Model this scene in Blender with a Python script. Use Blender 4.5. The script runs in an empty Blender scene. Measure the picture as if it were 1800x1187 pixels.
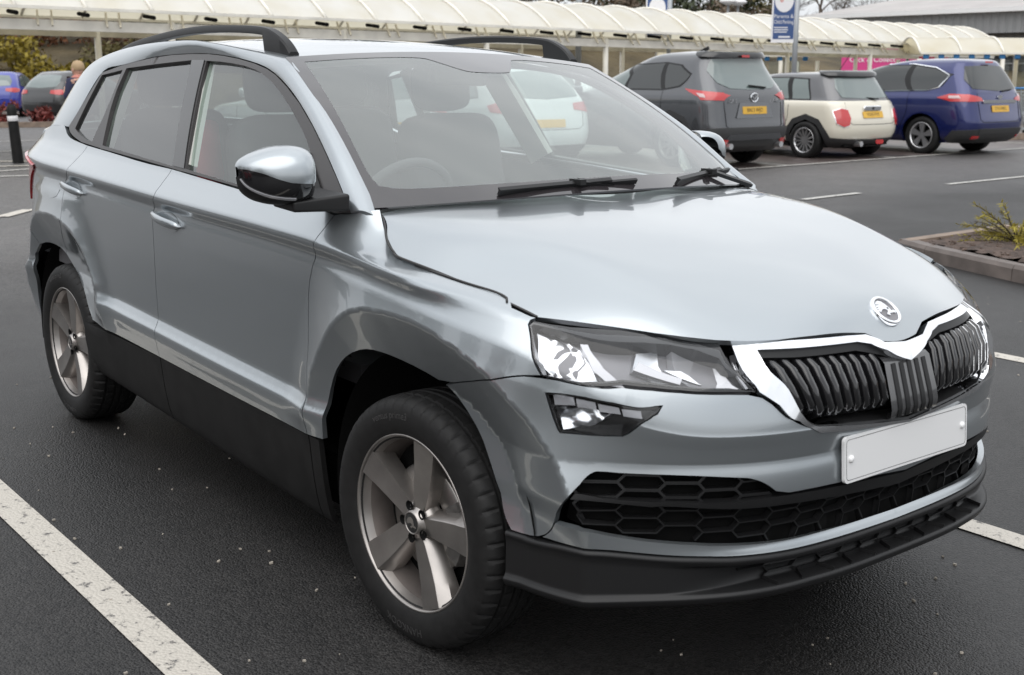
import bpy, bmesh, math, random
import numpy as np
from mathutils import Matrix, Vector
from mathutils.geometry import delaunay_2d_cdt
SC = bpy.context.scene
COL = SC.collection
random.seed(7)

# ---------------- camera ----------------
CAM_O = np.array([2.440850853336371, -2.5265396518867083, 1.4743250459289527])
_y, _p, _r, _f = 2.4615686618063655, -0.21490075726221577, 0.014262809109388892, 2096.155456359553
fw = np.array([math.cos(_p) * math.cos(_y), math.cos(_p) * math.sin(_y), math.sin(_p)])
rt = np.cross(fw, [0, 0, 1]); rt /= np.linalg.norm(rt); up = np.cross(rt, fw)
RT = math.cos(_r) * rt + math.sin(_r) * up; UP = -math.sin(_r) * rt + math.cos(_r) * up
cd = bpy.data.cameras.new('camera'); cam = bpy.data.objects.new('camera', cd); COL.objects.link(cam)
cam.matrix_world = Matrix(((RT[0], UP[0], -fw[0], CAM_O[0]), (RT[1], UP[1], -fw[1], CAM_O[1]), (RT[2], UP[2], -fw[2], CAM_O[2]), (0, 0, 0, 1)))
cd.sensor_width = 36; cd.lens = 36 * _f / 1800; cd.clip_start = .05; cd.clip_end = 3000
cd.dof.use_dof = True; cd.dof.focus_distance = 3.9; cd.dof.aperture_fstop = 6.3
SC.camera = cam
# ---------------- overcast daylight ----------------
SUN_EL, SUN_AZ = math.radians(52), math.radians(-55)          # high, veiled sun, over the camera's left shoulder
wd = bpy.data.worlds.new('World'); SC.world = wd; wd.use_nodes = True
nt = wd.node_tree; nt.nodes.clear(); N = nt.nodes.new; LK = nt.links.new
out = N('ShaderNodeOutputWorld'); bgn = N('ShaderNodeBackground'); bgn.inputs[1].default_value = .13
sky = N('ShaderNodeTexSky'); sky.sky_type = 'NISHITA'; sky.sun_disc = False
sky.sun_elevation = SUN_EL; sky.sun_rotation = math.radians(90) - SUN_AZ; sky.dust_density = 2.0; sky.air_density = 1.0
hs = N('ShaderNodeHueSaturation'); hs.inputs['Saturation'].default_value = .35
tc = N('ShaderNodeTexCoord'); mp = N('ShaderNodeMapping'); mp.inputs['Scale'].default_value = (1, 1, 2.2)
nz = N('ShaderNodeTexNoise'); nz.inputs['Scale'].default_value = 1.7; nz.inputs['Detail'].default_value = 6; nz.inputs['Roughness'].default_value = .55
cr = N('ShaderNodeValToRGB'); cr.color_ramp.elements[0].position = .32; cr.color_ramp.elements[1].position = .72
cr.color_ramp.elements[0].color = (5.0, 5.2, 5.5, 1); cr.color_ramp.elements[1].color = (7.8, 7.9, 8.0, 1)
mx = N('ShaderNodeMix'); mx.data_type = 'RGBA'; mx.inputs[0].default_value = .86
LK(sky.outputs[0], hs.inputs['Color']); LK(tc.outputs['Generated'], mp.inputs[0]); LK(mp.outputs[0], nz.inputs['Vector']); LK(nz.outputs['Fac'], cr.inputs[0])
# overcast skies brighten towards the zenith
sx_ = N('ShaderNodeSeparateXYZ'); gr_ = N('ShaderNodeMapRange'); gr_.inputs[1].default_value = 0; gr_.inputs[2].default_value = 1; gr_.inputs[3].default_value = .82; gr_.inputs[4].default_value = 1.55
LK(tc.outputs['Generated'], sx_.inputs[0]); LK(sx_.outputs[2], gr_.inputs[0]); mg_ = N('ShaderNodeMix'); mg_.data_type = 'RGBA'; mg_.blend_type = 'MULTIPLY'; mg_.inputs[0].default_value = 1
LK(cr.outputs[0], mg_.inputs[6]); LK(gr_.outputs[0], mg_.inputs[7])
LK(hs.outputs[0], mx.inputs[6]); LK(mg_.outputs[2], mx.inputs[7]); LK(mx.outputs[2], bgn.inputs[0]); LK(bgn.outputs[0], out.inputs[0])
sd = bpy.data.lights.new('sun', 'SUN'); sd.energy = 1.0; sd.angle = math.radians(70); sd.color = (1, .97, .93)
sun = bpy.data.objects.new('sun', sd); COL.objects.link(sun)
sun.rotation_euler = (math.radians(90) - SUN_EL, 0, SUN_AZ + math.radians(90))
SC.view_settings.view_transform = 'Standard'; SC.view_settings.look = 'None'
SC.view_settings.exposure = 0.5; SC.view_settings.gamma = 1; SC.view_settings.use_curve_mapping = False

# ---------------- background frame: the car park tilts a little against the near car ----------------
PIT = math.atan2(593.5 - 131, _f)
BU = math.cos(PIT) * UP - math.sin(PIT) * fw; BF = math.cos(PIT) * fw + math.sin(PIT) * UP; BR = RT
BO = CAM_O - 1.375 * BU
def bg(x, y, z=0.0): return BO + x * BR + y * BF + z * BU
def gz(x, y):
    zb = BO[2] - (BU[0] * (x - BO[0]) + BU[1] * (y - BO[1])) / BU[2]
    w = np.clip((np.hypot(x + 1, y + .5) - 3.5) / 8, 0, 1); w = w * w * (3 - 2 * w)
    return zb * w

# ---------- numeric surface helpers ----------
def ncs(xk, yk, x):
    """natural cubic spline through (xk, yk[,dim]) evaluated at x"""
    xk = np.asarray(xk, float); yk = np.asarray(yk, float); x = np.asarray(x, float)
    n = len(xk)
    if yk.ndim > 2: return ncs(xk, yk.reshape(n, -1), x).reshape(x.shape + yk.shape[1:])
    if n == 2:
        f = (x - xk[0]) / (xk[1] - xk[0])
        return yk[0] + (yk[1] - yk[0]) * (f if yk.ndim == 1 else f[..., None])
    h = np.diff(xk); A = np.eye(n); r = np.zeros(yk.shape)
    for i in range(1, n - 1):
        A[i, i-1] = h[i-1]; A[i, i] = 2 * (h[i-1] + h[i]); A[i, i+1] = h[i]
        r[i] = 6 * ((yk[i+1] - yk[i]) / h[i] - (yk[i] - yk[i-1]) / h[i-1])
    m = np.linalg.solve(A, r)
    i = np.clip(np.searchsorted(xk, x) - 1, 0, n - 2)
    a = xk[i+1] - x; b = x - xk[i]; hh = h[i]
    if yk.ndim > 1:
        a = a[..., None]; b = b[..., None]; hh = hh[..., None]
    return (m[i] * a**3 + m[i+1] * b**3) / (6 * hh) + (yk[i] / hh - m[i] * hh / 6) * a + (yk[i+1] / hh - m[i+1] * hh / 6) * b

def pchip(xk, yk, x):
    """monotone cubic along axis 0 of yk (n, ...) evaluated at 1-D x -> (len(x), ...)"""
    xk = np.asarray(xk, float); yk = np.asarray(yk, float)
    sh = (-1,) + (1,) * (yk.ndim - 1)
    h = np.diff(xk).reshape(sh); d = np.diff(yk, axis=0) / h
    m = np.zeros_like(yk)
    w1 = 2 * h[1:] + h[:-1]; w2 = h[1:] + 2 * h[:-1]
    with np.errstate(divide='ignore', invalid='ignore'):
        mm = (w1 + w2) / (w1 / d[:-1] + w2 / d[1:])
    m[1:-1] = np.where(d[:-1] * d[1:] > 0, np.nan_to_num(mm), 0)
    m[0] = d[0]; m[-1] = d[-1]
    i = np.clip(np.searchsorted(xk, x) - 1, 0, len(xk) - 2)
    hh = h[i]; t = ((x - xk[i]).reshape(sh)) / hh
    return ((1 + 2*t) * (1-t)**2) * yk[i] + t * (1-t)**2 * hh * m[i] + t*t * (3 - 2*t) * yk[i+1] + t*t * (t-1) * hh * m[i+1]

class Surf:
    """a dense grid of points over (u, v) with smooth normals; sampled bilinearly"""
    def __init__(s, u, v, P, flip=False):
        s.u = np.asarray(u, float); s.v = np.asarray(v, float); s.P = P
        du = np.gradient(P, s.u, axis=0); dv = np.gradient(P, s.v, axis=1)
        N = np.cross(du, dv); N /= np.linalg.norm(N, axis=2, keepdims=True) + 1e-12
        s.N = -N if flip else N
    def _ij(s, a, b):
        a = np.clip(a, s.u[0], s.u[-1]); b = np.clip(b, s.v[0], s.v[-1])
        i = np.clip(np.searchsorted(s.u, a) - 1, 0, len(s.u) - 2); j = np.clip(np.searchsorted(s.v, b) - 1, 0, len(s.v) - 2)
        return i, j, ((a - s.u[i]) / (s.u[i+1] - s.u[i]))[..., None], ((b - s.v[j]) / (s.v[j+1] - s.v[j]))[..., None]
    def _s(s, G, a, b):
        i, j, f, g = s._ij(np.asarray(a, float), np.asarray(b, float))
        return (1-f)*(1-g)*G[i, j] + f*(1-g)*G[i+1, j] + (1-f)*g*G[i, j+1] + f*g*G[i+1, j+1]
    def pos(s, a, b): return s._s(s.P, a, b)
    def nrm(s, a, b):
        n = s._s(s.N, a, b); return n / (np.linalg.norm(n, axis=-1, keepdims=True) + 1e-12)

HP = math.pi / 2
def s_of_x(x): return HP + (.15 - np.asarray(x, float)) / .9          # wrap coordinate along the flank
SR = float(s_of_x(-2.75))                                              # where the rear corner begins
# plan curve of the nose (half, y >= 0) and how far each waterline lies inside it
BY = [0, .1, .2, .3, .4, .5, .6, .68, .74, .79, .83, .865, .895, .912]
BX = [.872, .871, .867, .857, .838, .804, .750, .690, .632, .570, .500, .415, .29, .15]
def side_b(x):    # half-width of the flank
    return ncs([-2.75, -2.3, -1.7, -1.1, -.5, -.1, .15], [.905, .910, .912, .913, .912, .911, .910], x)
# waterlines: t, flank z offsets (x=-1.3), slope factor, d, nose: z, inset at centre, inset at corner
WL = [  # t     zs    d      zf    off0   off1
    (0.20, .200, .100, .270, .120, .10),
    (0.26, .235, .050, .300, .030, .04),
    (0.36, .36,  .022, .355, .018, .012),
    (0.45, .452, .012, .405, .012, .004),
    (0.52, .505, .006, .425, .020, .006),
    (0.55, .546, .001, .445, .030, .006),
    (0.56, .557, .001, .50,  .014, .004),
    (0.585, .583, .014, .555, .002, .000),
    (0.615, .612, .025, .595, .0035, .003),
    (0.69, .69,  .0255, .632, .0117, .0095),
    (0.70, .70,  .0255, .6365, .0125, .010),
    (0.71, .71,  .0255, .6405, .0117, .0095),
    (0.80, .80,  .0245, .668, .0065, .006),
    (0.89, .89,  .0236, .698, .0012, .001),
    (0.90, .90,  .0235, .702, .0006, .0006),
    (0.91, .91,  .0234, .7045, .0012, .0012),
    (0.975, .972, .0245, .730, .005, .006),
    (1.005, 1.003, .028, .800, .022, .03),
    (1.038, 1.036, .0125, .850, .036, .066),
    (1.046, 1.044, .0115, .893, .052, .118),
    (1.09, 1.088, .044, .912, .09, .16),
    (1.135, 1.133, .080, .925, .13, .22),
    (1.22, 1.21, .108, .94, .18, .28),
    (1.30, 1.285, .138, .95, .22, .33)]
def dz_side(x, t):   # the lines climb to the rear; strongest at the belt, reversed at the sill
    f = np.clip((t - .3) / .8, 0, 1)
    up = ncs([-3.5, -2.6, -1.3, -.4, .15], [.065, .042, 0, -.028, -.07], x)
    lo = ncs([-3.5, -2.6, -1.3, -.4, .15], [.05, .045, 0, -.036, -.05], x)
    return up * f + lo * (1 - f)
ARCH = ((0.0, .335), (-2.638, .335))
def arch_R(th):  # outer edge of the flare (polar, theta from +x): squarish
    return np.interp(np.degrees(th), [-20, 0, 20, 40, 55, 70, 80, 90, 98, 107, 115, 125, 138, 160, 180], [.57, .577, .582, .588, .580, .561, .553, .551, .556, .570, .580, .580, .560, .54, .53])
def make_wrap():
    ph = np.linspace(0, HP, 60)
    # nose stations
    by = np.array(BY); bx = np.array(BX)
    yy = np.concatenate([-by[:0:-1], by]); xx = np.concatenate([bx[:0:-1], bx])
    q = np.concatenate([[0], np.cumsum(np.hypot(np.diff(xx), np.diff(yy)))])
    qq = np.linspace(q[len(by) - 1], q[-1], 400)
    cx = ncs(q, xx, qq); cy = ncs(q, yy, qq)
    tx = np.gradient(cx); ty = np.gradient(cy); L = np.hypot(tx, ty); nx, ny = ty / L, -tx / L
    phi = np.arctan2(cy, cx - .15)
    S1 = np.array([0, .12, .24, .36, .48, .60, .72, .84, .96, 1.08, 1.2])
    xs = np.array([0.0, -.15, -.3, -.45, -.6, -.8, -1.1, -1.4, -1.7, -1.95, -2.15, -2.35, -2.55, -2.75])
    S2 = s_of_x(xs); S3 = SR + np.array([.25, .5, .75, .95, 1.1, 1.25, 1.4, HP])
    SK = np.concatenate([S1, S2, S3]); rows = []
    RY = [0, .3, .5, .62, .70, .768, .824, .866, .890, .905]; RX = [-3.52, -3.51, -3.485, -3.44, -3.38, -3.30, -3.2, -3.07, -2.93, -2.75]
    ryy = np.array(RY[::-1] + [-a for a in RY[1:]]); rxx = np.array(RX[::-1] + RX[1:])
    q2 = np.concatenate([[0], np.cumsum(np.hypot(np.diff(rxx), np.diff(ryy)))])
    qb = np.linspace(0, q2[len(RY) - 1], 300); rx = ncs(q2, rxx, qb); ry = ncs(q2, ryy, qb)
    rtx = np.gradient(rx); rty = np.gradient(ry); rL = np.hypot(rtx, rty); rnx, rny = rty / rL, -rtx / rL
    rphi = np.arctan2(-(rx + 2.75), ry)
    for (t, zs, d, zf, o0, o1) in WL:
        pts = []
        for s in S1:
            w = np.clip(s / 1.0, 0, 1); w = w * w * (3 - 2 * w)
            off = o0 + (o1 - o0) * w
            x = cx + nx * 0 - np.abs(nx) * 0; X = cx - nx * off; Y = cy - ny * off
            p2 = np.arctan2(Y, X - .15)
            f = np.clip((s - .75) / .75, 0, 1); f = f * f * (3 - 2 * f)
            zc_ = zs + float(dz_side(.15, t))
            if t > 1.05: zc_ = 1.044 + float(dz_side(.15, 1.046)) + {1.09: .008, 1.135: .014, 1.22: .016, 1.30: .016}[t]
            zz = zf + (zc_ - zf) * f
            pts.append((np.interp(s, p2, X), np.interp(s, p2, Y), zz))
        for x in xs:
            dd = d; z_ = zs + float(dz_side(x, t))
            if .5 < t < .64:                                           # the lower ridge dies out towards both wheels
                w = np.clip((x + .50) / .28, 0, 1) + np.clip((-2.02 - x) / .28, 0, 1); w = w * w * (3 - 2 * w); dd = d + ((.012 + (t - .45) / .25 * .0135) - d) * w
            if t > 1.05:                                               # ahead of the screen the wing top is a narrow shelf up to the bonnet gap
                w = np.clip((x + .48) / .34, 0, 1); w = w * w * (3 - 2 * w); k = {1.09: (.008, .048), 1.135: (.014, .085), 1.22: (.016, .125), 1.30: (.016, .17)}[t]
                z_ += (1.044 + float(dz_side(x, 1.046)) + k[0] - z_) * w; dd += (k[1] - dd) * w
            pts.append((x, float(side_b(x)) - dd, z_))
        for s in S3:
            X = rx - rnx * d; Y = ry - rny * d; p2 = np.arctan2(-(X + 2.75), Y)
            X2 = np.interp(s - SR, p2, X); Y2 = np.interp(s - SR, p2, Y)
            pts.append((X2, Y2, zs + float(dz_side(max(X2, -3.5), t))))
        pts = np.array(pts); m = pts[1:8][::-1].copy(); m[:, 1] *= -1
        m2 = pts[-6:-1][::-1].copy(); m2[:, 1] *= -1
        SKm = np.concatenate([-SK[1:8][::-1], SK, 2 * SK[-1] - SK[-6:-1][::-1]])
        rows.append((SKm, np.concatenate([m, pts, m2])))
    u = np.linspace(0, SR + HP, 900)
    A = np.array([ncs(k, p, u) for k, p in rows])
    tk = np.array([w[0] for w in WL]); v = np.linspace(tk[0], tk[-1], 420)
    P = pchip(tk, A, v).transpose(1, 0, 2)
    # wheel-arch flares: the panel swells to the arch edge, then chamfers inwards towards the wheel
    x, y, z = P[..., 0], P[..., 1], P[..., 2]; P0 = np.stack([x, -y, z], -1)
    for cxw, czw in ARCH:
        dx = x - cxw; dzw = z - czw; r = np.hypot(dx, dzw); th = np.arctan2(np.maximum(dzw, -.05), dx)
        e = r - arch_R(th)
        fade = np.clip((z - .30) / .2, 0, 1) * np.clip((1.02 - z) / .05, 0, 1)
        door = (dx < 0) if cxw == 0 else (dx > 0)
        fade = np.where(door, fade * np.clip((z - .44) / .22, 0, 1), fade); A0 = .032
        we = .13 + .10 * np.clip(np.sin(th), 0, 1) ** 2
        out = np.where(e > 0, A0 * np.clip(1 - e / we, 0, 1) ** 2, A0 + np.maximum(e, -.16) * .47)
        sel = np.hypot(dx, dzw) < .85
        gx, gy = np.gradient(P[..., 0], axis=0), np.gradient(P[..., 1], axis=0); gl = np.hypot(gx, gy) + 1e-9; hx, hy = gy / gl, -gx / gl
        flip = np.where(hy < 0, -1, 1); m_ = sel & (y > .3); x = np.where(m_, x + out * fade * hx * flip, x); y = np.where(m_, y + out * fade * hy * flip, y)
    P = np.stack([x, -y, z], -1)                                        # the car's right flank lies at -y
    S = Surf(u, v, P); S.base = Surf(u, v, P0); return S

def curve3(pts, n=200):
    p = np.array(pts, float); q = np.concatenate([[0], np.cumsum(np.linalg.norm(np.diff(p, axis=0), axis=1))])
    return ncs(q, p, np.linspace(0, q[-1], n))

# bonnet: lines from the scuttle to the nose
HL = [  # right half: list of (x, y, z), centre to edge
    [(-.17, 0, 1.135), (.1, 0, 1.105), (.35, 0, 1.065), (.55, 0, 1.018), (.69, 0, .97), (.785, 0, .915), (.826, 0, .858)],
    [(-.19, .22, 1.138), (.1, .215, 1.106), (.35, .21, 1.064), (.54, .205, 1.014), (.67, .20, .968), (.765, .195, .922), (.803, .19, .888)],
    [(-.25, .46, 1.130), (.05, .45, 1.105), (.30, .44, 1.064), (.48, .43, 1.014), (.60, .42, .968), (.69, .41, .926), (.742, .41, .893)],
    [(-.31, .64, 1.120), (0, .62, 1.098), (.22, .60, 1.064), (.38, .585, 1.021), (.50, .575, .980), (.585, .57, .940), (.655, .57, .892)],
    [(-.33, .755, 1.105), (-.12, .75, 1.080), (.08, .735, 1.048), (.24, .715, 1.006), (.36, .70, .976), (.45, .69, .944), (.535, .69, .893)],
    [(-.335, .785, 1.10), (-.262, .825, 1.052), (-.175, .855, 1.018), (-.09, .862, 1.004), (.06, .857, .985), (.20, .842, .962), (.31, .822, .935), (.385, .806, .908)]]
def make_bonnet():
    q = [0, .22, .45, .65, .82, 1.0]; n = 120
    C = np.array([curve3(l, n) for l in HL])
    qq = np.array([-a for a in q[:0:-1]] + q); M = C[:0:-1].copy(); M[..., 1] *= -1
    v = np.linspace(-1, 1, 201)
    P = ncs(qq, np.concatenate([M, C]), v).transpose(1, 0, 2)
    return Surf(np.linspace(0, 1, n), v, P)

def make_screen():
    v = np.linspace(-1, 1, 81); u = np.linspace(0, 1, 60)
    a = np.abs(v)
    B = np.stack([-.11 - .235 * a**2.2, .775 * v, 1.150 - .035 * a**2], -1)
    T = np.stack([-1.00 - .045 * a**2.2, .652 * v, 1.556 - .030 * a**2], -1)
    P = B[None] + (T - B)[None] * u[:, None, None]
    bul = (u * (1 - u))[:, None]
    P = P.copy(); P[..., 0] += bul * .05; P[..., 2] += bul * .10
    return Surf(u, v, P)

def belt_y(x): return ncs([-3.3, -2.8, -2.2, -1.5, -.9, -.3], [.74, .80, .822, .831, .832, .828], x)
def belt_z(x): return ncs([-3.3, -2.6, -1.56, -.96, -.4], [1.30, 1.195, 1.146, 1.119, 1.09], x)
def make_side_glass():
    x = np.linspace(-3.4, -.2, 200); z = np.linspace(1.0, 1.62, 100)
    X, Z = np.meshgrid(x, z, indexing='ij')
    h = Z - belt_z(X)
    Y = belt_y(X) - h * .36 - np.maximum(h, 0)**2 * .22
    return Surf(x, z, np.stack([X, -Y, Z], -1))

TRACES = {"fender":[[2.2913,0.5001],[2.2821,0.6968],[2.3006,0.8709],[2.2803,0.9571],[2.2283,1.0509],[2.2272,1.0907],[2.2237,1.1254],[2.1539,1.1572],[2.1126,1.2026],[2.0771,1.2669],[2.0062,1.2093],[1.9304,1.1568],[1.8851,1.1449],[1.5864,1.0967],[1.3752,1.0425],[1.2685,1.0381],[1.2801,1.0317],[1.28,1.0257],[1.2087,0.9473],[1.3852,0.8613],[1.6241,0.7828],[1.7408,0.7968],[1.8495,0.801],[1.9437,0.801],[2.0038,0.7938],[2.0719,0.7659],[2.1241,0.7242],[2.1682,0.6614],[2.1953,0.5979],[2.1975,0.5101]],"front_door":[[2.2237,1.1254],[2.2272,1.0907],[2.2283,1.0509],[2.2803,0.9571],[2.3006,0.8709],[2.2821,0.6968],[2.2913,0.5001],[3.4723,0.4769],[3.5214,0.6657],[3.5131,0.8917],[3.5169,0.9846],[3.4605,1.0505],[3.4655,1.0937],[3.4624,1.1421],[3.1101,1.1345],[2.7873,1.1252],[2.5004,1.1234]],"rear_door":[[3.4624,1.1421],[3.4655,1.0937],[3.4605,1.0505],[3.5169,0.9846],[3.5131,0.8917],[3.5214,0.6657],[3.4723,0.4769],[4.2566,0.4613],[4.3131,0.502],[4.4062,0.5452],[4.5056,0.5875],[4.6136,0.6333],[4.7135,0.668],[4.6645,0.7386],[4.5102,0.839],[4.5243,0.9282],[4.5204,0.9977],[4.4449,1.0389],[4.4191,1.0902],[4.3913,1.1521],[4.0706,1.148],[3.7536,1.1408]],"bumper":[[1.6241,0.7828],[1.3852,0.8613],[1.2086,0.9456],[1.0455,0.9903],[0.8953,1.0015],[0.7579,1.0036],[0.6491,1.0021],[0.5894,0.991],[0.5251,0.9695],[0.4442,0.8739],[0.3568,0.8558],[0.0,0.79],[0.0,0.575],[0.2843,0.5856],[0.4458,0.5864],[0.5705,0.5855],[0.6185,0.6062],[0.6561,0.6215],[0.6743,0.6264],[0.8447,0.6486],[0.9885,0.658],[1.0558,0.6669],[1.0692,0.6628],[1.0842,0.646],[1.1004,0.6181],[1.1651,0.5554],[1.2094,0.5084],[1.2677,0.4873],[1.3209,0.488],[1.3769,0.5528],[1.4172,0.6155],[1.4721,0.6894],[1.5484,0.7505]],"intake":[[0.6185,0.6062],[0.6561,0.6215],[0.6743,0.6264],[0.8447,0.6486],[0.9885,0.658],[1.0558,0.6669],[1.0692,0.6628],[1.0842,0.646],[1.1004,0.6181],[1.1651,0.5554],[1.0883,0.5569],[1.0064,0.5543],[0.8855,0.5531],[0.7866,0.5519],[0.6792,0.5482],[0.602,0.5451],[0.5142,0.5434],[0.3883,0.5436],[0.233,0.5409],[0.0,0.537],[0.0,0.575],[0.2843,0.5856],[0.4458,0.5864],[0.5705,0.5855]],"blade":[[1.2094,0.5084],[1.1653,0.555],[1.0883,0.5569],[1.0064,0.5543],[0.8855,0.5531],[0.7866,0.5519],[0.6792,0.5482],[0.602,0.5451],[0.5142,0.5434],[0.3883,0.5436],[0.233,0.5409],[0.0,0.537],[0.0,0.478],[0.2471,0.4871],[0.3951,0.4895],[0.5166,0.4873],[0.622,0.491],[0.6964,0.4941],[0.7849,0.508],[0.8838,0.5137],[0.9811,0.521],[1.0345,0.5234],[1.1215,0.5169]],"headlight":[[1.28,1.0257],[1.2725,1.0356],[1.1865,1.0413],[1.0143,1.0479],[0.8665,1.0503],[0.7171,1.0458],[0.6498,1.0022],[0.7579,1.0036],[0.8953,1.0015],[1.0455,0.9903],[1.2086,0.9456]],"foglight":[[1.1929,0.9001],[1.0624,0.9585],[0.905,0.9869],[0.9332,0.963],[0.9786,0.8574],[0.9997,0.8279],[1.0594,0.8071],[1.1515,0.7898],[1.1588,0.799]],"grille":[[0.7168,1.0466],[0.4894,1.0467],[0.1937,1.0449],[0.1165,1.041],[0.0,1.04],[0.0,0.79],[0.3568,0.8558],[0.4442,0.8739],[0.5251,0.9695],[0.5894,0.991],[0.6491,1.0021]],"grille_in":[[0.6387,1.0425],[0.5013,1.0423],[0.2497,1.0423],[0.1864,1.041],[0.1214,1.0372],[0.0,1.015],[0.0,0.81],[0.3805,0.8993],[0.4536,0.9184],[0.5085,0.9761]],"fuel":[[4.8075,0.9781],[4.534,0.9912],[4.5509,0.9571],[4.6396,0.9232],[4.8012,0.9163]],"rvoid":[[5.1107,0.5476],[5.1117,0.6201],[5.0315,0.6708],[4.9342,0.6922],[4.8345,0.6895],[4.7135,0.668],[4.6136,0.6333],[4.5056,0.5875],[4.4062,0.5452],[4.3131,0.502],[4.2566,0.4613]],"slat_top":[[0.5734,1.0409],[0.4803,1.0406],[0.389,1.0405],[0.2977,1.04],[0.2025,1.0387]],"slat_bot":[[0.4757,0.9715],[0.4072,0.946],[0.3315,0.9396],[0.2528,0.9321],[0.1611,0.9251]],"bar_t":[[1.1056,0.6056],[1.0226,0.5904],[0.9291,0.5847],[0.8572,0.5817],[0.7591,0.5793],[0.653,0.5798],[0.5702,0.5836],[0.2774,0.5732]],"bar_b":[[1.1161,0.5946],[0.9286,0.5762],[0.8887,0.5784],[0.7582,0.5725],[0.651,0.5704],[0.4863,0.5697],[0.2696,0.5659]],"gapH":[[0.0,-0.7769],[0.0257,-0.8514],[0.1621,-0.9375],[0.2822,-0.9657],[0.3364,-0.9734],[0.6042,-0.9603],[0.8123,-0.9556],[0.9126,-0.9433]],"frontH":[[0.9126,-0.9433],[0.9471,-0.7898],[0.9717,-0.6849],[0.9936,-0.5386],[0.999,-0.3645],[0.9841,-0.1386],[1.0,-0.0843]],"dlo":[[-0.3716,1.1047],[-0.5264,1.2136],[-0.7809,1.3639],[-1.012,1.4605],[-1.1591,1.499],[-1.4053,1.529],[-1.6482,1.5419],[-1.9851,1.5355],[-2.2991,1.5058],[-2.5197,1.469],[-2.5892,1.3552],[-2.6778,1.2478],[-2.6471,1.2257],[-2.5821,1.2077],[-2.4398,1.185],[-1.558,1.1482],[-0.9587,1.1198],[-0.4648,1.0946]],"glass_front":[[-1.5822,1.5139],[-1.4331,1.5099],[-1.2343,1.4933],[-1.0872,1.4598],[-0.9377,1.4006],[-0.7854,1.3236],[-0.6834,1.2597],[-0.6549,1.2409],[-0.6142,1.1468],[-0.9907,1.1295],[-1.4341,1.1544]],"glass_rear":[[-2.2827,1.4859],[-1.9871,1.5038],[-1.711,1.5161],[-1.6138,1.3328],[-1.5474,1.1566],[-1.8887,1.1738],[-2.2432,1.1914],[-2.295,1.3709]],"glass_quarter":[[-2.507,1.4576],[-2.3155,1.4791],[-2.3167,1.3327],[-2.3649,1.1977],[-2.4776,1.2103],[-2.5925,1.2419]],"bpillar":[[-1.6987,1.5181],[-1.5954,1.5179],[-1.4415,1.152],[-1.5369,1.1554]],"sail":[[-0.6549,1.2409],[-0.4648,1.0946],[-0.6006,1.1238],[-0.6193,1.1447]],"ws_in":[[0.9382,-0.9235],[0.9444,-0.6164],[0.9354,-0.2834],[0.792,-0.2607],[0.7984,0.1498],[0.9258,0.2514],[0.9424,0.5117],[0.9423,0.7918],[0.5229,0.6126],[0.0879,0.7536],[0.068,0.5812],[0.0786,0.0324],[0.0817,-0.5604],[0.0846,-0.9111],[0.1146,-0.9464],[0.2212,-0.9589]]}
# ---------------- materials ----------------
def mat(name, col, rough=.5, metal=0, coat=0, coat_r=.03, spec=.5, emit=None, noise=None, bump=None, trans=0, alpha=1, sheen=0):
    """noise=(scale, amount[, detail]) varies value; bump=(scale, strength, dist)"""
    m = bpy.data.materials.new(name); m.use_nodes = True; t = m.node_tree; b = t.nodes['Principled BSDF']
    b.inputs['Base Color'].default_value = (*col, 1); b.inputs['Roughness'].default_value = rough; b.inputs['Metallic'].default_value = metal
    b.inputs['Coat Weight'].default_value = coat; b.inputs['Coat Roughness'].default_value = coat_r; b.inputs['Specular IOR Level'].default_value = spec
    b.inputs['Transmission Weight'].default_value = trans
    if emit: b.inputs['Emission Color'].default_value = (*emit[0], 1); b.inputs['Emission Strength'].default_value = emit[1]
    tcn = None
    if noise or bump:
        tcn = t.nodes.new('ShaderNodeTexCoord')
    if noise:
        n = t.nodes.new('ShaderNodeTexNoise'); n.inputs['Scale'].default_value = noise[0]; n.inputs['Detail'].default_value = noise[2] if len(noise) > 2 else 5
        t.links.new(tcn.outputs['Object'], n.inputs['Vector'])
        r = t.nodes.new('ShaderNodeMapRange'); r.inputs[1].default_value = .3; r.inputs[2].default_value = .7
        r.inputs[3].default_value = 1 - noise[1]; r.inputs[4].default_value = 1 + noise[1]
        t.links.new(n.outputs['Fac'], r.inputs[0])
        k = t.nodes.new('ShaderNodeMix'); k.data_type = 'RGBA'; k.blend_type = 'MULTIPLY'; k.inputs[0].default_value = 1
        k.inputs[6].default_value = (*col, 1); t.links.new(r.outputs[0], k.inputs[7]); t.links.new(k.outputs[2], b.inputs['Base Color'])
    if bump:
        n2 = t.nodes.new('ShaderNodeTexNoise'); n2.inputs['Scale'].default_value = bump[0]; n2.inputs['Detail'].default_value = 4
        t.links.new(tcn.outputs['Object'], n2.inputs['Vector'])
        bp = t.nodes.new('ShaderNodeBump'); bp.inputs['Strength'].default_value = bump[1]; bp.inputs['Distance'].default_value = bump[2]
        t.links.new(n2.outputs['Fac'], bp.inputs['Height']); t.links.new(bp.outputs[0], b.inputs['Normal'])
    return m
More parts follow.
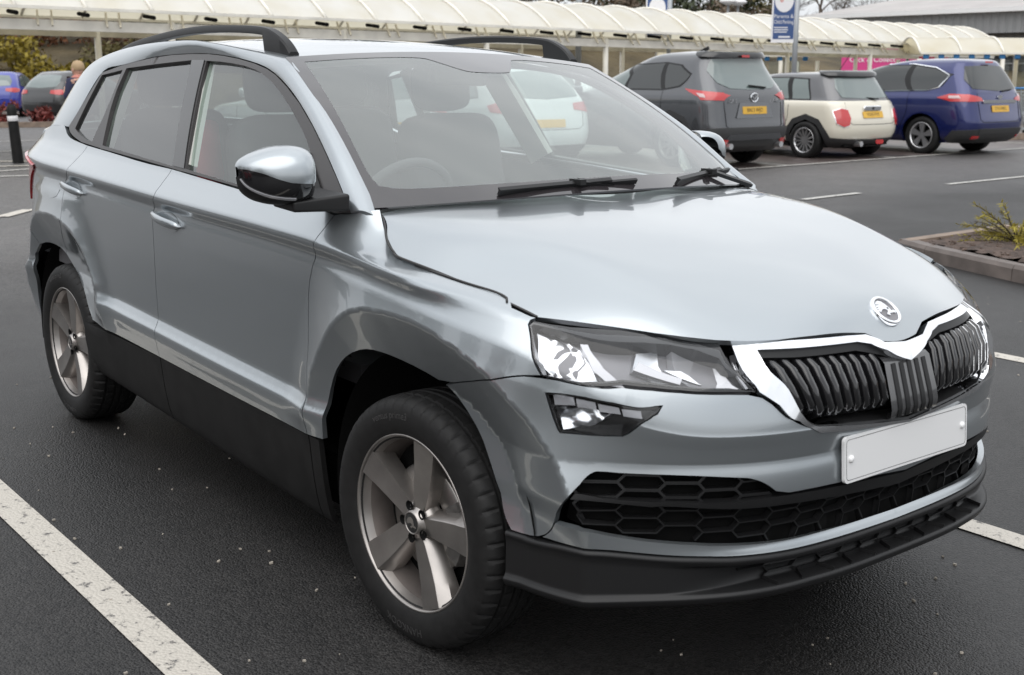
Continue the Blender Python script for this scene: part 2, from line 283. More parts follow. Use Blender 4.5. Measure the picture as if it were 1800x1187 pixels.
def glass(name, tint, refl=1.0, rough=.0, ior=1.5, haze=0.0, hazecol=(.35, .38, .38)):
    """thin glazing: tinted see-through plus a Fresnel mirror and a pale film painting in dust and veiling reflections"""
    m = bpy.data.materials.new(name); m.use_nodes = True; t = m.node_tree; t.nodes.clear()
    o = t.nodes.new('ShaderNodeOutputMaterial'); tr = t.nodes.new('ShaderNodeBsdfTransparent'); tr.inputs[0].default_value = (*tint, 1)
    g = t.nodes.new('ShaderNodeBsdfGlossy'); g.inputs['Roughness'].default_value = rough; g.inputs[0].default_value = (refl, refl, refl, 1)
    f = t.nodes.new('ShaderNodeFresnel'); gm = t.nodes.new('ShaderNodeNewGeometry'); mr = t.nodes.new('ShaderNodeMapRange')
    mr.inputs[3].default_value = ior; mr.inputs[4].default_value = 1 / ior; t.links.new(gm.outputs['Backfacing'], mr.inputs[0]); t.links.new(mr.outputs[0], f.inputs[0])    # a thin pane mirrors alike from both sides
    mxs = t.nodes.new('ShaderNodeMixShader'); t.links.new(f.outputs[0], mxs.inputs[0])
    base = tr.outputs[0]
    if haze:
        d = t.nodes.new('ShaderNodeBsdfDiffuse'); d.inputs[0].default_value = (*hazecol, 1)
        m2 = t.nodes.new('ShaderNodeMixShader'); m2.inputs[0].default_value = haze
        t.links.new(tr.outputs[0], m2.inputs[1]); t.links.new(d.outputs[0], m2.inputs[2]); base = m2.outputs[0]
    t.links.new(base, mxs.inputs[1]); t.links.new(g.outputs[0], mxs.inputs[2]); t.links.new(mxs.outputs[0], o.inputs[0])
    return m
M = {}
def paint(name, col, metal=.55, rough=.32):
    m = mat(name, col, rough, metal, coat=1, coat_r=.02); return m
M['paint'] = paint('grey_green_metallic_paint', (.365, .395, .415), .84, .29)
M['blk'] = mat('satin_black_plastic', (.009, .009, .0095), .45, spec=.35, bump=(900, .12, .0006))
M['blkm'] = mat('matt_black_plastic', (.008, .0078, .0078), .6, spec=.25, noise=(14, .35))
M['gloss'] = mat('gloss_black_trim', (.01, .01, .011), .12, coat=.5)
M['dark'] = mat('deep_black_cavity', (.006, .006, .006), .9, spec=.1)
M['rubber'] = mat('gap_line_black', (.02, .019, .019), .5)  # black of the drawn bonnet gap lines
M['trim'] = mat('window_trim_foil', (.04, .037, .037), .34)
M['chrome'] = mat('bright_chrome', (.86, .87, .89), .07, 1)
M['alloy'] = mat('brake_dusted_alloy', (.32, .30, .285), .36, .9, coat=.2, noise=(9, .2))
M['alloyd'] = mat('alloy_inner_barrel', (.16, .14, .13), .5, .7, noise=(9, .2))
M['tyre'] = mat('tyre_rubber', (.009, .0088, .0088), .62, spec=.3, noise=(30, .3), bump=(220, .2, .0006))
M['disc'] = mat('brake_disc_steel', (.22, .21, .2), .38, .9)
M['glass'] = glass('green_tinted_glass', (.80, .89, .85), 1.0, ior=1.9, haze=.05, hazecol=(.42, .52, .48))
M['privacy'] = glass('rear_side_glass', (.42, .47, .45), 1.0, ior=2.1, haze=.04)
M['screen'] = glass('windscreen_glass', (.90, .97, .94), 1.0, ior=2.0, haze=.10, hazecol=(.66, .74, .71))
M['frit'] = mat('windscreen_black_border', (.028, .025, .027), .08, coat=.6, spec=.6)
M['lens'] = glass('clear_lens', (.92, .93, .94), 1.0, ior=1.5)
M['house'] = mat('lamp_housing', (.17, .168, .18), .35, .3)
M['mirror'] = mat('reflector_silver', (.62, .63, .65), .28, 1)
M['clearpl'] = mat('pale_lamp_plastic', (.45, .45, .47), .25, .5)
M['plate'] = mat('white_number_plate', (.68, .68, .68), .35)
M['plateb'] = mat('plate_border_black', (.02, .02, .02), .5)
M['seat'] = mat('charcoal_seat_fabric', (.06, .058, .062), .9)
M['dash'] = mat('grey_dashboard', (.17, .18, .178), .7)
M['cream'] = mat('grey_headlining', (.5, .5, .47), .9)
M['redlens'] = mat('red_lamp_lens', (.42, .012, .015), .12, coat=.8, spec=.6)
M['redseat'] = mat('red_seat_edge', (.35, .04, .05), .8)

# ---------------- object helpers ----------------
def link(o, parent=None):
    COL.objects.link(o)
    if parent is not None: o.parent = parent
    return o
def mesh_obj(name, V, F, m, parent=None, smooth=False, normals=None):
    me = bpy.data.meshes.new(name); me.from_pydata([tuple(map(float, v)) for v in V], [], F)
    if m is not None: me.materials.append(m)
    if smooth or normals is not None: me.polygons.foreach_set('use_smooth', [True] * len(me.polygons))
    me.update()
    if normals is not None: me.normals_split_custom_set([tuple(map(float, n)) for n in normals])
    return link(bpy.data.objects.new(name, me), parent)
def thing(name, label, cat, group=None, mw=None):
    o = bpy.data.objects.new(name, None); o.empty_display_size = .2; COL.objects.link(o)
    if mw is not None: o.matrix_world = mw
    o['label'] = label; o['category'] = cat
    if group: o['group'] = group
    return o
def tag(o, label, cat, group=None):
    o['label'] = label; o['category'] = cat
    if group: o['group'] = group
    return o
def struct(o, kind='structure'):
    o['kind'] = kind; return o
class MB:
    """collects boxes, tubes, loops into one mesh"""
    def __init__(s): s.V = []; s.F = []
    def add(s, V, F):
        n = len(s.V); s.V += [tuple(v) for v in V]; s.F += [tuple(i + n for i in f) for f in F]; return s
    def box(s, c, d, ax=None):
        ax = np.eye(3) if ax is None else np.array(ax, float); c = np.array(c, float); h = np.array(d, float) / 2
        V = [c + ax[0] * h[0] * i + ax[1] * h[1] * j + ax[2] * h[2] * k for i in (-1, 1) for j in (-1, 1) for k in (-1, 1)]
        return s.add(V, [(0, 1, 3, 2), (4, 6, 7, 5), (0, 4, 5, 1), (2, 3, 7, 6), (0, 2, 6, 4), (1, 5, 7, 3)])
    def bar(s, a, b, w, h=None, up=(0, 0, 1)):
        a = np.array(a, float); b = np.array(b, float); d = b - a; L = np.linalg.norm(d); d /= L
        x = np.cross(d, up); n = np.linalg.norm(x); x = x / n if n > 1e-6 else np.array([1., 0, 0]); y = np.cross(x, d)
        return s.box((a + b) / 2, (L, w, h or w), (d, x, y))
    def tube(s, pts, r, n=8, cap=True, flat=1.0, up=(0, 0, 1)):
        pts = np.array(pts, float); r = np.broadcast_to(np.array(r, float), (len(pts),))
        T = np.gradient(pts, axis=0); T /= np.linalg.norm(T, axis=1, keepdims=True) + 1e-12; V = []
        for p, t, q in zip(pts, T, r):
            x = np.cross(t, up); k = np.linalg.norm(x)
            if k < 1e-6: x = np.cross(t, (1, 0, 0)); k = np.linalg.norm(x)
            x /= k; y = np.cross(x, t)
            V += [p + q * (math.cos(a) * x + flat * math.sin(a) * y) for a in np.linspace(0, 2 * math.pi, n, endpoint=False)]
        F = [(i * n + j, i * n + (j + 1) % n, (i + 1) * n + (j + 1) % n, (i + 1) * n + j) for i in range(len(pts) - 1) for j in range(n)]
        if cap: F += [tuple(range(n))[::-1], tuple(range((len(pts) - 1) * n, len(pts) * n))]
        return s.add(V, F)
    def grid(s, P, wrap_u=False, wrap_v=False):
        P = np.asarray(P); a, b = P.shape[:2]
        F = [(i * b + j, ((i + 1) % a) * b + j, ((i + 1) % a) * b + (j + 1) % b, i * b + (j + 1) % b)
             for i in range(a if wrap_u else a - 1) for j in range(b if wrap_v else b - 1)]
        return s.add(P.reshape(-1, 3), F)
    def prism(s, poly, z0, z1, f=lambda x, y, z: (x, y, z)):
        n = len(poly); V = [f(x, y, z0) for x, y in poly] + [f(x, y, z1) for x, y in poly]
        return s.add(V, [tuple(range(n))[::-1], tuple(range(n, 2 * n))] + [(i, (i + 1) % n, n + (i + 1) % n, n + i) for i in range(n)])
    def obj(s, name, m, parent=None, smooth=False):
        return mesh_obj(name, s.V, s.F, m, parent, smooth)
def bevel(o, w, seg=2):
    b = o.modifiers.new('bevel', 'BEVEL'); b.width = w; b.segments = seg; b.limit_method = 'ANGLE'; b.angle_limit = .6
    o.data.polygons.foreach_set('use_smooth', [True] * len(o.data.polygons)); 
    w2 = o.modifiers.new('wn', 'WEIGHTED_NORMAL'); w2.keep_sharp = True
    return o
def autosmooth(o, ang=.6):
    me = o.data; bm = bmesh.new(); bm.from_mesh(me)
    for e in bm.edges:
        if len(e.link_faces) == 2 and e.calc_face_angle(0) > ang: e.smooth = False
    for f in bm.faces: f.smooth = True
    bm.to_mesh(me); bm.free(); return o

# ---------------- panels: a closed outline in surface coordinates becomes a smooth sheet with a folded edge ----------------
def dens(poly, step, fix=None):
    o = []
    for (a, b) in zip(poly, poly[1:] + poly[:1]):
        a = np.array(a); b = np.array(b); n = max(1, int(math.ceil(np.linalg.norm(b - a) / step)))
        o += [a + (b - a) * k / n for k in range(n)]
    return np.array(o)
def smooth_poly(p, rounds=1, sharp=.5, keep=None):
    """corner-cutting that keeps real corners (turn > sharp) in place"""
    p = [np.array(q, float) for q in p]
    for _ in range(rounds):
        o = []
        for i, q in enumerate(p):
            a = q - p[i - 1]; b = p[(i + 1) % len(p)] - q
            t = abs(math.atan2(a[0] * b[1] - a[1] * b[0], a @ b))
            if t > sharp or (keep is not None and keep(q)): o.append(q)
            else: o += [q - a * .25, q + b * .25]
        p = o
    return [tuple(q) for q in p]
def area2(p): return sum(a[0] * b[1] - a[1] * b[0] for a, b in zip(p, np.roll(p, -1, 0)))
def inset(p, g, fixu0):
    n = len(p); s = 1 if area2(p) > 0 else -1; q = p.copy()
    for i in range(n):
        a = p[i] - p[i - 1]; b = p[(i + 1) % n] - p[i]
        na = np.array([-a[1], a[0]]) / (np.linalg.norm(a) + 1e-9); nb = np.array([-b[1], b[0]]) / (np.linalg.norm(b) + 1e-9)
        m = na + nb; k = np.linalg.norm(m); m = m / k * min(1.6, 2 / k) if k > 1e-3 else na
        q[i] = p[i] + s * g * m
        if fixu0 and abs(p[i][0]) < 1e-6: q[i][0] = 0
    return q
def inside(P, poly):
    x, y = P[:, 0], P[:, 1]; r = np.zeros(len(P), bool); n = len(poly)
    for i in range(n):
        x0, y0 = poly[i]; x1, y1 = poly[(i + 1) % n]
        if y0 == y1: continue
        c = ((y0 > y) != (y1 > y)) & (x < (x1 - x0) * (y - y0) / (y1 - y0) + x0); r ^= c
    return r
def panel_data(S, poly, holes=(), step=.025, depth=.016, off=0., gap=.0018, offn=None, centre=False, lines=()):
    P = inset(dens(list(map(tuple, poly)), step), gap, centre); H = [inset(dens(list(map(tuple, h)), step), -gap, centre) for h in holes]
    lo = P.min(0); hi = P.max(0)
    gx, gy = np.meshgrid(np.arange(lo[0] + step / 2, hi[0], step), np.arange(lo[1] + step / 2, hi[1], step)); G = np.stack([gx.ravel(), gy.ravel()], 1)
    k = inside(G, P)
    for h in H: k &= ~inside(G, h)
    G = G[k]
    E = np.concatenate([P] + H)
    if len(G):
        d = np.full(len(G), 9.)
        for i in range(0, len(E), 64): d = np.minimum(d, np.linalg.norm(G[:, None] - E[None, i:i + 64], axis=2).min(1))
        G = G[d > step * .45]
    edges = []; b = 0; XL = []; nE = len(E)
    for ln in lines:
        ln = np.array(ln, float); d_ = np.concatenate([[0], np.cumsum(np.linalg.norm(np.diff(ln, axis=0), axis=1))]); m_ = max(2, int(d_[-1] / (step * .8)) + 1); tt = np.linspace(0, d_[-1], m_)
        q = np.stack([np.interp(tt, d_, ln[:, 0]), np.interp(tt, d_, ln[:, 1])], 1); k_ = inside(q, P)
        for h in H: k_ &= ~inside(q, h)
        dm = np.full(len(q), 9.)
        for i in range(0, nE, 64): dm = np.minimum(dm, np.linalg.norm(q[:, None] - E[None, i:i + 64], axis=2).min(1))
        k_ &= dm > .004; base = nE + len(XL); idx = {}
        for i in np.where(k_)[0]: idx[i] = nE + len(XL); XL.append(q[i])
        edges += [(idx[i], idx[i + 1]) for i in idx if i + 1 in idx]
    if XL:
        XLa = np.array(XL); E = np.concatenate([E, XLa])
        if len(G):
            d = np.full(len(G), 9.)
            for i in range(0, len(XLa), 64): d = np.minimum(d, np.linalg.norm(G[:, None] - XLa[None, i:i + 64], axis=2).min(1))
            G = G[d > step * .35]
    for L in [P] + H:
        edges += [(b + i, b + (i + 1) % len(L)) for i in range(len(L))]; b += len(L)
    pts = [Vector(q) for q in np.concatenate([E, G])]
    V2, E2, F2, *_ = delaunay_2d_cdt(pts, edges, [], 0, 1e-6)
    V2 = np.array([tuple(q) for q in V2]); F2 = np.array([f for f in F2 if len(f) == 3])
    cen = V2[F2].mean(1); k = inside(cen, P)
    for h in H: k &= ~inside(cen, h)
    F2 = F2[k]
    X = S.pos(V2[:, 0], V2[:, 1]); Nn = S.nrm(V2[:, 0], V2[:, 1])
    X = X + Nn * (off if offn is None else offn(V2)[:, None])
    fn = np.cross(X[F2[:, 1]] - X[F2[:, 0]], X[F2[:, 2]] - X[F2[:, 0]])
    fl = (fn * Nn[F2].mean(1)).sum(1) < 0; F2[fl] = F2[fl][:, ::-1]
    if offn is not None:                                               # a reshaped sheet shades by its own form
        fn = np.cross(X[F2[:, 1]] - X[F2[:, 0]], X[F2[:, 2]] - X[F2[:, 0]]); vn = np.zeros_like(X)
        for k in range(3): np.add.at(vn, F2[:, k], fn)
        Nn = vn / (np.linalg.norm(vn, axis=1, keepdims=True) + 1e-12)
    V = [tuple(v) for v in X]; F = [tuple(f) for f in F2.tolist()]; LN = [tuple(Nn[i]) for f in F2 for i in f]
    if depth:
        ed = {}
        for f in F:
            for i in range(3):
                a, c = f[i], f[(i + 1) % 3]; ed[(a, c)] = 1
        for (a, c) in list(ed):
            if (c, a) in ed: continue
            if centre and abs(V2[a][0]) < 1e-6 and abs(V2[c][0]) < 1e-6: continue
            n = len(V); A, Cc = X[a], X[c]
            V += [tuple(A), tuple(Cc), tuple(Cc - Nn[c] * depth), tuple(A - Nn[a] * depth)]
            F.append((n + 1, n, n + 3, n + 2)); q = np.cross(Nn[a], Cc - A); q = -q / (np.linalg.norm(q) + 1e-12); LN += [tuple(q)] * 4
    return V, F, LN
def panel(name, S, poly, m, parent, side='R', holes=(), **kw):
    """side: 'R' as drawn, 'L' mirrored over y=0, 'B' both halves in one mesh"""
    V, F, LN = panel_data(S, poly, holes, centre=(side == 'B'), **kw)
    def mir(V, F, LN):
        o = []; i = 0
        for f in F: o += LN[i:i + len(f)][::-1]; i += len(f)
        return [(x, -y, z) for x, y, z in V], [tuple(f[::-1]) for f in F], [(x, -y, z) for x, y, z in o]
    if side == 'L': V, F, LN = mir(V, F, LN)
    if side == 'B':
        V2, F2, L2 = mir(V, F, LN); n = len(V); V = V + V2; F = F + [tuple(i + n for i in f) for f in F2]; LN = LN + L2
    return mesh_obj(name, V, F, m, parent, normals=LN)
def orient(S, i, j, ref):
    if S.N[i, j] @ np.array(ref) < 0: S.N = -S.N
    return S
def rrect(w, h, r, n=6, cx=0, cy=0):
    o = []
    for k, (sx, sy) in enumerate(((1, 1), (-1, 1), (-1, -1), (1, -1))):
        for a in np.linspace(k * HP, k * HP + HP, n): o.append((cx + sx * (w / 2 - r) + r * math.cos(a), cy + sy * (h / 2 - r) + r * math.sin(a)))
    return o
def text_mesh(body, size, extrude=.001):
    cu = bpy.data.curves.new('lettering', 'FONT'); cu.body = body; cu.size = size; cu.extrude = extrude; cu.align_x = 'CENTER'; cu.align_y = 'CENTER'; cu.resolution_u = 3
    o = bpy.data.objects.new('lettering', cu); COL.objects.link(o); dg = bpy.context.evaluated_depsgraph_get()
    me = bpy.data.meshes.new_from_object(o.evaluated_get(dg)); bpy.data.objects.remove(o); bpy.data.curves.remove(cu)
    V = np.array([tuple(v.co) for v in me.vertices]).reshape(-1, 3); F = [tuple(p.vertices) for p in me.polygons]; bpy.data.meshes.remove(me); return V, F
# =====================================================================
# the near car
# =====================================================================
T = TRACES
SW = orient(make_wrap(), 400, 200, (0, -1, 0)); SB = orient(make_bonnet(), 60, 100, (0, 0, 1)); SS = orient(make_screen(), 30, 40, (0, 0, 1)); SG = orient(make_side_glass(), 100, 50, (0, -1, 0))
hero = thing('parked_car', 'large grey-green metallic five-door SUV with chrome-framed grille and blank white number plate, nearest the camera', 'car')
def sp(p, r=1, keep=None): return smooth_poly([tuple(q) for q in p], r, .55, keep)
def both(name, S, poly, m, **kw):
    lab = kw.pop('label', None)
    for sd_ in 'RL': panel(name, S, poly, m, hero, sd_, **kw)
k0 = lambda q: abs(q[0]) < 1e-6
# crease lines that the meshes must follow: the flare edge round each wheel and the character lines of the flank
def flare_line(k, e):
    SW0 = SW.base; cx_, cz_ = ARCH[k]; q = []; x, z = SW0.P[..., 0], SW0.P[..., 2]; ok = (SW0.P[..., 1] < -.4)
    for th in np.linspace(math.radians(-2), math.radians(182), 60):
        r_ = float(arch_R(np.array(th))) + e; px, pz_ = cx_ + r_ * math.cos(th), cz_ + r_ * math.sin(th); D = np.where(ok, (x - px) ** 2 + (z - pz_) ** 2, 9); i, j = np.unravel_index(D.argmin(), D.shape)
        if D[i, j] < 4e-4:
            u_, v_ = SW.u[i], SW.v[j]
            for _ in range(4):
                p = SW0.pos(u_, v_); pu = (SW0.pos(u_ + .004, v_) - SW0.pos(u_ - .004, v_)) / .008; pv = (SW0.pos(u_, v_ + .004) - SW0.pos(u_, v_ - .004)) / .008
                d_ = np.linalg.solve(np.array([[pu[0], pv[0]], [pu[2], pv[2]]]) + 1e-9 * np.eye(2), np.array([px - p[0], pz_ - p[2]])); u_ += np.clip(d_[0], -.02, .02); v_ += np.clip(d_[1], -.02, .02)
            q.append((u_, v_))
    return q
FL = [flare_line(k, e) for k in (0, 1) for e in (-.022, -.009, .009, .022)]
TL = [[(1.25, t_), (5.3, t_)] for t_ in (.535, .546, .553, .56, .572, .585, .60, .615, .632, .65, .97, .988, 1.004, 1.016, 1.027, 1.036, 1.041, 1.047, 1.062)]
SIDE_LINES = FL + TL
NOSE_LINES = FL[:4] + [[(0.001, t_), (1.06, t_)] for t_ in (.66, .685, .695, .705, .715, .74, .86, .885, .895, .905, .915, .94)]
# --- lower body ---
fend = [(2.2252, .4979)] + T['fender'][1:]
fend = [p for p in T['fender']]
both('front_wing', SW, sp(fend), M['paint'], step=.017, lines=SIDE_LINES)
fd = [p for p in T['front_door'] if p[1] < 1.12]; fd = fd[:-3] if False else fd
fdoor = T['front_door'][:8] + T['front_door'][8:13] + [(3.4675, 1.155), (2.2197, 1.135)]
both('front_door', SW, sp([tuple(p) for p in T['front_door']]), M['paint'], step=.018, lines=SIDE_LINES)
RD = [tuple(p) for p in T['rear_door']]
both('rear_door', SW, sp(RD), M['paint'], step=.018, lines=SIDE_LINES)
# quarter panel, rear bumper and tail
RV = [tuple(p) for p in T['rvoid']]; RD = [tuple(p) for p in T['rear_door']]
TLP = [(4.975, 1.028), (5.07, .985), (5.17, .90), (5.215, .852), (5.30, .84), (5.60, .85), (5.60, 1.05), (5.28, 1.058), (5.10, 1.05)]
quarter = RD[19:12:-1] + [RV[5], RV[4], RV[3], RV[2], (5.075, .757), (5.16, .79), (5.25, .80), (5.21, .848), (5.165, .90), (5.065, .985), (4.965, 1.03), (5.10, 1.055), (5.27, 1.063), (5.285, 1.12), (5.1, 1.175), (4.9, 1.22), (4.77, 1.22), (4.725, 1.205), (4.685, 1.180), (4.61, 1.162)]
both('quarter_panel', SW, sp(quarter), M['paint'], step=.018, lines=SIDE_LINES)
both('tail_lamp', SW, sp(TLP), M['redlens'], step=.03, off=.008)
RBP = [(SR + HP, .30), (SR + HP, .70), (5.7, .72), (5.45, .78), (5.25, .795), (5.16, .785), (5.078, .753), RV[2], RV[1], RV[0], (5.16, .42), (5.2, .30)]
both('rear_bumper', SW, RBP, M['paint'], step=.03)
both('tailgate', SW, [(SR + HP, .705), (SR + HP, 1.22), (5.31, 1.16), (5.285, 1.065), (5.61, 1.055), (5.61, .845), (5.32, .835), (5.47, .785), (5.7, .725)], M['paint'], step=.03)
# fuel flap: a thin raised outline on the quarter panel
fl = T['fuel']; panel('fuel_flap', SW, sp([(4.84, .985), (4.60, .995), (4.575, .96), (4.60, .925), (4.68, .905), (4.86, .905), (4.885, .93)], 2), M['paint'], hero, 'R', step=.03, off=.0012, depth=.012)
# sills and the dark edge round the arches
both('sill_cladding', SW, [(2.2905, .498), (3.4737, .474), (3.4737, .2), (2.29, .2)], M['blkm'], step=.03, off=-.002)
both('sill_cladding', SW, [(3.4775, .474), (4.348, .436), (4.372, .36), (4.372, .2), (3.4775, .2)], M['blkm'], step=.03, off=-.002)
both('wing_lower_cladding', SW, [(2.2865, .498), (2.2865, .2), (2.222, .24), (2.2252, .4979)], M['blkm'], step=.03, off=-.002)
# --- nose ---
bump = T['bumper']
panel('front_bumper', SW, sp(bump, 1, k0), M['paint'], hero, 'B', step=.016, holes=(sp([tuple(p) for p in T['foglight']]),), lines=NOSE_LINES)
both('bumper_side_foot', SW, [(1.2702, .4919), (1.2702, .4925), (1.3227, .4919), (1.3227, .4915)][:0] or [(1.214, .508), (1.27, .494), (1.3227, .4935), (1.335, .505), (1.31, .53), (1.25, .53)], M['paint'], step=.03) if False else None
panel('bumper_blade', SW, sp(T['blade'], 1, k0), M['paint'], hero, 'B', step=.02, off=.001)
intake = T['intake']
_u = np.linspace(0, 1.36, 240); _z = np.linspace(.31, .92, 200)
def make_front():
    P = np.zeros((len(_u), len(_z), 3)); tt = np.linspace(SW.v[0], 1.06, 500)
    for i, u_ in enumerate(_u):
        q = SW.pos(np.full(500, u_), tt); zz = np.maximum.accumulate(q[:, 2] + np.arange(500) * 1e-7); P[i] = np.stack([np.interp(_z, zz, q[:, k]) for k in range(3)], 1)
    return Surf(_u, _z, P)
SF = orient(make_front(), 100, 100, (1, -.5, 0))
def to_sz(poly): return [(p[0], float(SW.pos(p[0], p[1])[2])) for p in poly]
intake_z = to_sz(intake)
panel('intake_backing', SW, sp(intake, 1, k0), M['dark'], hero, 'B', step=.03, off=-.055, depth=0, gap=-.012)
BAR_T = [(1011, 868)]
def strip_on(S, a, b, n=40):   # closed band between two polylines in surface coordinates
    return list(map(tuple, a)) + list(map(tuple, b[::-1]))
# the bar across the intake
bar = [tuple(p) for p in T['bar_t']][:-1] + [(.28, .5795), (0, .572), (0, .560), (.28, .5655)] + [tuple(p) for p in T['bar_b']][:-1][::-1]
panel('intake_bar', SW, sp(bar, 1, k0), M['blk'], hero, 'B', step=.02, off=-.004, depth=.03, gap=0)
# honeycomb webs inside the intake openings
def honey(S, t0, t1, s1, nrow, pitch, off, poly, w=.0035, depth=.018, hol=None):
    mb = MB(); pa = np.array(poly); h = (t1 - t0) / nrow
    def web(p, q):
        pts = np.array([p, q]); 
        if not inside(np.array([(pts[0] + pts[1]) / 2]), pa)[0]: return
        if hol is not None and inside(np.array([(pts[0] + pts[1]) / 2]), hol)[0]: return
        A = S.pos(pts[:, 0], pts[:, 1]); Nn = S.nrm(pts[:, 0], pts[:, 1]); d = A[1] - A[0]; d /= np.linalg.norm(d) + 1e-9; sd_ = np.cross(Nn[0], d)
        V = []
        for k in (0, 1):
            for o in (off, off - depth):
                for sg in (-1, 1): V.append(A[k] + Nn[k] * o + sd_ * sg * w / 2 + d * (w * .4 if k else -w * .4))
        for sy in (1, -1):
            VV = [(v[0], v[1] * sy, v[2]) for v in V]
            mb.add(VV, [(0, 1, 5, 4), (1, 3, 7, 5), (0, 4, 6, 2), (2, 6, 7, 3), (0, 2, 3, 1), (4, 5, 7, 6)])
    q = .020; aa = (pitch - q) / 2
    for c in range(-1, int(s1 / pitch) + 2):
        for r in range(-1, nrow + 2):
            cx = c * pitch + (pitch / 2 if False else 0); cy = t0 + (r + .5 * (c % 2)) * h
            web((cx - aa, cy + h / 2), (cx + aa, cy + h / 2)); web((cx + aa, cy + h / 2), (cx + aa + q, cy)); web((cx + aa + q, cy), (cx + aa, cy - h / 2))
    return mb
hm = honey(SF, .432, .54, 1.16, 3, .105, -.020, intake_z)
o = hm.obj('intake_honeycomb', M['blk'], hero); o['kind'] = 'stuff'
hm = honey(SF, .572, .644, 1.16, 2, .105, -.020, intake_z); o = hm.obj('intake_honeycomb', M['blk'], hero); o['kind'] = 'stuff'
# lower lip: swept section under the blade
def make_lip():
    bt = T['blade'][13:] ; ss = [p[0] for p in bt] + [1.27, 1.335]; tt = [p[1] for p in bt] + [.490, .490]
    ss[0] = 0; srt = np.argsort(ss); ss = np.array(ss)[srt]; tt = np.array(tt)[srt]
    u = np.linspace(0, 1.335, 120); t0 = pchip(ss, tt, u) - .004
    A = SW.pos(u, t0); Nn = SW.nrm(u, t0); Nn[:, 2] = 0; Nn /= np.linalg.norm(Nn, axis=1, keepdims=True)
    f = np.clip((u - .55) / .35, 0, 1); f = f * f * (3 - 2 * f)                  # the recess dies out towards the wheel
    zl = np.interp(u, [0, .45, .62, .9, 1.335], [.335, .335, .33, .318, .30])       # height of the lip's lower rim
    zt = A[:, 2]
    rows = []
    for (dn, dzr) in ((-.012, 0), (.004, -.002), (.009, -.010), (.006, -.020), (None, 0), (None, 1), (None, 2), (.016, 3), (.022, 4), (.018, 5), (-.02, 6), (-.15, 7)):
        P = A.copy()
        if dzr in (-.002, -.010, -.020) or dn == -.012: P += Nn * dn; P[:, 2] = zt + dzr
        elif dn is None:
            k = {0: (-.030, .85), 1: (-.034, .5), 2: (-.026, .18)}[dzr]
            P += Nn * (k[0] * (1 - f) + .004 * f)[:, None]; P[:, 2] = zl + (zt - .02 - zl) * k[1]
        else:
            P += Nn * (dn - .008 * f)[:, None]; P[:, 2] = zl + {3: .008, 4: 0, 5: -.012, 6: -.035, 7: -.09}[dzr]
        rows.append(P)
    Pk = np.array(rows); tk = np.arange(len(rows)) / (len(rows) - 1.); v = np.linspace(0, 1, 100)
    return Surf(u, v, pchip(tk, Pk, v).transpose(1, 0, 2))
SL = orient(make_lip(), 60, 10, (.5, -.5, .3))
panel('lower_lip', SL, [(0, 0), (0, 1), (1.335, 1), (1.335, 0)], M['blk'], hero, 'B', step=.016, gap=0, depth=0)
hm = honey(SL, .33, .63, .62, 2, .105, .010, [(0, .33), (.66, .33), (.60, .62), (0, .62)], w=.003, depth=.012); o = hm.obj('lip_honeycomb', M['blk'], hero); o['kind'] = 'stuff'
# --- grille ---
go, gi = T['grille'], T['grille_in']
panel('grille_frame', SW, go, M['chrome'], hero, 'B', holes=(), step=.02) if False else None
def ring_panel(name, S, outer, inner, m, **kw):
    # half ring that opens on the centre line
    out_ = [p for p in outer]; i0 = [k for k, p in enumerate(out_) if k0(p)]
    # outer runs: corner .. top-centre | bottom-centre .. corner ; cut it and return along the inner outline
    top = i0[0]; bot = i0[1]; ino = inner; j0 = [k for k, p in enumerate(ino) if k0(p)]
    o2 = out_[bot:] + out_[:top + 1]; i2 = ino[j0[1]:] + ino[:j0[0] + 1]
    return panel(name, S, o2 + i2[::-1], m, hero, 'B', **kw)
ring_panel('grille_frame', SW, go, gi, M['chrome'], step=.016, off=.004, depth=.03, gap=.0001, offn=lambda v: np.where(v[:, 1] > 1.028, .013 - .014 * np.clip((v[:, 1] - 1.036) / .010, 0, 1), .004 + .009 * np.clip((v[:, 1] - .93) / .06, 0, 1)))
panel('grille_backing', SW, gi, M['dark'], hero, 'B', step=.03, off=-.075, depth=0, gap=-.02)
ring_panel('grille_inner_rim', SW, gi, [(.630, 1.0408), (.507, 1.0402), (.255, 1.0398), (.19, 1.0375), (.122, 1.0325), (0, 1.010), (0, .823), (.377, .910), (.447, .926), (.503, .982)], M['blk'], step=.02, off=-.004, depth=.05, gap=0)
def slat(s_top, s_bot, w, ttop, tbot, sgn):
    mb = MB(); ztop = float(SW.pos(s_top, ttop)[2]); zbot = float(SW.pos(s_bot, tbot)[2])
    ts = np.array([ztop, ztop - .003, ztop - .012, ztop - .03, (ztop + zbot) / 2, zbot + .028, zbot + .012, zbot])
    offs = np.array([-.045, -.014, -.003, .006, .010, .006, -.008, -.045])
    def pt(e, t_, o_):
        sc = s_top + (s_bot - s_top) * (ztop - t_) / (ztop - zbot); a_ = sc + e * w; p = SF.pos(a_, t_) + SF.nrm(a_, t_) * o_; return (p[0], p[1] * sgn, p[2])
    for a, b in ((-.46, -.12), (.12, .46)):
        mb.grid([[pt(a - .01, t_, min(o_, -.04)), pt(a, t_, o_ - .006), pt(a + .05, t_, o_), pt(b - .05, t_, o_), pt(b, t_, o_ - .006), pt(b + .01, t_, min(o_, -.04))] for t_, o_ in zip(ts, offs)])
    mb.grid([[pt(e, t_, min(o_, .012) - .022) for e in (-.14, .14)] for t_, o_ in zip(ts, offs)])
    return mb
for sgn in (1, -1):
    for (st_, tt_), (sb_, tb_) in zip(T['slat_top'], T['slat_bot']):
        slat(st_, sb_, .074, tt_ + .0004, tb_, sgn).obj('grille_slat', M['gloss'], hero, True)
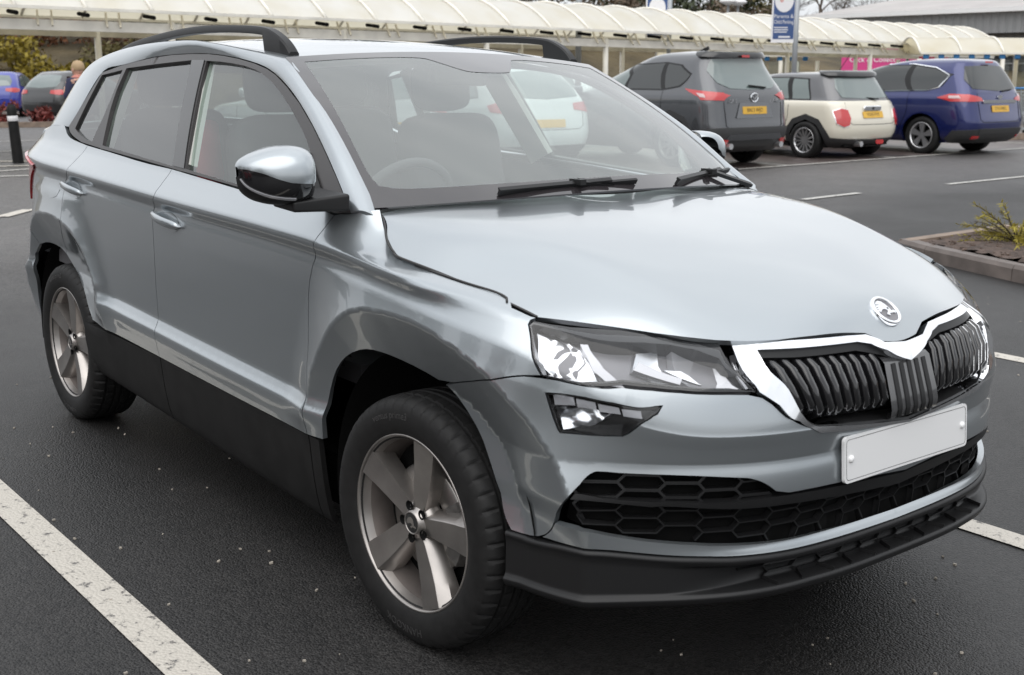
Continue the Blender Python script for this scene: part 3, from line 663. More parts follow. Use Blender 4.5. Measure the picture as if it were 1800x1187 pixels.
# radar cover in the middle of the grille: a flat gloss plate with shallow ribs
rp = []
for t_, o_ in ((1.033, -.03), (1.030, -.008), (1.018, .004), (.98, .010), (.93, .012), (.875, .010), (.852, .0), (.84, -.03)):
    rp.append([SW.pos(abs(s_), t_) * np.array([1, 1 if s_ >= 0 else -1, 1]) + SW.nrm(abs(s_), t_) * np.array([1, 1 if s_ >= 0 else -1, 1]) * o_ for s_ in np.linspace(-.135, .135, 9)])
MB().grid(rp).obj('radar_cover', mat('smoked_radar_cover', (.05, .05, .052), .16, coat=.6), hero, True)
for s_ in (-.09, -.045, 0, .045, .09):
    P = []
    for t_, o_ in ((1.016, .006), (.98, .0122), (.93, .0142), (.875, .0122), (.855, .003)):
        sy = 1 if s_ >= 0 else -1; P.append([SW.pos(abs(s_ + e), t_) * np.array([1, 1 if s_ + e >= 0 else -1, 1]) + SW.nrm(abs(s_), t_) * np.array([1, sy, 1]) * o_ for e in (-.011, .011)])
    MB().grid(P).obj('radar_rib', M['blk'], hero, True)
# --- lamps ---
hlp = [tuple(p) for p in T['headlight']]
def lamp(side):
    L = panel('headlight', SW, sp(hlp), M['house'], hero, side, step=.02, off=-.045, depth=0, gap=-.006)
    g = 1 if side == 'R' else -1
    def sub(n, poly, m, **k): return panel(n, SW, poly, m, L, side, **k)
    sub('lens', sp(hlp), M['lens'], step=.02, off=-.001, depth=.002, gap=.004)
    fr_o = sp(hlp); fr_i = [tuple(q) for q in inset(np.array(fr_o), .0075, False)]
    sub('lamp_seal', fr_o, M['gloss'], holes=(fr_i,), step=.02, off=-.004, depth=.045, gap=.0015)
    # outer reflector bowl, its bright edge, centre projector bowl, inner wedge reflector
    sub('reflector', [(1.262, 1.026), (1.17, 1.034), (1.135, 1.031), (1.085, .998), (1.06, .985), (1.12, .966), (1.2, .955), (1.225, .968)], M['mirror'], step=.015, depth=.02, offn=lambda v: -.030 - .016 * np.cos((v[:, 0] - 1.16) * 14) + .004 * np.sin(v[:, 0] * 160) * np.sin(v[:, 1] * 260), gap=0)
    sub('reflector_rim', [(1.135, 1.031), (1.115, 1.034), (1.06, 1.005), (1.0, .993), (1.035, .99), (1.085, .998)], M['clearpl'], step=.015, depth=.03, off=-.016, gap=0)
    sub('reflector', [(.985, 1.041), (.93, 1.044), (.895, 1.028), (.87, 1.014), (.93, 1.012), (.985, 1.02)], M['mirror'], step=.015, depth=.02, offn=lambda v: -.026 - .012 * np.cos((v[:, 0] - .93) * 22), gap=0)
    sub('reflector_shade', [(.985, 1.019), (.86, 1.012), (.855, 1.024), (.975, 1.033)], M['clearpl'], step=.02, depth=.02, off=-.014, gap=0)
    sub('reflector', [(.895, 1.046), (.80, 1.046), (.74, 1.040), (.69, 1.010), (.79, 1.013), (.85, 1.026)], M['clearpl'], step=.02, depth=.02, offn=lambda v: -.03 - .02 * np.cos((v[:, 0] - .79) * 18), gap=0)
    sub('reflector', [(.905, 1.032), (.86, 1.034), (.835, 1.030), (.80, 1.016), (.845, 1.024)], M['mirror'], step=.015, depth=.01, off=-.018, gap=0)
    sub('indicator_strip', [(.716, 1.040), (.709, 1.038), (.672, 1.008), (.680, 1.007)], M['clearpl'], step=.02, depth=.008, off=-.006, gap=0)
    fp = [tuple(p) for p in T['foglight']]
    Fg = panel('fog_light', SW, sp(fp), M['gloss'], hero, side, step=.015, off=-.035, depth=0, gap=-.004)
    def sf(n, poly, m, **k): return panel(n, SW, poly, m, Fg, side, **k)
    sf('lens', sp(fp), M['lens'], step=.02, off=-.003, depth=.002, gap=.003)
    fo = sp(fp); fi = [tuple(q) for q in inset(np.array(fo), .006, False)]
    sf('lamp_seal', fo, M['gloss'], holes=(fi,), step=.02, off=-.004, depth=.035, gap=.001)
    # row of day-running cells over a faceted bowl
    for a, b in ((1.178, 1.125), (1.12, 1.07), (1.065, 1.01), (1.005, .955)):
        ta = np.interp(a, [.905, 1.1915], [.984, .899]); tb = np.interp(b, [.905, 1.1915], [.984, .899])
        sf('running_light_cell', [(a, ta), (b, tb + .003), (b - .006, tb - .028), (a - .006, ta - .034)], M['clearpl'], step=.02, depth=.01, off=-.012, gap=.001)
    sf('reflector', [(1.17, .862), (1.10, .884), (1.04, .92), (1.02, .93), (1.07, .835), (1.12, .81), (1.146, .80)], M['mirror'], step=.015, depth=.01, offn=lambda v: -.022 + .012 * np.sin(v[:, 0] * 70) * np.cos(v[:, 1] * 90), gap=0)
for s_ in 'RL': lamp(s_)
# --- number plate ---
pz = np.array([.8722, 0, .6135]); pu = np.array([0, 1, 0]); pv = np.array([-.0098, 0, .109]); pv /= np.linalg.norm(pv); pn = np.cross(pu, pv)
def on_plate(x, y, z): return pz + pu * x + pv * y + pn * z
np_ = MB().prism(rrect(.520, .111, .012), -.008, .0, on_plate).obj('number_plate', M['plate'], hero)
o_ = rrect(.507, .098, .010); i_ = rrect(.5045, .0955, .009); n_ = len(o_)
MB().add([on_plate(x, y, .0006) for x, y in o_ + i_], [(k, (k + 1) % n_, n_ + (k + 1) % n_, n_ + k) for k in range(n_)]).obj('plate_border', M['plateb'], np_)
for x_ in (-.236, .236):
    P = [[on_plate(x_ + r_ * math.cos(a), .002 + r_ * math.sin(a), h_) for a in np.linspace(0, 2 * math.pi, 14, endpoint=False)] for r_, h_ in ((.0085, 0), (.0085, .004), (.006, .0062), (.0005, .0068))]
    MB().grid(P, wrap_v=True).obj('screw_cap', mat('white_screw_cap', (.8, .8, .8), .3), np_, True)
# --- bonnet, screen, side glass ---
gapH = [(0, -.955), (.0, -.90), (.012, -.865), (.03, -.868), (.075, -.905), (.1392, -.9134), (.2615, -.9732), (.3173, -.987), (.6016, -.9742), (.8251, -.9718), (.9292, -.9562)]
gH = T['gapH'][2:]; fH = T['frontH'][1:]
bon = [(.0, 0.0), (.0, -.60), (.002, -.78), (.0079, -.8254)] + [tuple(p) for p in gH] + [tuple(p) for p in fH[:-1]] + [(1.0, -.0843), (1.0, 0.0)]
bonm = [(u_, -v_) for u_, v_ in bon[::-1] if abs(v_) > 1e-6]
BON = panel('bonnet', SB, smooth_poly(bon + bonm, 1, .25), M['paint'], hero, 'R', step=.022, gap=.0022)
for sg_ in (1, -1):
    cl = np.array([(.012, -.835)] + [tuple(q) for q in T['gapH'][2:]]); cl = ncs(np.arange(len(cl)), cl, np.linspace(0, len(cl) - 1, 60)); pts_ = (SB.pos(cl[:, 0], cl[:, 1]) + SB.nrm(cl[:, 0], cl[:, 1]) * .001) * np.array([1, sg_, 1])
    MB().tube(pts_, .0034, 6, True).obj('bonnet_gap_line', M['rubber'], hero, True)  # black tube drawn in for the shade of the bonnet shut gap
    cl = np.array([tuple(q) for q in T['fender'][10:15]]); cl = ncs(np.arange(len(cl)), cl, np.linspace(0, len(cl) - 1, 50)); pts_ = (SW.pos(cl[:, 0], cl[:, 1]) + SW.nrm(cl[:, 0], cl[:, 1]) * .0015) * np.array([1, sg_, 1])
    MB().tube(pts_, .0030, 6, True).obj('wing_gap_line', M['rubber'], hero, True)  # the same gap shade drawn as a tube along the wing edge
panel('windscreen', SS, [(0, -1), (0, 1), (1, 1), (1, -1)], M['screen'], hero, 'R', step=.04, gap=.004, depth=.004)
wsi = [tuple(p) for p in T['ws_in']]
wsi = [(.9382, -.925), (.944, -.62), (.938, -.30), (.90, -.255), (.80, -.16), (.79, -.10), (.785, 0), (.79, .09), (.80, .13), (.90, .245), (.938, .29), (.944, .62), (.938, .925), (.60, .945), (.18, .965), (.11, .945), (.082, .88), (.078, .5), (.077, 0), (.078, -.5), (.082, -.88), (.11, -.945), (.18, -.962), (.60, -.945)]
panel('windscreen_border', SS, [(0, -1), (0, 1), (1, 1), (1, -1)], M['frit'], hero, 'R', holes=(smooth_poly(wsi, 2, .9),), step=.03, gap=.003, depth=.006, off=.0012)
both('front_door_glass', SG, sp(T['glass_front'][:7] + [(-.60, 1.178), (-.553, 1.130), (-.66, 1.118)] + T['glass_front'][9:]), M['glass'], step=.03, depth=.003, off=-.012, gap=-.006)
both('rear_door_glass', SG, sp(T['glass_rear']), M['privacy'], step=.03, depth=.003, off=-.012, gap=-.006)
both('quarter_glass', SG, sp(T['glass_quarter']), M['privacy'], step=.03, depth=.003, off=-.008, gap=-.006)
dlo = [tuple(p) for p in T['dlo']]; DLO = sp(dlo)
both('window_surround', SG, DLO, M['trim'], holes=(sp(T['glass_front'][:7] + [(-.60, 1.178), (-.553, 1.130), (-.66, 1.118)] + T['glass_front'][9:]), sp(T['glass_rear']), sp(T['glass_quarter'])), step=.02, depth=.014, off=.002, gap=.001)
both('pillar_trim', SG, T['bpillar'], M['gloss'], step=.04, depth=.006, off=.006, gap=.002)
both('mirror_sail', SG, [(-.675, 1.252), (-.4648, 1.0946), (-.545, 1.105), (-.60, 1.118), (-.635, 1.150)], M['blk'], step=.03, depth=.006, off=.008, gap=.002)
# rubber seal line along the door frame
# --- upper body side: A-pillar, cant rail and D-pillar as one strip from the window outline to the roof edge ---
C2 = [(-.305, -.785, 1.098)] + [tuple(SS.pos(u_, -.985)) for u_ in (.10, .3, .55, .8, .97)] + [(-1.20, -.628, 1.545), (-1.6, -.618, 1.572), (-2.0, -.608, 1.577), (-2.4, -.598, 1.562), (-2.75, -.60, 1.52), (-2.93, -.628, 1.445), (-3.02, -.67, 1.345), (-3.12, -.725, 1.205)]
C1g = [(-.3716, 1.1047), (-.44, 1.155), (-.5264, 1.2136), (-.7, 1.319), (-.90, 1.418), (-1.05, 1.472), (-1.20, 1.506), (-1.5, 1.536), (-1.8, 1.5405), (-2.1, 1.527), (-2.36, 1.498), (-2.5197, 1.469), (-2.60, 1.345), (-2.678, 1.245)]
C1 = [tuple(SG.pos(x_, z_) + SG.nrm(x_, z_) * .002) for x_, z_ in C1g]
def make_rail():
    n = 160; k = np.arange(len(C1)); u = np.linspace(0, len(C1) - 1, n)
    a = ncs(k, np.array(C1), u); b = ncs(k, np.array(C2), u)
    d = b - a; tn = np.gradient((a + b) / 2, axis=0); nn = np.cross(tn, d); nn /= np.linalg.norm(nn, axis=1, keepdims=True)
    nn = np.where((nn[:, 1] > 0)[:, None], -nn, nn); w = np.linalg.norm(d, axis=1)
    v = np.linspace(0, 1, 30); bul = np.minimum(w * .22, .035)
    P = a[:, None] + d[:, None] * v[None, :, None] + nn[:, None] * (bul[:, None] * (4 * v * (1 - v))[None, :])[..., None]
    return Surf(u / (len(C1) - 1), v, P)
SRL = orient(make_rail(), 80, 15, (0, -.7, .7))
both('roof_side_rail', SRL, [(0, 0), (1, 0), (1, 1), (0, 1)], M['paint'], step=.02, gap=0, depth=.012)
# join between D-pillar foot and the shoulder
def make_dfoot():
    a = np.array([tuple(SG.pos(x_, z_)) for x_, z_ in ((-2.678, 1.245), (-2.6471, 1.2257), (-2.5821, 1.2077), (-2.4398, 1.185), (-2.2, 1.176))])
    return a
# --- roof and tail ---
def make_roof():
    E = np.array(C2[5:]); k = np.arange(len(E)); u = np.linspace(0, len(E) - 1, 90); e = ncs(k, E, u); v = np.linspace(-1, 1, 61)
    P = np.zeros((len(u), len(v), 3)); f = 1 - np.abs(v)**2.2
    cz = np.interp(u, [0, 2, 5, 6, 8], [.03, .036, .034, .03, .02]); cxb = np.interp(u, [0, 1, 3, 5, 6, 8], [0.045, .02, 0, -.03, -.08, -.12])
    P[..., 0] = e[:, None, 0] + cxb[:, None] * f; P[..., 1] = e[:, None, 1] * -v[None] * -1; P[..., 2] = e[:, None, 2] + cz[:, None] * f
    return Surf(u, v, P)
SRF = orient(make_roof(), 30, 30, (0, 0, 1))
panel('roof', SRF, [(0, -1), (0, 1), (5.6, 1), (5.6, -1)], M['paint'], hero, 'R', step=.06, gap=0, depth=.01)
panel('rear_window', SRF, [(5.66, -1), (5.66, 1), (8, 1), (8, -1)], M['privacy'], hero, 'R', step=.08, gap=0, depth=.006)
# --- roof rails ---
def roof_rail(sg):
    xs = [-1.075, -1.12, -1.19, -1.28, -1.5, -1.84, -2.25, -2.45, -2.55, -2.60]; zt = [1.545, 1.582, 1.612, 1.628, 1.638, 1.636, 1.606, 1.580, 1.556, 1.535]
    n = 70; C = ncs(np.arange(len(xs)), np.stack([xs, zt], 1), np.linspace(0, len(xs) - 1, n)); V = []; 
    for x_, z_ in C:
        zb = z_ - .026 if -2.40 < x_ < -1.235 else np.interp(x_, [-2.7, -2.4, -2, -1.6, -1.2, -1.0], [1.50, 1.545, 1.565, 1.56, 1.532, 1.50])
        y0 = -.612 + .012 * ((x_ + 1.8) / .8)**2; w_ = .018
        V.append([(x_, sg * (y0 + a_), b_) for a_, b_ in ((-w_, zb), (-w_, z_ - .008), (-w_ * .7, z_ - .001), (w_ * .7, z_), (w_, z_ - .006), (w_, zb))])
    mb = MB().grid(V, wrap_v=True); n6 = len(mb.V); mb.F += [tuple(range(6))[::-1], tuple(range(n6 - 6, n6))]
    return autosmooth(mb.obj('roof_rail', M['blk'], hero), .7)
roof_rail(1); roof_rail(-1)
# --- wipers and scuttle ---
def wiper(a, b, arm):
    A = np.array(SS.pos(*a)) + SS.nrm(*a) * .012; B = np.array(SS.pos(*b)) + SS.nrm(*b) * .012; n = SS.nrm(*a)
    w = MB().bar(A, B, .009, .016, n).bar(A + n * .012, B * .8 + A * .2 + n * .014, .014, .006, n).obj('wiper', M['blk'], hero)
    k = MB().bar((A * .45 + B * .55) + n * .018, np.array(arm), .016, .012, n).box((A * .45 + B * .55) + n * .016, (.05, .022, .016)).obj('wiper_arm', M['blk'], w); return w
wiper((.018, -.585), (.03, .03), (-.14, .02, 1.152)); wiper((.012, .25), (.075, .86), (-.22, .66, 1.128))
scp = [[tuple(SB.pos(0.0, v_) + np.array([.06, 0, -.018])), tuple(SS.pos(0.0, v_ * .97) + np.array([-.03, 0, -.022]))] for v_ in np.linspace(-.88, .88, 30)]
MB().grid(scp).obj('scuttle_panel', M['blkm'], hero, True)
# --- door mirrors ---
def make_mirror():
    yy = np.array([.915, .925, .955, 1.0, 1.045, 1.075, 1.09, 1.096]); top = np.array([.060, .070, .078, .076, .060, .040, .024, .010]); bot = np.array([-.064, -.074, -.080, -.080, -.074, -.062, -.046, -.018])
    fr = np.array([.060, .085, .105, .105, .088, .062, .040, .014]); zc = np.array([1.208, 1.208, 1.208, 1.208, 1.211, 1.216, 1.220, 1.222]); xc = np.array([-.470, -.470, -.474, -.482, -.490, -.497, -.502, -.505])
    u = np.linspace(0, 7, 60); k = np.arange(8); f = lambda a: ncs(k, a, u)
    Y, tp, bt, fx, zz, xx = map(f, (yy, top, bot, fr, zc, xc)); v = np.linspace(0, 1, 50); P = np.zeros((60, 50, 3))
    a = (v - .5) * math.pi * 1.16
    c = np.sign(np.cos(a)) * np.abs(np.cos(a)) ** .75; s_ = -np.sin(a); s_ = np.sign(s_) * np.abs(s_) ** .8
    P[..., 0] = xx[:, None] + fx[:, None] * np.where(c > 0, c, c * .5)[None]; P[..., 1] = -Y[:, None]
    P[..., 2] = zz[:, None] + np.where(s_ > 0, tp[:, None] * s_, -bt[:, None] * s_)
    return Surf(u, v, P)
SM = orient(make_mirror(), 30, 25, (1, -.2, 0))
for s_ in 'RL':
    g = 1 if s_ == 'R' else -1
    md = panel('door_mirror', SM, [(0, .50), (7, .42), (7, .70), (0, .70)], M['gloss'], hero, s_, step=.06, gap=0, depth=.004)
    panel('mirror_cap', SM, [(0, 0), (7, 0), (7, .41), (5, .47), (3, .53), (1.5, .545), (.7, .52), (0, .45)], M['paint'], md, s_, step=.06, gap=0, depth=.006, off=.0015)
    panel('mirror_base', SM, [(0, .705), (7, .705), (7, 1), (0, 1)], M['blk'], md, s_, step=.06, gap=0, depth=.004)
    panel('indicator_lens', SM, [(2.6, .685), (6.6, .672), (6.6, .70), (2.6, .712)], M['clearpl'], md, s_, step=.06, gap=0, depth=.004, off=.003)
    b = [tuple(SM.pos(u_, v_) * np.array([1, g, 1])) for u_, v_ in [(x_, 0.0) for x_ in np.linspace(0, 7, 14)] + [(x_, 1.0) for x_ in np.linspace(7, 0, 14)]]
    mesh_obj('mirror_glass', b, [tuple(range(28))], M['chrome'], md)
    A = MB(); A.add([(x_, g * y_, z_) for x_, y_, z_ in ((-.40, -.985, 1.142), (-.52, -.985, 1.142), (-.52, -.985, 1.118), (-.40, -.985, 1.112), (-.355, -.835, 1.160), (-.52, -.835, 1.165), (-.52, -.835, 1.118), (-.355, -.835, 1.112))], [(0, 1, 2, 3), (7, 6, 5, 4), (0, 4, 5, 1), (1, 5, 6, 2), (2, 6, 7, 3), (3, 7, 4, 0)])
    bevel(A.obj('mirror_arm', M['blk'], md), .008, 3)
    if s_ == 'L': md.matrix_world = Matrix.Translation((-.60, .785, 0)) @ Matrix.Rotation(math.radians(62), 4, 'Z') @ Matrix.Translation((.52, -.875, 0))   # folded back
# --- door handles ---
def handle(s0, s1, t0, t1, sd_):
    g = 1 if sd_ == 'R' else -1; n = 22; V = []
    for i in range(n):
        f = i / (n - 1); s_ = s0 + (s1 - s0) * f; t_ = t0 + (t1 - t0) * f; p = SW.pos(s_, t_); nn = SW.nrm(s_, t_)
        e = (1 - (2 * f - 1) ** 6) ** .5 if 0 < f < 1 else .05; h = .012 * e + .002; o = .034 * math.sin(math.pi * min(1, max(0, .06 + .88 * f))) ** .45 * (1 if 0 < f < 1 else .2); upv = np.array([0, 0, 1])
        sk = .006 * (1 - f)
        V.append([(p + nn * (o - .010 + .010 * math.cos(a)) + upv * (h * (1.25 if math.sin(a) > 0 else 1) * math.sin(a))) * np.array([1, g, 1]) for a in np.linspace(0, 2 * math.pi, 12, endpoint=False)])
    mb = MB().grid(V, wrap_v=True); mb.F += [tuple(range(12))[::-1], tuple(range((n - 1) * 12, n * 12))]
    H = mb.obj('door_handle', M['paint'], hero, True)
    # recessed cup behind the grip
    sc, tc_ = s0 * .42 + s1 * .58, (t0 + t1) / 2 - .004
    P = []
    for k_ in np.linspace(0, 1, 6):
        P.append([(SW.pos(sc + .085 * k_ * math.cos(a), tc_ + .034 * k_ * math.sin(a)) + SW.nrm(sc, tc_) * (.0015)) * np.array([1, g, 1]) for a in np.linspace(0, 2 * math.pi, 24, endpoint=False)])
    MB().grid(P, wrap_v=True).obj('handle_cup', M['gripcup'], H, True)
M['gripcup'] = M['paint']
for sd_ in 'RL':
    handle(3.500, 3.245, .982, .968, sd_); handle(4.545, 4.275, .984, .972, sd_)
# --- badge on the bonnet ---
bp = np.array(SB.pos(.9206, 0.0)); bn = np.array(SB.nrm(.9206, 0.0)); bx_ = np.array([0., 1., 0.]); by_ = np.cross(bn, bx_); by_ /= np.linalg.norm(by_)
if by_[2] < 0: by_ = -by_
def on_badge(x, y, z): return bp + bx_ * x + by_ * y + bn * (z + .0015)
P = []
for r_, h_ in ((.0445, -.006), (.0445, .003), (.043, .006), (.040, .0072), (.036, .0065), (.0345, .003), (.0345, .000)):
    P.append([on_badge(r_ * math.cos(a), r_ * math.sin(a), h_) for a in np.linspace(0, 2 * math.pi, 40, endpoint=False)])
BD = MB().grid(P, wrap_v=True).obj('bonnet_badge', M['chrome'], hero, True)
mesh_obj('badge_field', [on_badge(.035 * math.cos(a), .035 * math.sin(a), .0005) for a in np.linspace(0, 2 * math.pi, 32, endpoint=False)], [tuple(range(32))], mat('badge_grey_field', (.16, .155, .165), .3), BD)
wing = [(-.0315, .012), (-.026, .0205), (-.017, .028), (-.006, .031), (.004, .027), (.011, .018), (.0155, .006), (.0175, -.004), (.0235, -.004), (.0225, -.0005), (.0315, -.008), (.0225, -.0145), (.0235, -.0105), (.004, -.0105), (.0015, -.0175), (-.0085, -.012), (-.0055, -.0095), (.004, -.0035), (.0015, .002), (-.0055, .0045), (-.0145, .003), (-.0235, -.003), (-.0335, .0005)]
MB().prism(wing, .0008, .0042, on_badge).obj('winged_arrow_emblem', M['chrome'], BD)
for pts in ([(-.031, .0095), (-.017, .0125), (-.030, .0115)], [(-.026, .0185), (-.011, .0185), (-.0245, .0205)], [(-.0325, .0035), (-.021, .0075), (-.0325, .0055)]):
    MB().prism(pts, .0043, .0047, on_badge).obj('feather_slit', M['plateb'], BD)
MB().prism([(.0095 + .0024 * math.cos(a), .0045 + .0034 * math.sin(a)) for a in np.linspace(0, 6.28, 12, endpoint=False)], .0043, .0047, on_badge).obj('emblem_eye', M['plateb'], BD)
# --- wheels ---
def lathe(prof, n, a0=0, mod=None):
    P = []
    for j in range(n):
        a = a0 + 2 * math.pi * j / n; P.append([((r + (mod(j, r, y) if mod else 0)) * math.cos(a), y, (r + (mod(j, r, y) if mod else 0)) * math.sin(a)) for r, y in prof])
    return MB().grid(P, wrap_u=True)
RTY, RRIM = .338, .238
tp = [(.225, .085), (.236, .094), (.250, .101), (.275, .1075), (.300, .106), (.318, .100), (.329, .090), (.334, .078)]
tread = [(.3365, .062), (.3365, .059), (.329, .057), (.329, .049), (.337, .047), (.3378, .020), (.330, .018), (.330, .010), (.338, .008)]
half = tp + tread
prof = [(r, -y) for r, y in half] + [(r, y) for r, y in half[::-1]]
def sipe(j, r, y):
    ph = j % 6
    if .070 < abs(y) < .095 and r > .325 and ph == 0: return -.007
    if .02 < abs(y) < .05 and r > .332 and ph == 3: return -.005
    return 0
tyre_me = lathe(prof, 300, 0, sipe).obj('tyre', M['tyre'], None, True); tyre_me = autosmooth(tyre_me, .45).data
rim_prof = [(.2375, -.086), (.2385, -.094), (.236, -.0965), (.2325, -.0955), (.230, -.090), (.226, -.080), (.219, -.06)]
rim_me = lathe(rim_prof, 120).obj('rim', M['alloy'], None, True).data
barrel_me = lathe([(.2195, -.062), (.208, -.03), (.203, .01), (.205, .06), (.228, .085)], 90).obj('rim_barrel', M['alloyd'], None, True).data
def spoke_mesh():
    st = [(.030, -.024, .026, -.074), (.060, -.030, .032, -.075), (.085, -.034, .036, -.076), (.125, -.038, .042, -.078), (.17, -.042, .048, -.082), (.205, -.045, .052, -.087), (.2295, -.047, .055, -.090)]
    P = []
    for r, a, b, y in st:
        w = 1 if r > .1 else .7; sh = .012 + .012 * (r - .03) / .2
        P.append([(r, a - .004, -.030), (r, a - .002, y + .014), (r, a, y + .001), (r, a + (b - a) * .3, y - .0005), (r, a + (b - a) * .72, y - .0025), (r, b - sh, y - .003), (r, b - sh + .0025, y - .001), (r, b, y + .026), (r, b + .003, -.030)])
    P = [[(math.sqrt(max(r * r - t * t, 0)) if r > .2 else r, t, y) for r, t, y in row] for row in P]
    return MB().grid([[(x_, y_, t_) for x_, t_, y_ in row] for row in P])
sp_o = spoke_mesh().obj('spoke', M['alloy'], None, True); spoke_me = autosmooth(sp_o, .5).data
hubcap = lathe([(.001, -.0885), (.024, -.0885), (.026, -.0875)], 32).obj('hub_cap', mat('wheel_cap_black', (.02, .02, .02), .3), None, True).data
hubring = lathe([(.0265, -.080), (.0265, -.0885), (.0285, -.0900), (.031, -.0885), (.034, -.080), (.05, -.072), (.062, -.058), (.062, -.03)], 48).obj('hub_ring', M['alloy'], None, True).data
hole_me = lathe([(.001, -.0775), (.0105, -.0775), (.0105, -.0815), (.0135, -.0825)], 20).obj('bolt_recess', M['dark'], None, True).data
disc_me = lathe([(.07, -.03), (.075, -.034), (.145, -.034), (.148, -.03), (.148, -.01)], 60).obj('brake_disc', M['disc'], None, True).data
shield_me = lathe([(.001, .0), (.206, .0)], 40).obj('brake_shield', M['dark'], None, False).data
cal = MB(); 
for i in range(8):
    a0, a1 = math.radians(-32 + 8 * i), math.radians(-24 + 8 * i); 
    cal.add([(r * math.cos(a), y, r * math.sin(a)) for a in (a0, a1) for r, y in ((.112, -.052), (.162, -.052), (.170, -.03), (.112, -.03))], [(0, 1, 5, 4), (1, 2, 6, 5), (3, 0, 4, 7), (0, 3, 2, 1), (4, 5, 6, 7)])
cal_me = cal.obj('brake_caliper', mat('cast_iron_caliper', (.11, .105, .10), .55, .5, noise=(40, .3)), None).data
nut_me = None
def ring_text(body, size, r0, th0, y):
    V, F = text_mesh(body, size, .0006); th = th0 - V[:, 0] / r0; rr = r0 + V[:, 1]
    sb = np.interp(rr, [.25, .275, .300, .318], [.101, .1075, .106, .100])
    return mesh_obj('tyre_lettering', np.stack([rr * np.cos(th), -(sb + .0003 + (V[:, 2] > 0) * .0009), rr * np.sin(th)], 1), F, M['tyrelet'])
M['tyrelet'] = mat('raised_tyre_lettering', (.040, .039, .039), .38)
let1 = ring_text('HANKOOK', .030, .289, math.radians(-92), 0).data; let2 = ring_text('ventus prime3', .027, .289, math.radians(104), 0).data
emb = MB().prism([(x_ * .62 + .001, y_ * .62 - .003) for x_, y_ in wing], -.0893, -.0899, lambda x, y, z: (x, z, y)).obj('cap_emblem', M['alloy'], None).data
for o_ in [o for o in COL.objects if o.parent is None and o.type == 'MESH' and o.name.split('.')[0] in ('tyre', 'rim', 'rim_barrel', 'spoke', 'hub_cap', 'hub_ring', 'bolt_recess', 'brake_disc', 'brake_shield', 'brake_caliper', 'tyre_lettering', 'cap_emblem')]: bpy.data.objects.remove(o_)
def wheel(x, y, steer, rot, mirror=False, z=.335):
    w = link(bpy.data.objects.new('wheel', None), hero); w.location = (x, y, z); w.rotation_euler = (0, rot, steer + (math.pi if mirror else 0))
    def ch(n, me, ang=None):
        o = link(bpy.data.objects.new(n, me), w)
        if ang is not None: o.rotation_euler = (0, -ang, 0)
        return o
    ch('tyre', tyre_me); ch('rim', rim_me); ch('rim_barrel', barrel_me); ch('hub_ring', hubring); ch('hub_cap', hubcap); ch('cap_emblem', emb); ch('brake_disc', disc_me); ch('brake_shield', shield_me); ch('brake_caliper', cal_me)
    ch('tyre_lettering', let1); ch('tyre_lettering', let2)
    for k in range(5):
        a = math.radians(78 + 72 * k); ch('spoke', spoke_me, a)
        b = math.radians(78 + 36 + 72 * k); o = ch('bolt_recess', hole_me); o.location = (.046 * math.cos(b), 0, .046 * math.sin(b))
    return w
wheel(-.005, -.792, math.radians(3), 0); wheel(-2.638, -.772, 0, math.radians(-2)); wheel(0, .792, math.radians(3), .3, True); wheel(-2.638, .772, 0, .2, True)
# --- wheel housings, underbody, inner shell ---
for cx_ in (0, -2.638):
    for g in (1, -1):
        a = np.linspace(math.radians(-2), math.radians(188), 26)
        P = [[(cx_ + r_ * math.cos(t_), g * y_, .335 + r_ * math.sin(t_)) for r_, y_ in ((.452, .835), (.45, .80), (.44, .55), (.001, .55))] for t_ in a]
        MB().grid(P).obj('wheel_housing', M['dark'], hero, True)
ub = MB()
for x0, x1, w_ in ((.60, .45, .40), (.45, -.47, .54), (-.47, -2.16, .78), (-2.16, -3.1, .54), (-3.1, -3.35, .5)): ub.box(((x0 + x1) / 2, 0, .285), (abs(x1 - x0), 2 * w_, .16))
ub.obj('underbody', M['dark'], hero)
# inner shell behind the shut lines
def shell(s0, s1, t0, t1, off):
    u_ = np.linspace(s0, s1, 60); v_ = np.linspace(t0, t1, 24); U_, V_ = np.meshgrid(u_, v_, indexing='ij'); P = SW.pos(U_, V_) - SW.nrm(U_, V_) * off
    keep = np.ones(P.shape[:2], bool)
    for cx_, cz_ in ARCH: keep &= np.hypot(P[..., 0] - cx_, P[..., 2] - cz_) > .5
    F = [(i * 24 + j, (i + 1) * 24 + j, (i + 1) * 24 + j + 1, i * 24 + j + 1) for i in range(59) for j in range(23) if keep[i, j] and keep[i + 1, j] and keep[i, j + 1] and keep[i + 1, j + 1]]
    V = P.reshape(-1, 3); n = len(V); return np.concatenate([V, V * np.array([1, -1, 1])]), F + [tuple(k + n for k in f[::-1]) for f in F]
V, F = shell(2.3, SR + 1.5, .3, 1.12, .024); mesh_obj('inner_shell', V, F, M['dark'], hero)
V, F = shell(1.30, 2.32, .3, 1.02, .03); mesh_obj('inner_shell', V, F, M['dark'], hero)
V, F = shell(0, 1.32, .3, 1.03, .12); mesh_obj('inner_shell', V, F, M['dark'], hero)
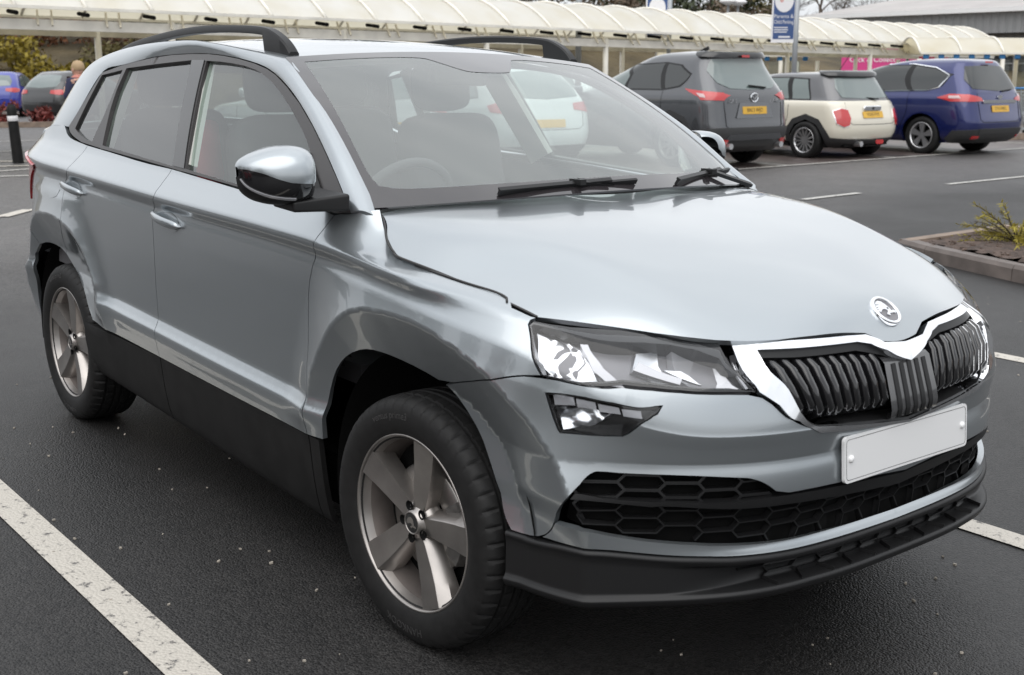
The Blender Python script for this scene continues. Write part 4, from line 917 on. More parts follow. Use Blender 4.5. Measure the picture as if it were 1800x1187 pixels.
# --- cabin ---
cab = MB()
cab.box((-1.9, 0, .62), (2.9, 1.5, .06)); cab.obj('cabin_floor', M['seat'], hero)
P = []
for y_ in np.linspace(-.70, .70, 21):
    hb = .025 * math.exp(-((y_ + .37) / .2) ** 2)
    P.append([(-.30, y_, 1.06), (-.36, y_, 1.075), (-.50, y_, 1.075 + hb * .6), (-.60, y_, 1.06 + hb), (-.66, y_, 1.02), (-.68, y_, .70)])
MB().grid(P).obj('dashboard', M['dash'], hero, True)
th = np.linspace(0, 2 * math.pi, 40, endpoint=False); swc = np.array([-.80, -.37, 1.04]); ax1 = np.array([0, 1, 0]); ax2 = np.array([.42, 0, .90])
mb = MB(); ring = np.array([swc + .185 * (math.cos(t_) * ax1 + math.sin(t_) * ax2) for t_ in np.append(th, th[0])]); mb.tube(ring, .015, 8, False)
for t_ in (0, math.pi, -math.pi / 2): mb.bar(swc, swc + .18 * (math.cos(t_) * ax1 + math.sin(t_) * ax2), .035, .02)
mb.box(swc, (.05, .14, .11)); mb.obj('steering_wheel', M['seat'], hero, True)
def seat(x, y, edge=None):
    s_ = bpy.data.objects.new('seat', None); link(s_, hero)
    def blob(n, c, d, tilt, m, e=.35):
        V = []; nu, nv = 20, 14
        ct, st_ = math.cos(tilt), math.sin(tilt)
        for i in range(nu):
            row = []
            for j in range(nv + 1):
                u_ = 2 * math.pi * i / nu; v_ = math.pi * (j / nv - .5); f = lambda q: math.copysign(abs(q) ** e, q)
                q = (d[0] / 2 * f(math.cos(v_)) * f(math.cos(u_)), d[1] / 2 * f(math.cos(v_)) * f(math.sin(u_)), d[2] / 2 * f(math.sin(v_)))
                row.append((c[0] + q[0] * ct - q[2] * st_, c[1] + q[1], c[2] + q[0] * st_ + q[2] * ct))
            V.append(row)
        return MB().grid(V, wrap_u=True).obj(n, m, s_, True)
    blob('backrest', (x - .26, y, 1.02), (.15, .46, .62), .20, M['seat']); blob('cushion', (x, y, .74), (.52, .50, .16), -.1, M['seat'])
    blob('headrest', (x - .36, y, 1.43), (.10, .26, .19), .18, M['seat'], .5)
    return s_
seat(-1.27, -.37); seat(-1.27, .37); seat(-2.15, -.42); seat(-2.15, .42)
# child seat with a red wing behind the driver's side
P = [[(-1.86 - .06 * k, -.62 + .05 * math.sin(a * 1.0), 1.02 + .24 * a) for k in (0, 1)] for a in np.linspace(-.6, 1.0, 8)]
MB().tube([(-1.80, -.56, .95), (-1.78, -.58, 1.10), (-1.84, -.57, 1.22), (-1.92, -.52, 1.28)], [.05, .06, .055, .04], 10, flat=.6).obj('child_seat_wing', M['redseat'], hero, True)
hl_ = [[tuple(SRF.pos(u_, v_ * .93) - np.array([0, 0, .035])) for v_ in np.linspace(-1, 1, 12)] for u_ in np.linspace(.12, 5.6, 14)]
MB().grid(hl_).obj('headlining', M['cream'], hero, True)
for g in (1, -1):   # pillars seen from inside
    for (xa, za, xb, zb_, w_) in ((-1.49, 1.14, -1.655, 1.52, .12), (-2.27, 1.17, -2.30, 1.50, .06), (-2.78, 1.22, -2.66, 1.44, .12)):
        a = SG.pos(xa, za) + np.array([0, .03, 0]); b = SG.pos(xb, zb_) + np.array([0, .03, 0]); MB().bar(a * np.array([1, g, 1]), b * np.array([1, g, 1]), w_, .03, (0, 1, 0)).obj('pillar_lining', M['cream'], hero)
    dp = [[tuple((SG.pos(x_, z_) + np.array([0, .05 + .02 * (1.1 - z_), 0])) * np.array([1, g, 1])) for z_ in (1.0, 1.10 + .03 * (-x_ - .9))] for x_ in np.linspace(-.5, -2.9, 10)]
    dp = [[tuple(np.array(r[0]) * np.array([1, .97, 1]) - np.array([0, 0, .35])), r[1]] for r in dp]
    MB().grid(dp).obj('door_lining', M['seat'], hero)
mi = MB().box((-1.0, 0.0, 1.475), (.05, .23, .065)); bevel(mi.obj('interior_mirror', M['blk'], hero), .015, 3)
MB().box((-.60, -.64, 1.18), (.002, .07, .022)).obj('windscreen_sticker', mat('white_paper_slip', (.75, .77, .75), .7), hero) if False else None
# ---------------- ground ----------------
def asphalt(name, k=1.0):
    m = bpy.data.materials.new(name); m.use_nodes = True; t = m.node_tree; b = t.nodes['Principled BSDF']; N = t.nodes.new; K = t.links.new
    tc = N('ShaderNodeTexCoord')
    vo = N('ShaderNodeTexVoronoi'); vo.inputs['Scale'].default_value = 150; vo.inputs['Randomness'].default_value = 1
    big = N('ShaderNodeTexNoise'); big.inputs['Scale'].default_value = .35; big.inputs['Detail'].default_value = 6
    med = N('ShaderNodeTexNoise'); med.inputs['Scale'].default_value = 7; med.inputs['Detail'].default_value = 8; med.inputs['Roughness'].default_value = .7
    for n in (vo, big, med): K(tc.outputs['Object'], n.inputs['Vector'])
    cr = N('ShaderNodeValToRGB'); cr.color_ramp.elements[0].color = (.0045 * k, .0043 * k, .0044 * k, 1); cr.color_ramp.elements[1].color = (.028 * k, .0265 * k, .0255 * k, 1)
    cr.color_ramp.elements[0].position = .15; cr.color_ramp.elements[1].position = .95
    K(vo.outputs['Color'], cr.inputs[0])
    mr = N('ShaderNodeMapRange'); mr.inputs[1].default_value = .3; mr.inputs[2].default_value = .7; mr.inputs[3].default_value = .72; mr.inputs[4].default_value = 1.3; K(big.outputs['Fac'], mr.inputs[0])
    mr2 = N('ShaderNodeMapRange'); mr2.inputs[1].default_value = .3; mr2.inputs[2].default_value = .7; mr2.inputs[3].default_value = .8; mr2.inputs[4].default_value = 1.25; K(med.outputs['Fac'], mr2.inputs[0])
    mu = N('ShaderNodeMath'); mu.operation = 'MULTIPLY'; K(mr.outputs[0], mu.inputs[0]); K(mr2.outputs[0], mu.inputs[1])
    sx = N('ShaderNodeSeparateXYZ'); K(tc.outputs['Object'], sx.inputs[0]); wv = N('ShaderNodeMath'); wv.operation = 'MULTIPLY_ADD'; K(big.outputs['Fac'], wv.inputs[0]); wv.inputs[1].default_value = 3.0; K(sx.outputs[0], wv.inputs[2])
    far_sheen = N('ShaderNodeMapRange'); far_sheen.inputs[1].default_value = -3.4; far_sheen.inputs[2].default_value = -6.6; far_sheen.inputs[3].default_value = 1.0; far_sheen.inputs[4].default_value = 5.6; K(wv.outputs[0], far_sheen.inputs[0])      # grazing sky sheen painted in: colour lightens away from the bays
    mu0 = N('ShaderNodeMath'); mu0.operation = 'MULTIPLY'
    mx = N('ShaderNodeMix'); mx.data_type = 'RGBA'; mx.blend_type = 'MULTIPLY'; mx.inputs[0].default_value = 1; K(cr.outputs[0], mx.inputs[6]); K(mu.outputs[0], mu0.inputs[0]); K(far_sheen.outputs[0], mu0.inputs[1]); K(mu0.outputs[0], mx.inputs[7]); K(mx.outputs[2], b.inputs['Base Color'])
    rr = N('ShaderNodeMapRange'); rr.inputs[1].default_value = .35; rr.inputs[2].default_value = .65; rr.inputs[3].default_value = .42; rr.inputs[4].default_value = .62; K(big.outputs['Fac'], rr.inputs[0]); K(rr.outputs[0], b.inputs['Roughness'])
    bp = N('ShaderNodeBump'); bp.inputs['Strength'].default_value = .6; b.inputs['Specular IOR Level'].default_value = .42; bp.inputs['Distance'].default_value = .005; bp.invert = True
    ad = N('ShaderNodeMath'); ad.operation = 'ADD'; K(vo.outputs['Distance'], ad.inputs[0]); K(med.outputs['Fac'], ad.inputs[1]); K(ad.outputs[0], bp.inputs['Height']); K(bp.outputs[0], b.inputs['Normal'])
    return m
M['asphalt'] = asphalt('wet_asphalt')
def ground_mesh():
    xs = np.concatenate([[-900, -400, -200, -120, -80, -60], np.arange(-50, 21, 1.0), [30, 60, 150, 400, 900]]); ys = np.concatenate([[-900, -400, -150, -60, -30], np.arange(-20, 51, 1.0), [70, 100, 150, 250, 450, 900]])
    X, Y = np.meshgrid(xs, ys, indexing='ij'); Z = gz(X, Y); return MB().grid(np.stack([X, Y, Z], -1))
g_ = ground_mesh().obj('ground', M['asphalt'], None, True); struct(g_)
def worn(name, col, lo=.35):
    m = bpy.data.materials.new(name); m.use_nodes = True; t = m.node_tree; b = t.nodes['Principled BSDF']; N = t.nodes.new; K = t.links.new
    tc = N('ShaderNodeTexCoord'); n = N('ShaderNodeTexNoise'); n.inputs['Scale'].default_value = 28; n.inputs['Detail'].default_value = 8; n.inputs['Roughness'].default_value = .75
    v = N('ShaderNodeTexVoronoi'); v.inputs['Scale'].default_value = 95
    K(tc.outputs['Object'], n.inputs['Vector']); K(tc.outputs['Object'], v.inputs['Vector'])
    cr = N('ShaderNodeValToRGB'); cr.color_ramp.elements[0].position = lo; cr.color_ramp.elements[1].position = lo + .09; cr.color_ramp.elements[0].color = (.085, .08, .078, 1); cr.color_ramp.elements[1].color = (*col, 1)
    K(n.outputs['Fac'], cr.inputs[0]); K(cr.outputs[0], b.inputs['Base Color']); b.inputs['Roughness'].default_value = .6
    bp = N('ShaderNodeBump'); bp.inputs['Strength'].default_value = .6; bp.inputs['Distance'].default_value = .004; bp.invert = True; K(v.outputs['Distance'], bp.inputs['Height']); K(bp.outputs[0], b.inputs['Normal'])
    return m
M['line'] = worn('worn_white_line_paint', (.47, .44, .39), .36); M['line2'] = worn('faded_line_paint', (.46, .45, .42), .40)
def marking(name, pts, w, m=None, dz=.004, dash=None):
    pts = np.array(pts, float); mb = MB(); segs = []
    for a, b in zip(pts[:-1], pts[1:]):
        L = np.linalg.norm(b - a); n = max(1, int(L / .5)); d = (b - a) / L; nn = np.array([-d[1], d[0]]) * w / 2; P = []
        for k in range(n + 1):
            p = a + (b - a) * k / n; P.append([(q[0], q[1], gz(q[0], q[1]) + dz) for q in (p - nn, p + nn)])
        mb.grid(P)
    o = mb.obj(name, m or M['line']); return struct(o)
for y_ in (-1.42, 1.11, 3.62): marking('bay_line', [(-3.9, y_), (1.12, y_)], .112, None, .005)

rng = np.random.default_rng(4); gb = MB()
for _ in range(520):
    x_, y_ = rng.uniform(-4.5, 2.0), rng.uniform(-2.4, 5.2); r_ = rng.uniform(.0018, .0048); a = rng.uniform(0, 6.28); c_, s_ = math.cos(a), math.sin(a)
    gb.box((x_, y_, float(gz(x_, y_)) + r_ * .6), (r_ * 2.2, r_ * 1.5, r_ * 1.2), ((c_, s_, rng.uniform(-.3, .3)), (-s_, c_, 0), (0, 0, 1)))
o_ = gb.obj('loose_grit', mat('pale_grit', (.30, .27, .23), .7, noise=(20, .5))); o_['kind'] = 'stuff'
# reddish block-paved bays, lane dashes and worn marks
struct(MB().grid([[(x_, y_, gz(x_, y_) + .006) for y_ in np.arange(8, 40, 1.)] for x_ in np.arange(-14.6, -9.2, .6)]).obj('bay_paving', mat('damp_red_brown_paving', (.075, .058, .054), .38, noise=(3, .45), bump=(60, .5, .006))))
for a, b in (((-6.0, 8.5), (-6.0, 9.55)), ((-5.98, 11.4), (-5.98, 13.4)), ((-5.98, 15.4), (-5.98, 17.4))): marking('lane_dash', [a, b], .10, M['line2'], .0085)
for y_ in (12.3, 15.15, 18.0, 20.85): marking('bay_line', [(-9.15, y_ - .25), (-9.6, y_ + 2.0)] if False else [(-14.2, y_ + .1), (-9.3, y_ + .1)], .10, M['line2'], .010)
marking('bay_line', [(-9.28, 9.2), (-9.28, 24)], .10, M['line2'], .010)
marking('zigzag_line', [(-10.7, .0), (-9.95, .95), (-10.4, 1.35), (-9.7, 1.9)], .14, M['line'], .0085)
marking('lane_line', [(-20.4, -2.5), (-20.4, 4.2), (-20.8, 9)], .12, M['line2'], .0085); marking('lane_line', [(-23.8, -2), (-23.9, 6.1), (-24.2, 12)], .12, M['line2'], .0085)
marking('hatch_line', [(-18.3, 2.6), (-17.4, 3.75)], .16, M['line'], .0085); marking('hatch_line', [(-17.0, 1.9), (-16.5, 3.6)], .16, M['line'], .0085); marking('hatch_line', [(-14.9, 2.0), (-14.6, 3.0)], .14, M['line2'], .0085); marking('hatch_line', [(-15.6, 2.1), (-16.1, 3.7)], .14, M['line2'], .0085)

# ---------------- planted island on the right ----------------
M['kerb'] = mat('sandstone_kerb', (.20, .15, .115), .7, noise=(6, .3), bump=(90, .3, .003)); M['kerbd'] = mat('damp_concrete_kerb', (.115, .095, .085), .6, noise=(5, .35), bump=(90, .3, .003))
isl = thing('planted_island', 'raised planting island of bare soil inside brown kerb stones, right of the near car', 'planting bed')
def kerb_run(pts, L=.92, w=.13, h=.125, m=None, parent=None, side=1):
    pts = np.array(pts, float); me = None
    for a, b in zip(pts[:-1], pts[1:]):
        D = np.linalg.norm(b - a); d = (b - a) / D; n = max(1, round(D / L)); s_ = D / n; nn = np.array([-d[1], d[0]]) * side
        for k in range(n):
            p = a + d * (k + .004) * s_; q = a + d * (k + 1 - .004) * s_; zz = lambda r: float(gz(r[0], r[1]))
            jt = random.uniform(-.004, .004); V = []
            for r in (p, q):
                for (o_, z_) in ((0, -.05), (.0, h - .03), (.02, h), (w, h), (w, -.05)): V.append((r[0] + nn[0] * o_, r[1] + nn[1] * o_, zz(r) + z_ + jt))
            F = [(i, i + 1, i + 6, i + 5) for i in range(4)] + [(4, 3, 2, 1, 0), (5, 6, 7, 8, 9)]
            mesh_obj('kerb_stone', V, F, m or M['kerbd'], parent)
IK = [(-3.28, 6.25), (-2.93, 6.10), (-2.02, 5.82), (1.2, 4.9)]
kerb_run(IK, parent=isl, side=1, m=M['kerbd']); kerb_run([(-3.28, 6.25), (-3.12, 7.62)], parent=isl, side=-1, m=M['kerb']); kerb_run([(-3.12, 7.62), (-.9, 7.75), (1.8, 7.4)], parent=isl, side=-1, m=M['kerb'])
sp_ = [(-3.2, 6.33), (-2.9, 6.20), (-2.0, 5.93), (1.2, 5.0), (1.8, 7.3), (-.9, 7.63), (-3.0, 7.52)]
def soil_mesh():
    xs = np.arange(-3.2, 1.9, .06); ys = np.arange(5.0, 7.8, .06); rng = np.random.default_rng(3); X, Y = np.meshgrid(xs, ys, indexing='ij')
    Z = gz(X, Y) + .085 + .05 * np.exp(-((X + 2.0) / 1.2) ** 2) + rng.normal(0, .009, X.shape); ins = inside(np.stack([X.ravel(), Y.ravel()], 1), np.array(sp_)).reshape(X.shape)
    n = X.shape[1]; F = [(i * n + j, (i + 1) * n + j, (i + 1) * n + j + 1, i * n + j + 1) for i in range(len(xs) - 1) for j in range(n - 1) if ins[i, j] and ins[i + 1, j + 1] and ins[i + 1, j] and ins[i, j + 1]]
    return np.stack([X, Y, Z], -1).reshape(-1, 3), F
V, F = soil_mesh(); mesh_obj('soil', V, F, mat('dark_bark_mulch', (.075, .052, .042), .9, noise=(9, .55), bump=(40, .8, .03)), isl, True)
rng = np.random.default_rng(11); cb = MB()
for _ in range(420):
    x_, y_ = rng.uniform(-3.1, .4), rng.uniform(5.6, 7.5)
    if not inside(np.array([[x_, y_]]), np.array(sp_))[0]: continue
    a = rng.uniform(0, 6.28); l_ = rng.uniform(.015, .045); cb.box((x_, y_, gz(x_, y_) + .09 + .05 * math.exp(-((x_ + 2) / 1.2) ** 2)), (l_, l_ * .5, .01), ((math.cos(a), math.sin(a), rng.uniform(-.3, .3)), (-math.sin(a), math.cos(a), 0), (0, 0, 1)))
o_ = cb.obj('bark_chips', mat('bark_chips', (.10, .07, .055), .9, noise=(30, .5)), isl); o_['kind'] = 'stuff'

# ---------------- foliage helpers ----------------
def leaf_cloud(n, centre, rad, size, rng, flat=1.0, shell=.35, up=.0, aspect=2.2):
    """n small leaf quads through an uneven ellipsoid of clumps"""
    K = max(5, n // 60); cl = rng.normal(0, 1, (K, 3)); cl /= np.linalg.norm(cl, axis=1, keepdims=True); cl *= (rng.uniform(shell, 1, (K, 1)) ** .6); cl = cl * np.array(rad) + np.array(centre)
    V = []; F = []
    for i in range(n):
        c = cl[rng.integers(K)] + rng.normal(0, 1, 3) * np.array(rad) * .17
        a = rng.normal(0, 1, 3); a /= np.linalg.norm(a); b = np.cross(a, rng.normal(0, 1, 3)); b /= np.linalg.norm(b) + 1e-9
        s_ = size * rng.uniform(.6, 1.4); k = len(V); V += [c - a * s_ * aspect / 2, c + b * s_ / 2, c + a * s_ * aspect / 2, c - b * s_ / 2]; F.append((k, k + 1, k + 2, k + 3))
    return V, F
def branches(rng, base, height, r0, levels=4, spread=.5, nchild=4, lean=(0, 0)):
    mb = MB()
    def grow(p, d, L, r, lv):
        n = 4; pts = [p]; q = p.copy(); dd = d.copy()
        for _ in range(n):
            dd = dd + rng.normal(0, .10, 3); dd /= np.linalg.norm(dd); q = q + dd * L / n; pts.append(q)
        mb.tube(pts, np.linspace(r, r * .55, n + 1), 5 if lv == 0 else 3, cap=False)
        if lv < levels:
            for i in range(nchild + (1 if lv else 2)):
                t_ = rng.uniform(.35, 1.0); k = min(n - 1, int(t_ * n)); s_ = pts[k] + (pts[k + 1] - pts[k]) * (t_ * n - k)
                nd = dd + rng.normal(0, spread, 3); nd[2] = abs(nd[2]) * .6 + .25; nd /= np.linalg.norm(nd); grow(s_, nd, L * rng.uniform(.5, .75), r * .45, lv + 1)
    d0 = np.array([lean[0], lean[1], 1.]); grow(np.array(base, float), d0 / np.linalg.norm(d0), height * .42, r0, 0); return mb
M['bark'] = mat('brown_bark', (.075, .058, .046), .9, noise=(5, .4)); M['twig'] = mat('bare_brown_twigs', (.085, .066, .052), .9, noise=(1.5, .35))
def leafm(n, c, v=.45): return mat(n, c, .6, noise=(1.3, v, 3), spec=.3)
M['lv_y'] = leafm('yellow_green_leaves', (.22, .17, .022)); M['lv_o'] = leafm('russet_beech_leaves', (.19, .082, .04)); M['lv_g'] = leafm('dark_evergreen_leaves', (.035, .045, .018)); M['lv_b'] = leafm('brown_scrub', (.095, .068, .045)); M['lv_r'] = leafm('crimson_shrub_leaves', (.13, .025, .02)); M['lv_c'] = leafm('golden_conifer_sprays', (.24, .20, .035)); M['lv_ol'] = leafm('olive_leaves', (.10, .085, .032))
def bgm(x, y, z=0.0, ang=0.0):
    c, s_ = math.cos(ang), math.sin(ang); X = BR * c + BF * s_; Y = -BR * s_ + BF * c; p = bg(x, y, z)
    return Matrix(((X[0], Y[0], BU[0], p[0]), (X[1], Y[1], BU[1], p[1]), (X[2], Y[2], BU[2], p[2]), (0, 0, 0, 1)))
# low golden conifer on the island
shr = thing('golden_conifer_shrub', 'low yellow-green conifer shrub growing in the soil of the kerbed island', 'shrub', mw=Matrix.Translation((-2.55, 6.86, float(gz(-2.55, 6.86)) + .10)))
rng = np.random.default_rng(5); st_ = MB(); V = []; F = []
for k in range(60):
    a = rng.uniform(0, 6.28); el = rng.uniform(.1, .9); L = rng.uniform(.22, .62); d = np.array([math.cos(a) * math.cos(el), math.sin(a) * math.cos(el), math.sin(el)]); pts = [np.zeros(3)]; q = np.zeros(3); dd = d.copy()
    for i in range(6):
        dd = dd + np.array([0, 0, -.10]) + rng.normal(0, .05, 3); dd /= np.linalg.norm(dd); q = q + dd * L / 6; pts.append(q.copy())
        for _ in range(9):
            b = np.cross(dd, rng.normal(0, 1, 3)); b /= np.linalg.norm(b); t_ = dd * .8 + b * .9; t_ /= np.linalg.norm(t_); w_ = np.cross(t_, b) * .006; l_ = rng.uniform(.03, .065); kk = len(V); o0 = q - dd * rng.uniform(0, L / 6)
            V += [o0 - w_, o0 + t_ * l_ * .6 - w_ * 1.4, o0 + t_ * l_, o0 + w_]; F.append((kk, kk + 1, kk + 2, kk + 3))
    st_.tube(pts, np.linspace(.009, .002, 7), 4, cap=False)
mesh_obj('foliage', V, F, M['lv_c'], shr); st_.obj('stems', M['bark'], shr)['kind'] = 'stuff'

# ---------------- parked cars of the background ----------------
def car_surf(levels, n=160):
    Lv = np.array(levels, float); z = Lv[:, 0]; m = len(z); k = np.arange(m); kk = np.linspace(0, m - 1, (m - 1) * 8 + 1); A = pchip(k, Lv, kk)
    half = None; pw = lambda q, e: np.abs(q) ** e
    NF, NC, NS, NR = 8, 18, 44, 12; n = 2 * (NF + NC + NS + NC + NR); P = np.zeros((n + 1, len(kk), 3))
    for j, (z_, xf, xr, w, ne) in enumerate(A):
        L = xf - xr; cy = min(.34, .5 * w); cf = min(.55, .22 * L); cr = min(.30, .16 * L); bf = min(.16, .06 * L); br = min(.05, .03 * L); e = 2 / 2.5
        t = np.linspace(0, HP, NC, endpoint=False)
        fx = np.full(NF, xf - bf); fy = np.linspace(0, w - cy, NF, endpoint=False)
        c1x = xf - bf - cf + cf * pw(np.cos(t), e); c1y = w - cy + cy * pw(np.sin(t), e)
        sx = np.linspace(xf - bf - cf, xr + br + cr, NS, endpoint=False); sy = np.full(NS, w)
        c2x = xr + br + cr - cr * pw(np.sin(t), e); c2y = w - cy + cy * pw(np.cos(t), e)
        rx = np.full(NR + 1, xr + br); ry = np.linspace(w - cy, 0, NR + 1)
        X = np.concatenate([fx, c1x, sx, c2x, rx]); Y = np.concatenate([fy, c1y, sy, c2y, ry]); mid = (xf + xr) / 2
        k_ = np.clip((X - mid) / (xf - mid), 0, 1); X = X + bf * (1 - (Y / w) ** 2) * k_ ** 3; k_ = np.clip((mid - X) / (mid - xr), 0, 1); X = X - br * (1 - (Y / w) ** 2) * k_ ** 3
        Y = Y * (1 - .035 * np.clip(np.abs(X - mid) / (L / 2), 0, 1) ** 2.5)
        X = np.concatenate([X, X[-2::-1]]); Y = np.concatenate([Y, -Y[-2::-1]]); P[:, j, 0] = X; P[:, j, 1] = Y; P[:, j, 2] = z_
    # crown of the roof and tumble of the flanks are in the levels; even out the parameter along the outline
    md = P[:, (len(kk)) // 3]; q = np.concatenate([[0], np.cumsum(np.linalg.norm(np.diff(md, axis=0), axis=1))]); u = q
    dv = np.linalg.norm(np.diff(P, axis=1), axis=2).mean(0); v = np.concatenate([[0], np.cumsum(np.maximum(dv, .002))])
    u = np.maximum.accumulate(u + np.arange(len(u)) * 1e-6); S = Surf(u, v, P); S.kv = lambda lev: float(np.interp(lev, kk, v)); S.zv = lambda zz: float(np.interp(zz, A[:, 0], v))
    c = P[n // 4, len(kk) // 3]; 
    if S.N[n // 4, len(kk) // 3][1] < 0: S.N = -S.N
    return S
def find(S, kind, a, b):
    """surface coordinates of a point given in side view ('s': x, z), on the left flank, or in rear view ('r': y, z)"""
    P = S.P
    if kind == 's': ok = P[..., 1] > .02; D = (P[..., 0] - a) ** 2 + (P[..., 2] - b) ** 2; ax = (0, 2)
    else: ok = (P[..., 0] < 0.8) & (S.N[..., 0] < -.3); D = (P[..., 1] - a) ** 2 + (P[..., 2] - b) ** 2; ax = (1, 2)
    D = np.where(ok, D, 1e9); i, j = np.unravel_index(D.argmin(), D.shape); u, v = S.u[i], S.v[j]; e = 2e-3
    for _ in range(8):
        p = S.pos(u, v); r = np.array([a - p[ax[0]], b - p[ax[1]]]); pu = (S.pos(u + e, v) - S.pos(u - e, v))[list(ax)] / (2 * e); pv = (S.pos(u, v + e) - S.pos(u, v - e))[list(ax)] / (2 * e)
        J = np.stack([pu, pv], 1) + 1e-7 * np.eye(2)
        d = np.clip(np.linalg.solve(J, r), -.05, .05); u = np.clip(u + d[0], S.u[0], S.u[-1]); v = np.clip(v + d[1], S.v[0], S.v[-1])
    return (float(u), float(v))
WHEELS = {}
def bg_wheel(kind, R):
    key = (kind, R)
    if key in WHEELS: return WHEELS[key]
    ty = lathe([(R * .66, -.09), (R * .72, -.105), (R * .86, -.108), (R * .96, -.095), (R, -.07), (R, .07), (R * .95, .095), (R * .66, .09)], 40).obj('tyre', M['tyre'], None, True)
    rr = R * .68
    rim = lathe([(rr, -.09), (rr * 1.0, -.10), (rr * .95, -.10), (rr * .90, -.07), (rr * .85, .05)], 40).obj('rim', M['silver'] if kind != 'dark' else M['rimd'], None, True)
    mb = MB(); nsp = {'multi': 13, 'twin': 5, 'dark': 8, 'plain': 7}[kind]
    for k in range(nsp):
        for off in ((-.0,) if kind != 'twin' else (-.15, .15)):
            a = 2 * math.pi * k / nsp + off; c, s_ = math.cos(a), math.sin(a); w0, w1 = (.012, .016) if kind == 'multi' else (.02, .03)
            t = np.array([-s_, 0, c]); r_ = np.array([c, 0, s_]); V = []
            for (q, w, y) in ((.04, w0, -.075), (rr * .96, w1, -.092)):
                for sg in (-1, 1):
                    for yy in (y, y + .03): V.append(r_ * q + t * sg * w + np.array([0, yy, 0]) + (r_ * 0))
            mb.add(V, [(0, 2, 6, 4), (1, 5, 7, 3), (0, 4, 5, 1), (2, 3, 7, 6)])
    mb.add([(.06 * math.cos(a), -.082, .06 * math.sin(a)) for a in np.linspace(0, 6.283, 16, endpoint=False)], [tuple(range(16))])
    sp2 = mb.obj('spokes', M['silver'] if kind != 'dark' else M['rimd'], None)
    bk = lathe([(.001, .0), (rr * .9, .0)], 24).obj('brake_shield', M['dark'], None)
    r = [(o.name.split('.')[0], o.data) for o in (ty, rim, sp2, bk)]
    for o in (ty, rim, sp2, bk): bpy.data.objects.remove(o)
    WHEELS[key] = r; return r
M['silver'] = mat('silver_alloy', (.62, .62, .63), .3, .9); M['rimd'] = mat('dull_grey_alloy', (.16, .155, .15), .4, .7)
M['bglass'] = mat('dark_car_glass', (.012, .015, .015), .04, spec=.9); M['bglass2'] = mat('pale_reflecting_car_glass', (.10, .13, .125), .04, spec=1.0, coat=.5)
M['amber'] = mat('amber_number_plate', (.62, .36, .035), .4); M['bred'] = mat('bright_red_lamp', (.45, .02, .022), .15, coat=1); M['lampw'] = mat('clear_lamp_segment', (.55, .42, .42), .2); M['bplastic'] = mat('grey_black_bumper_plastic', (.03, .03, .031), .5)
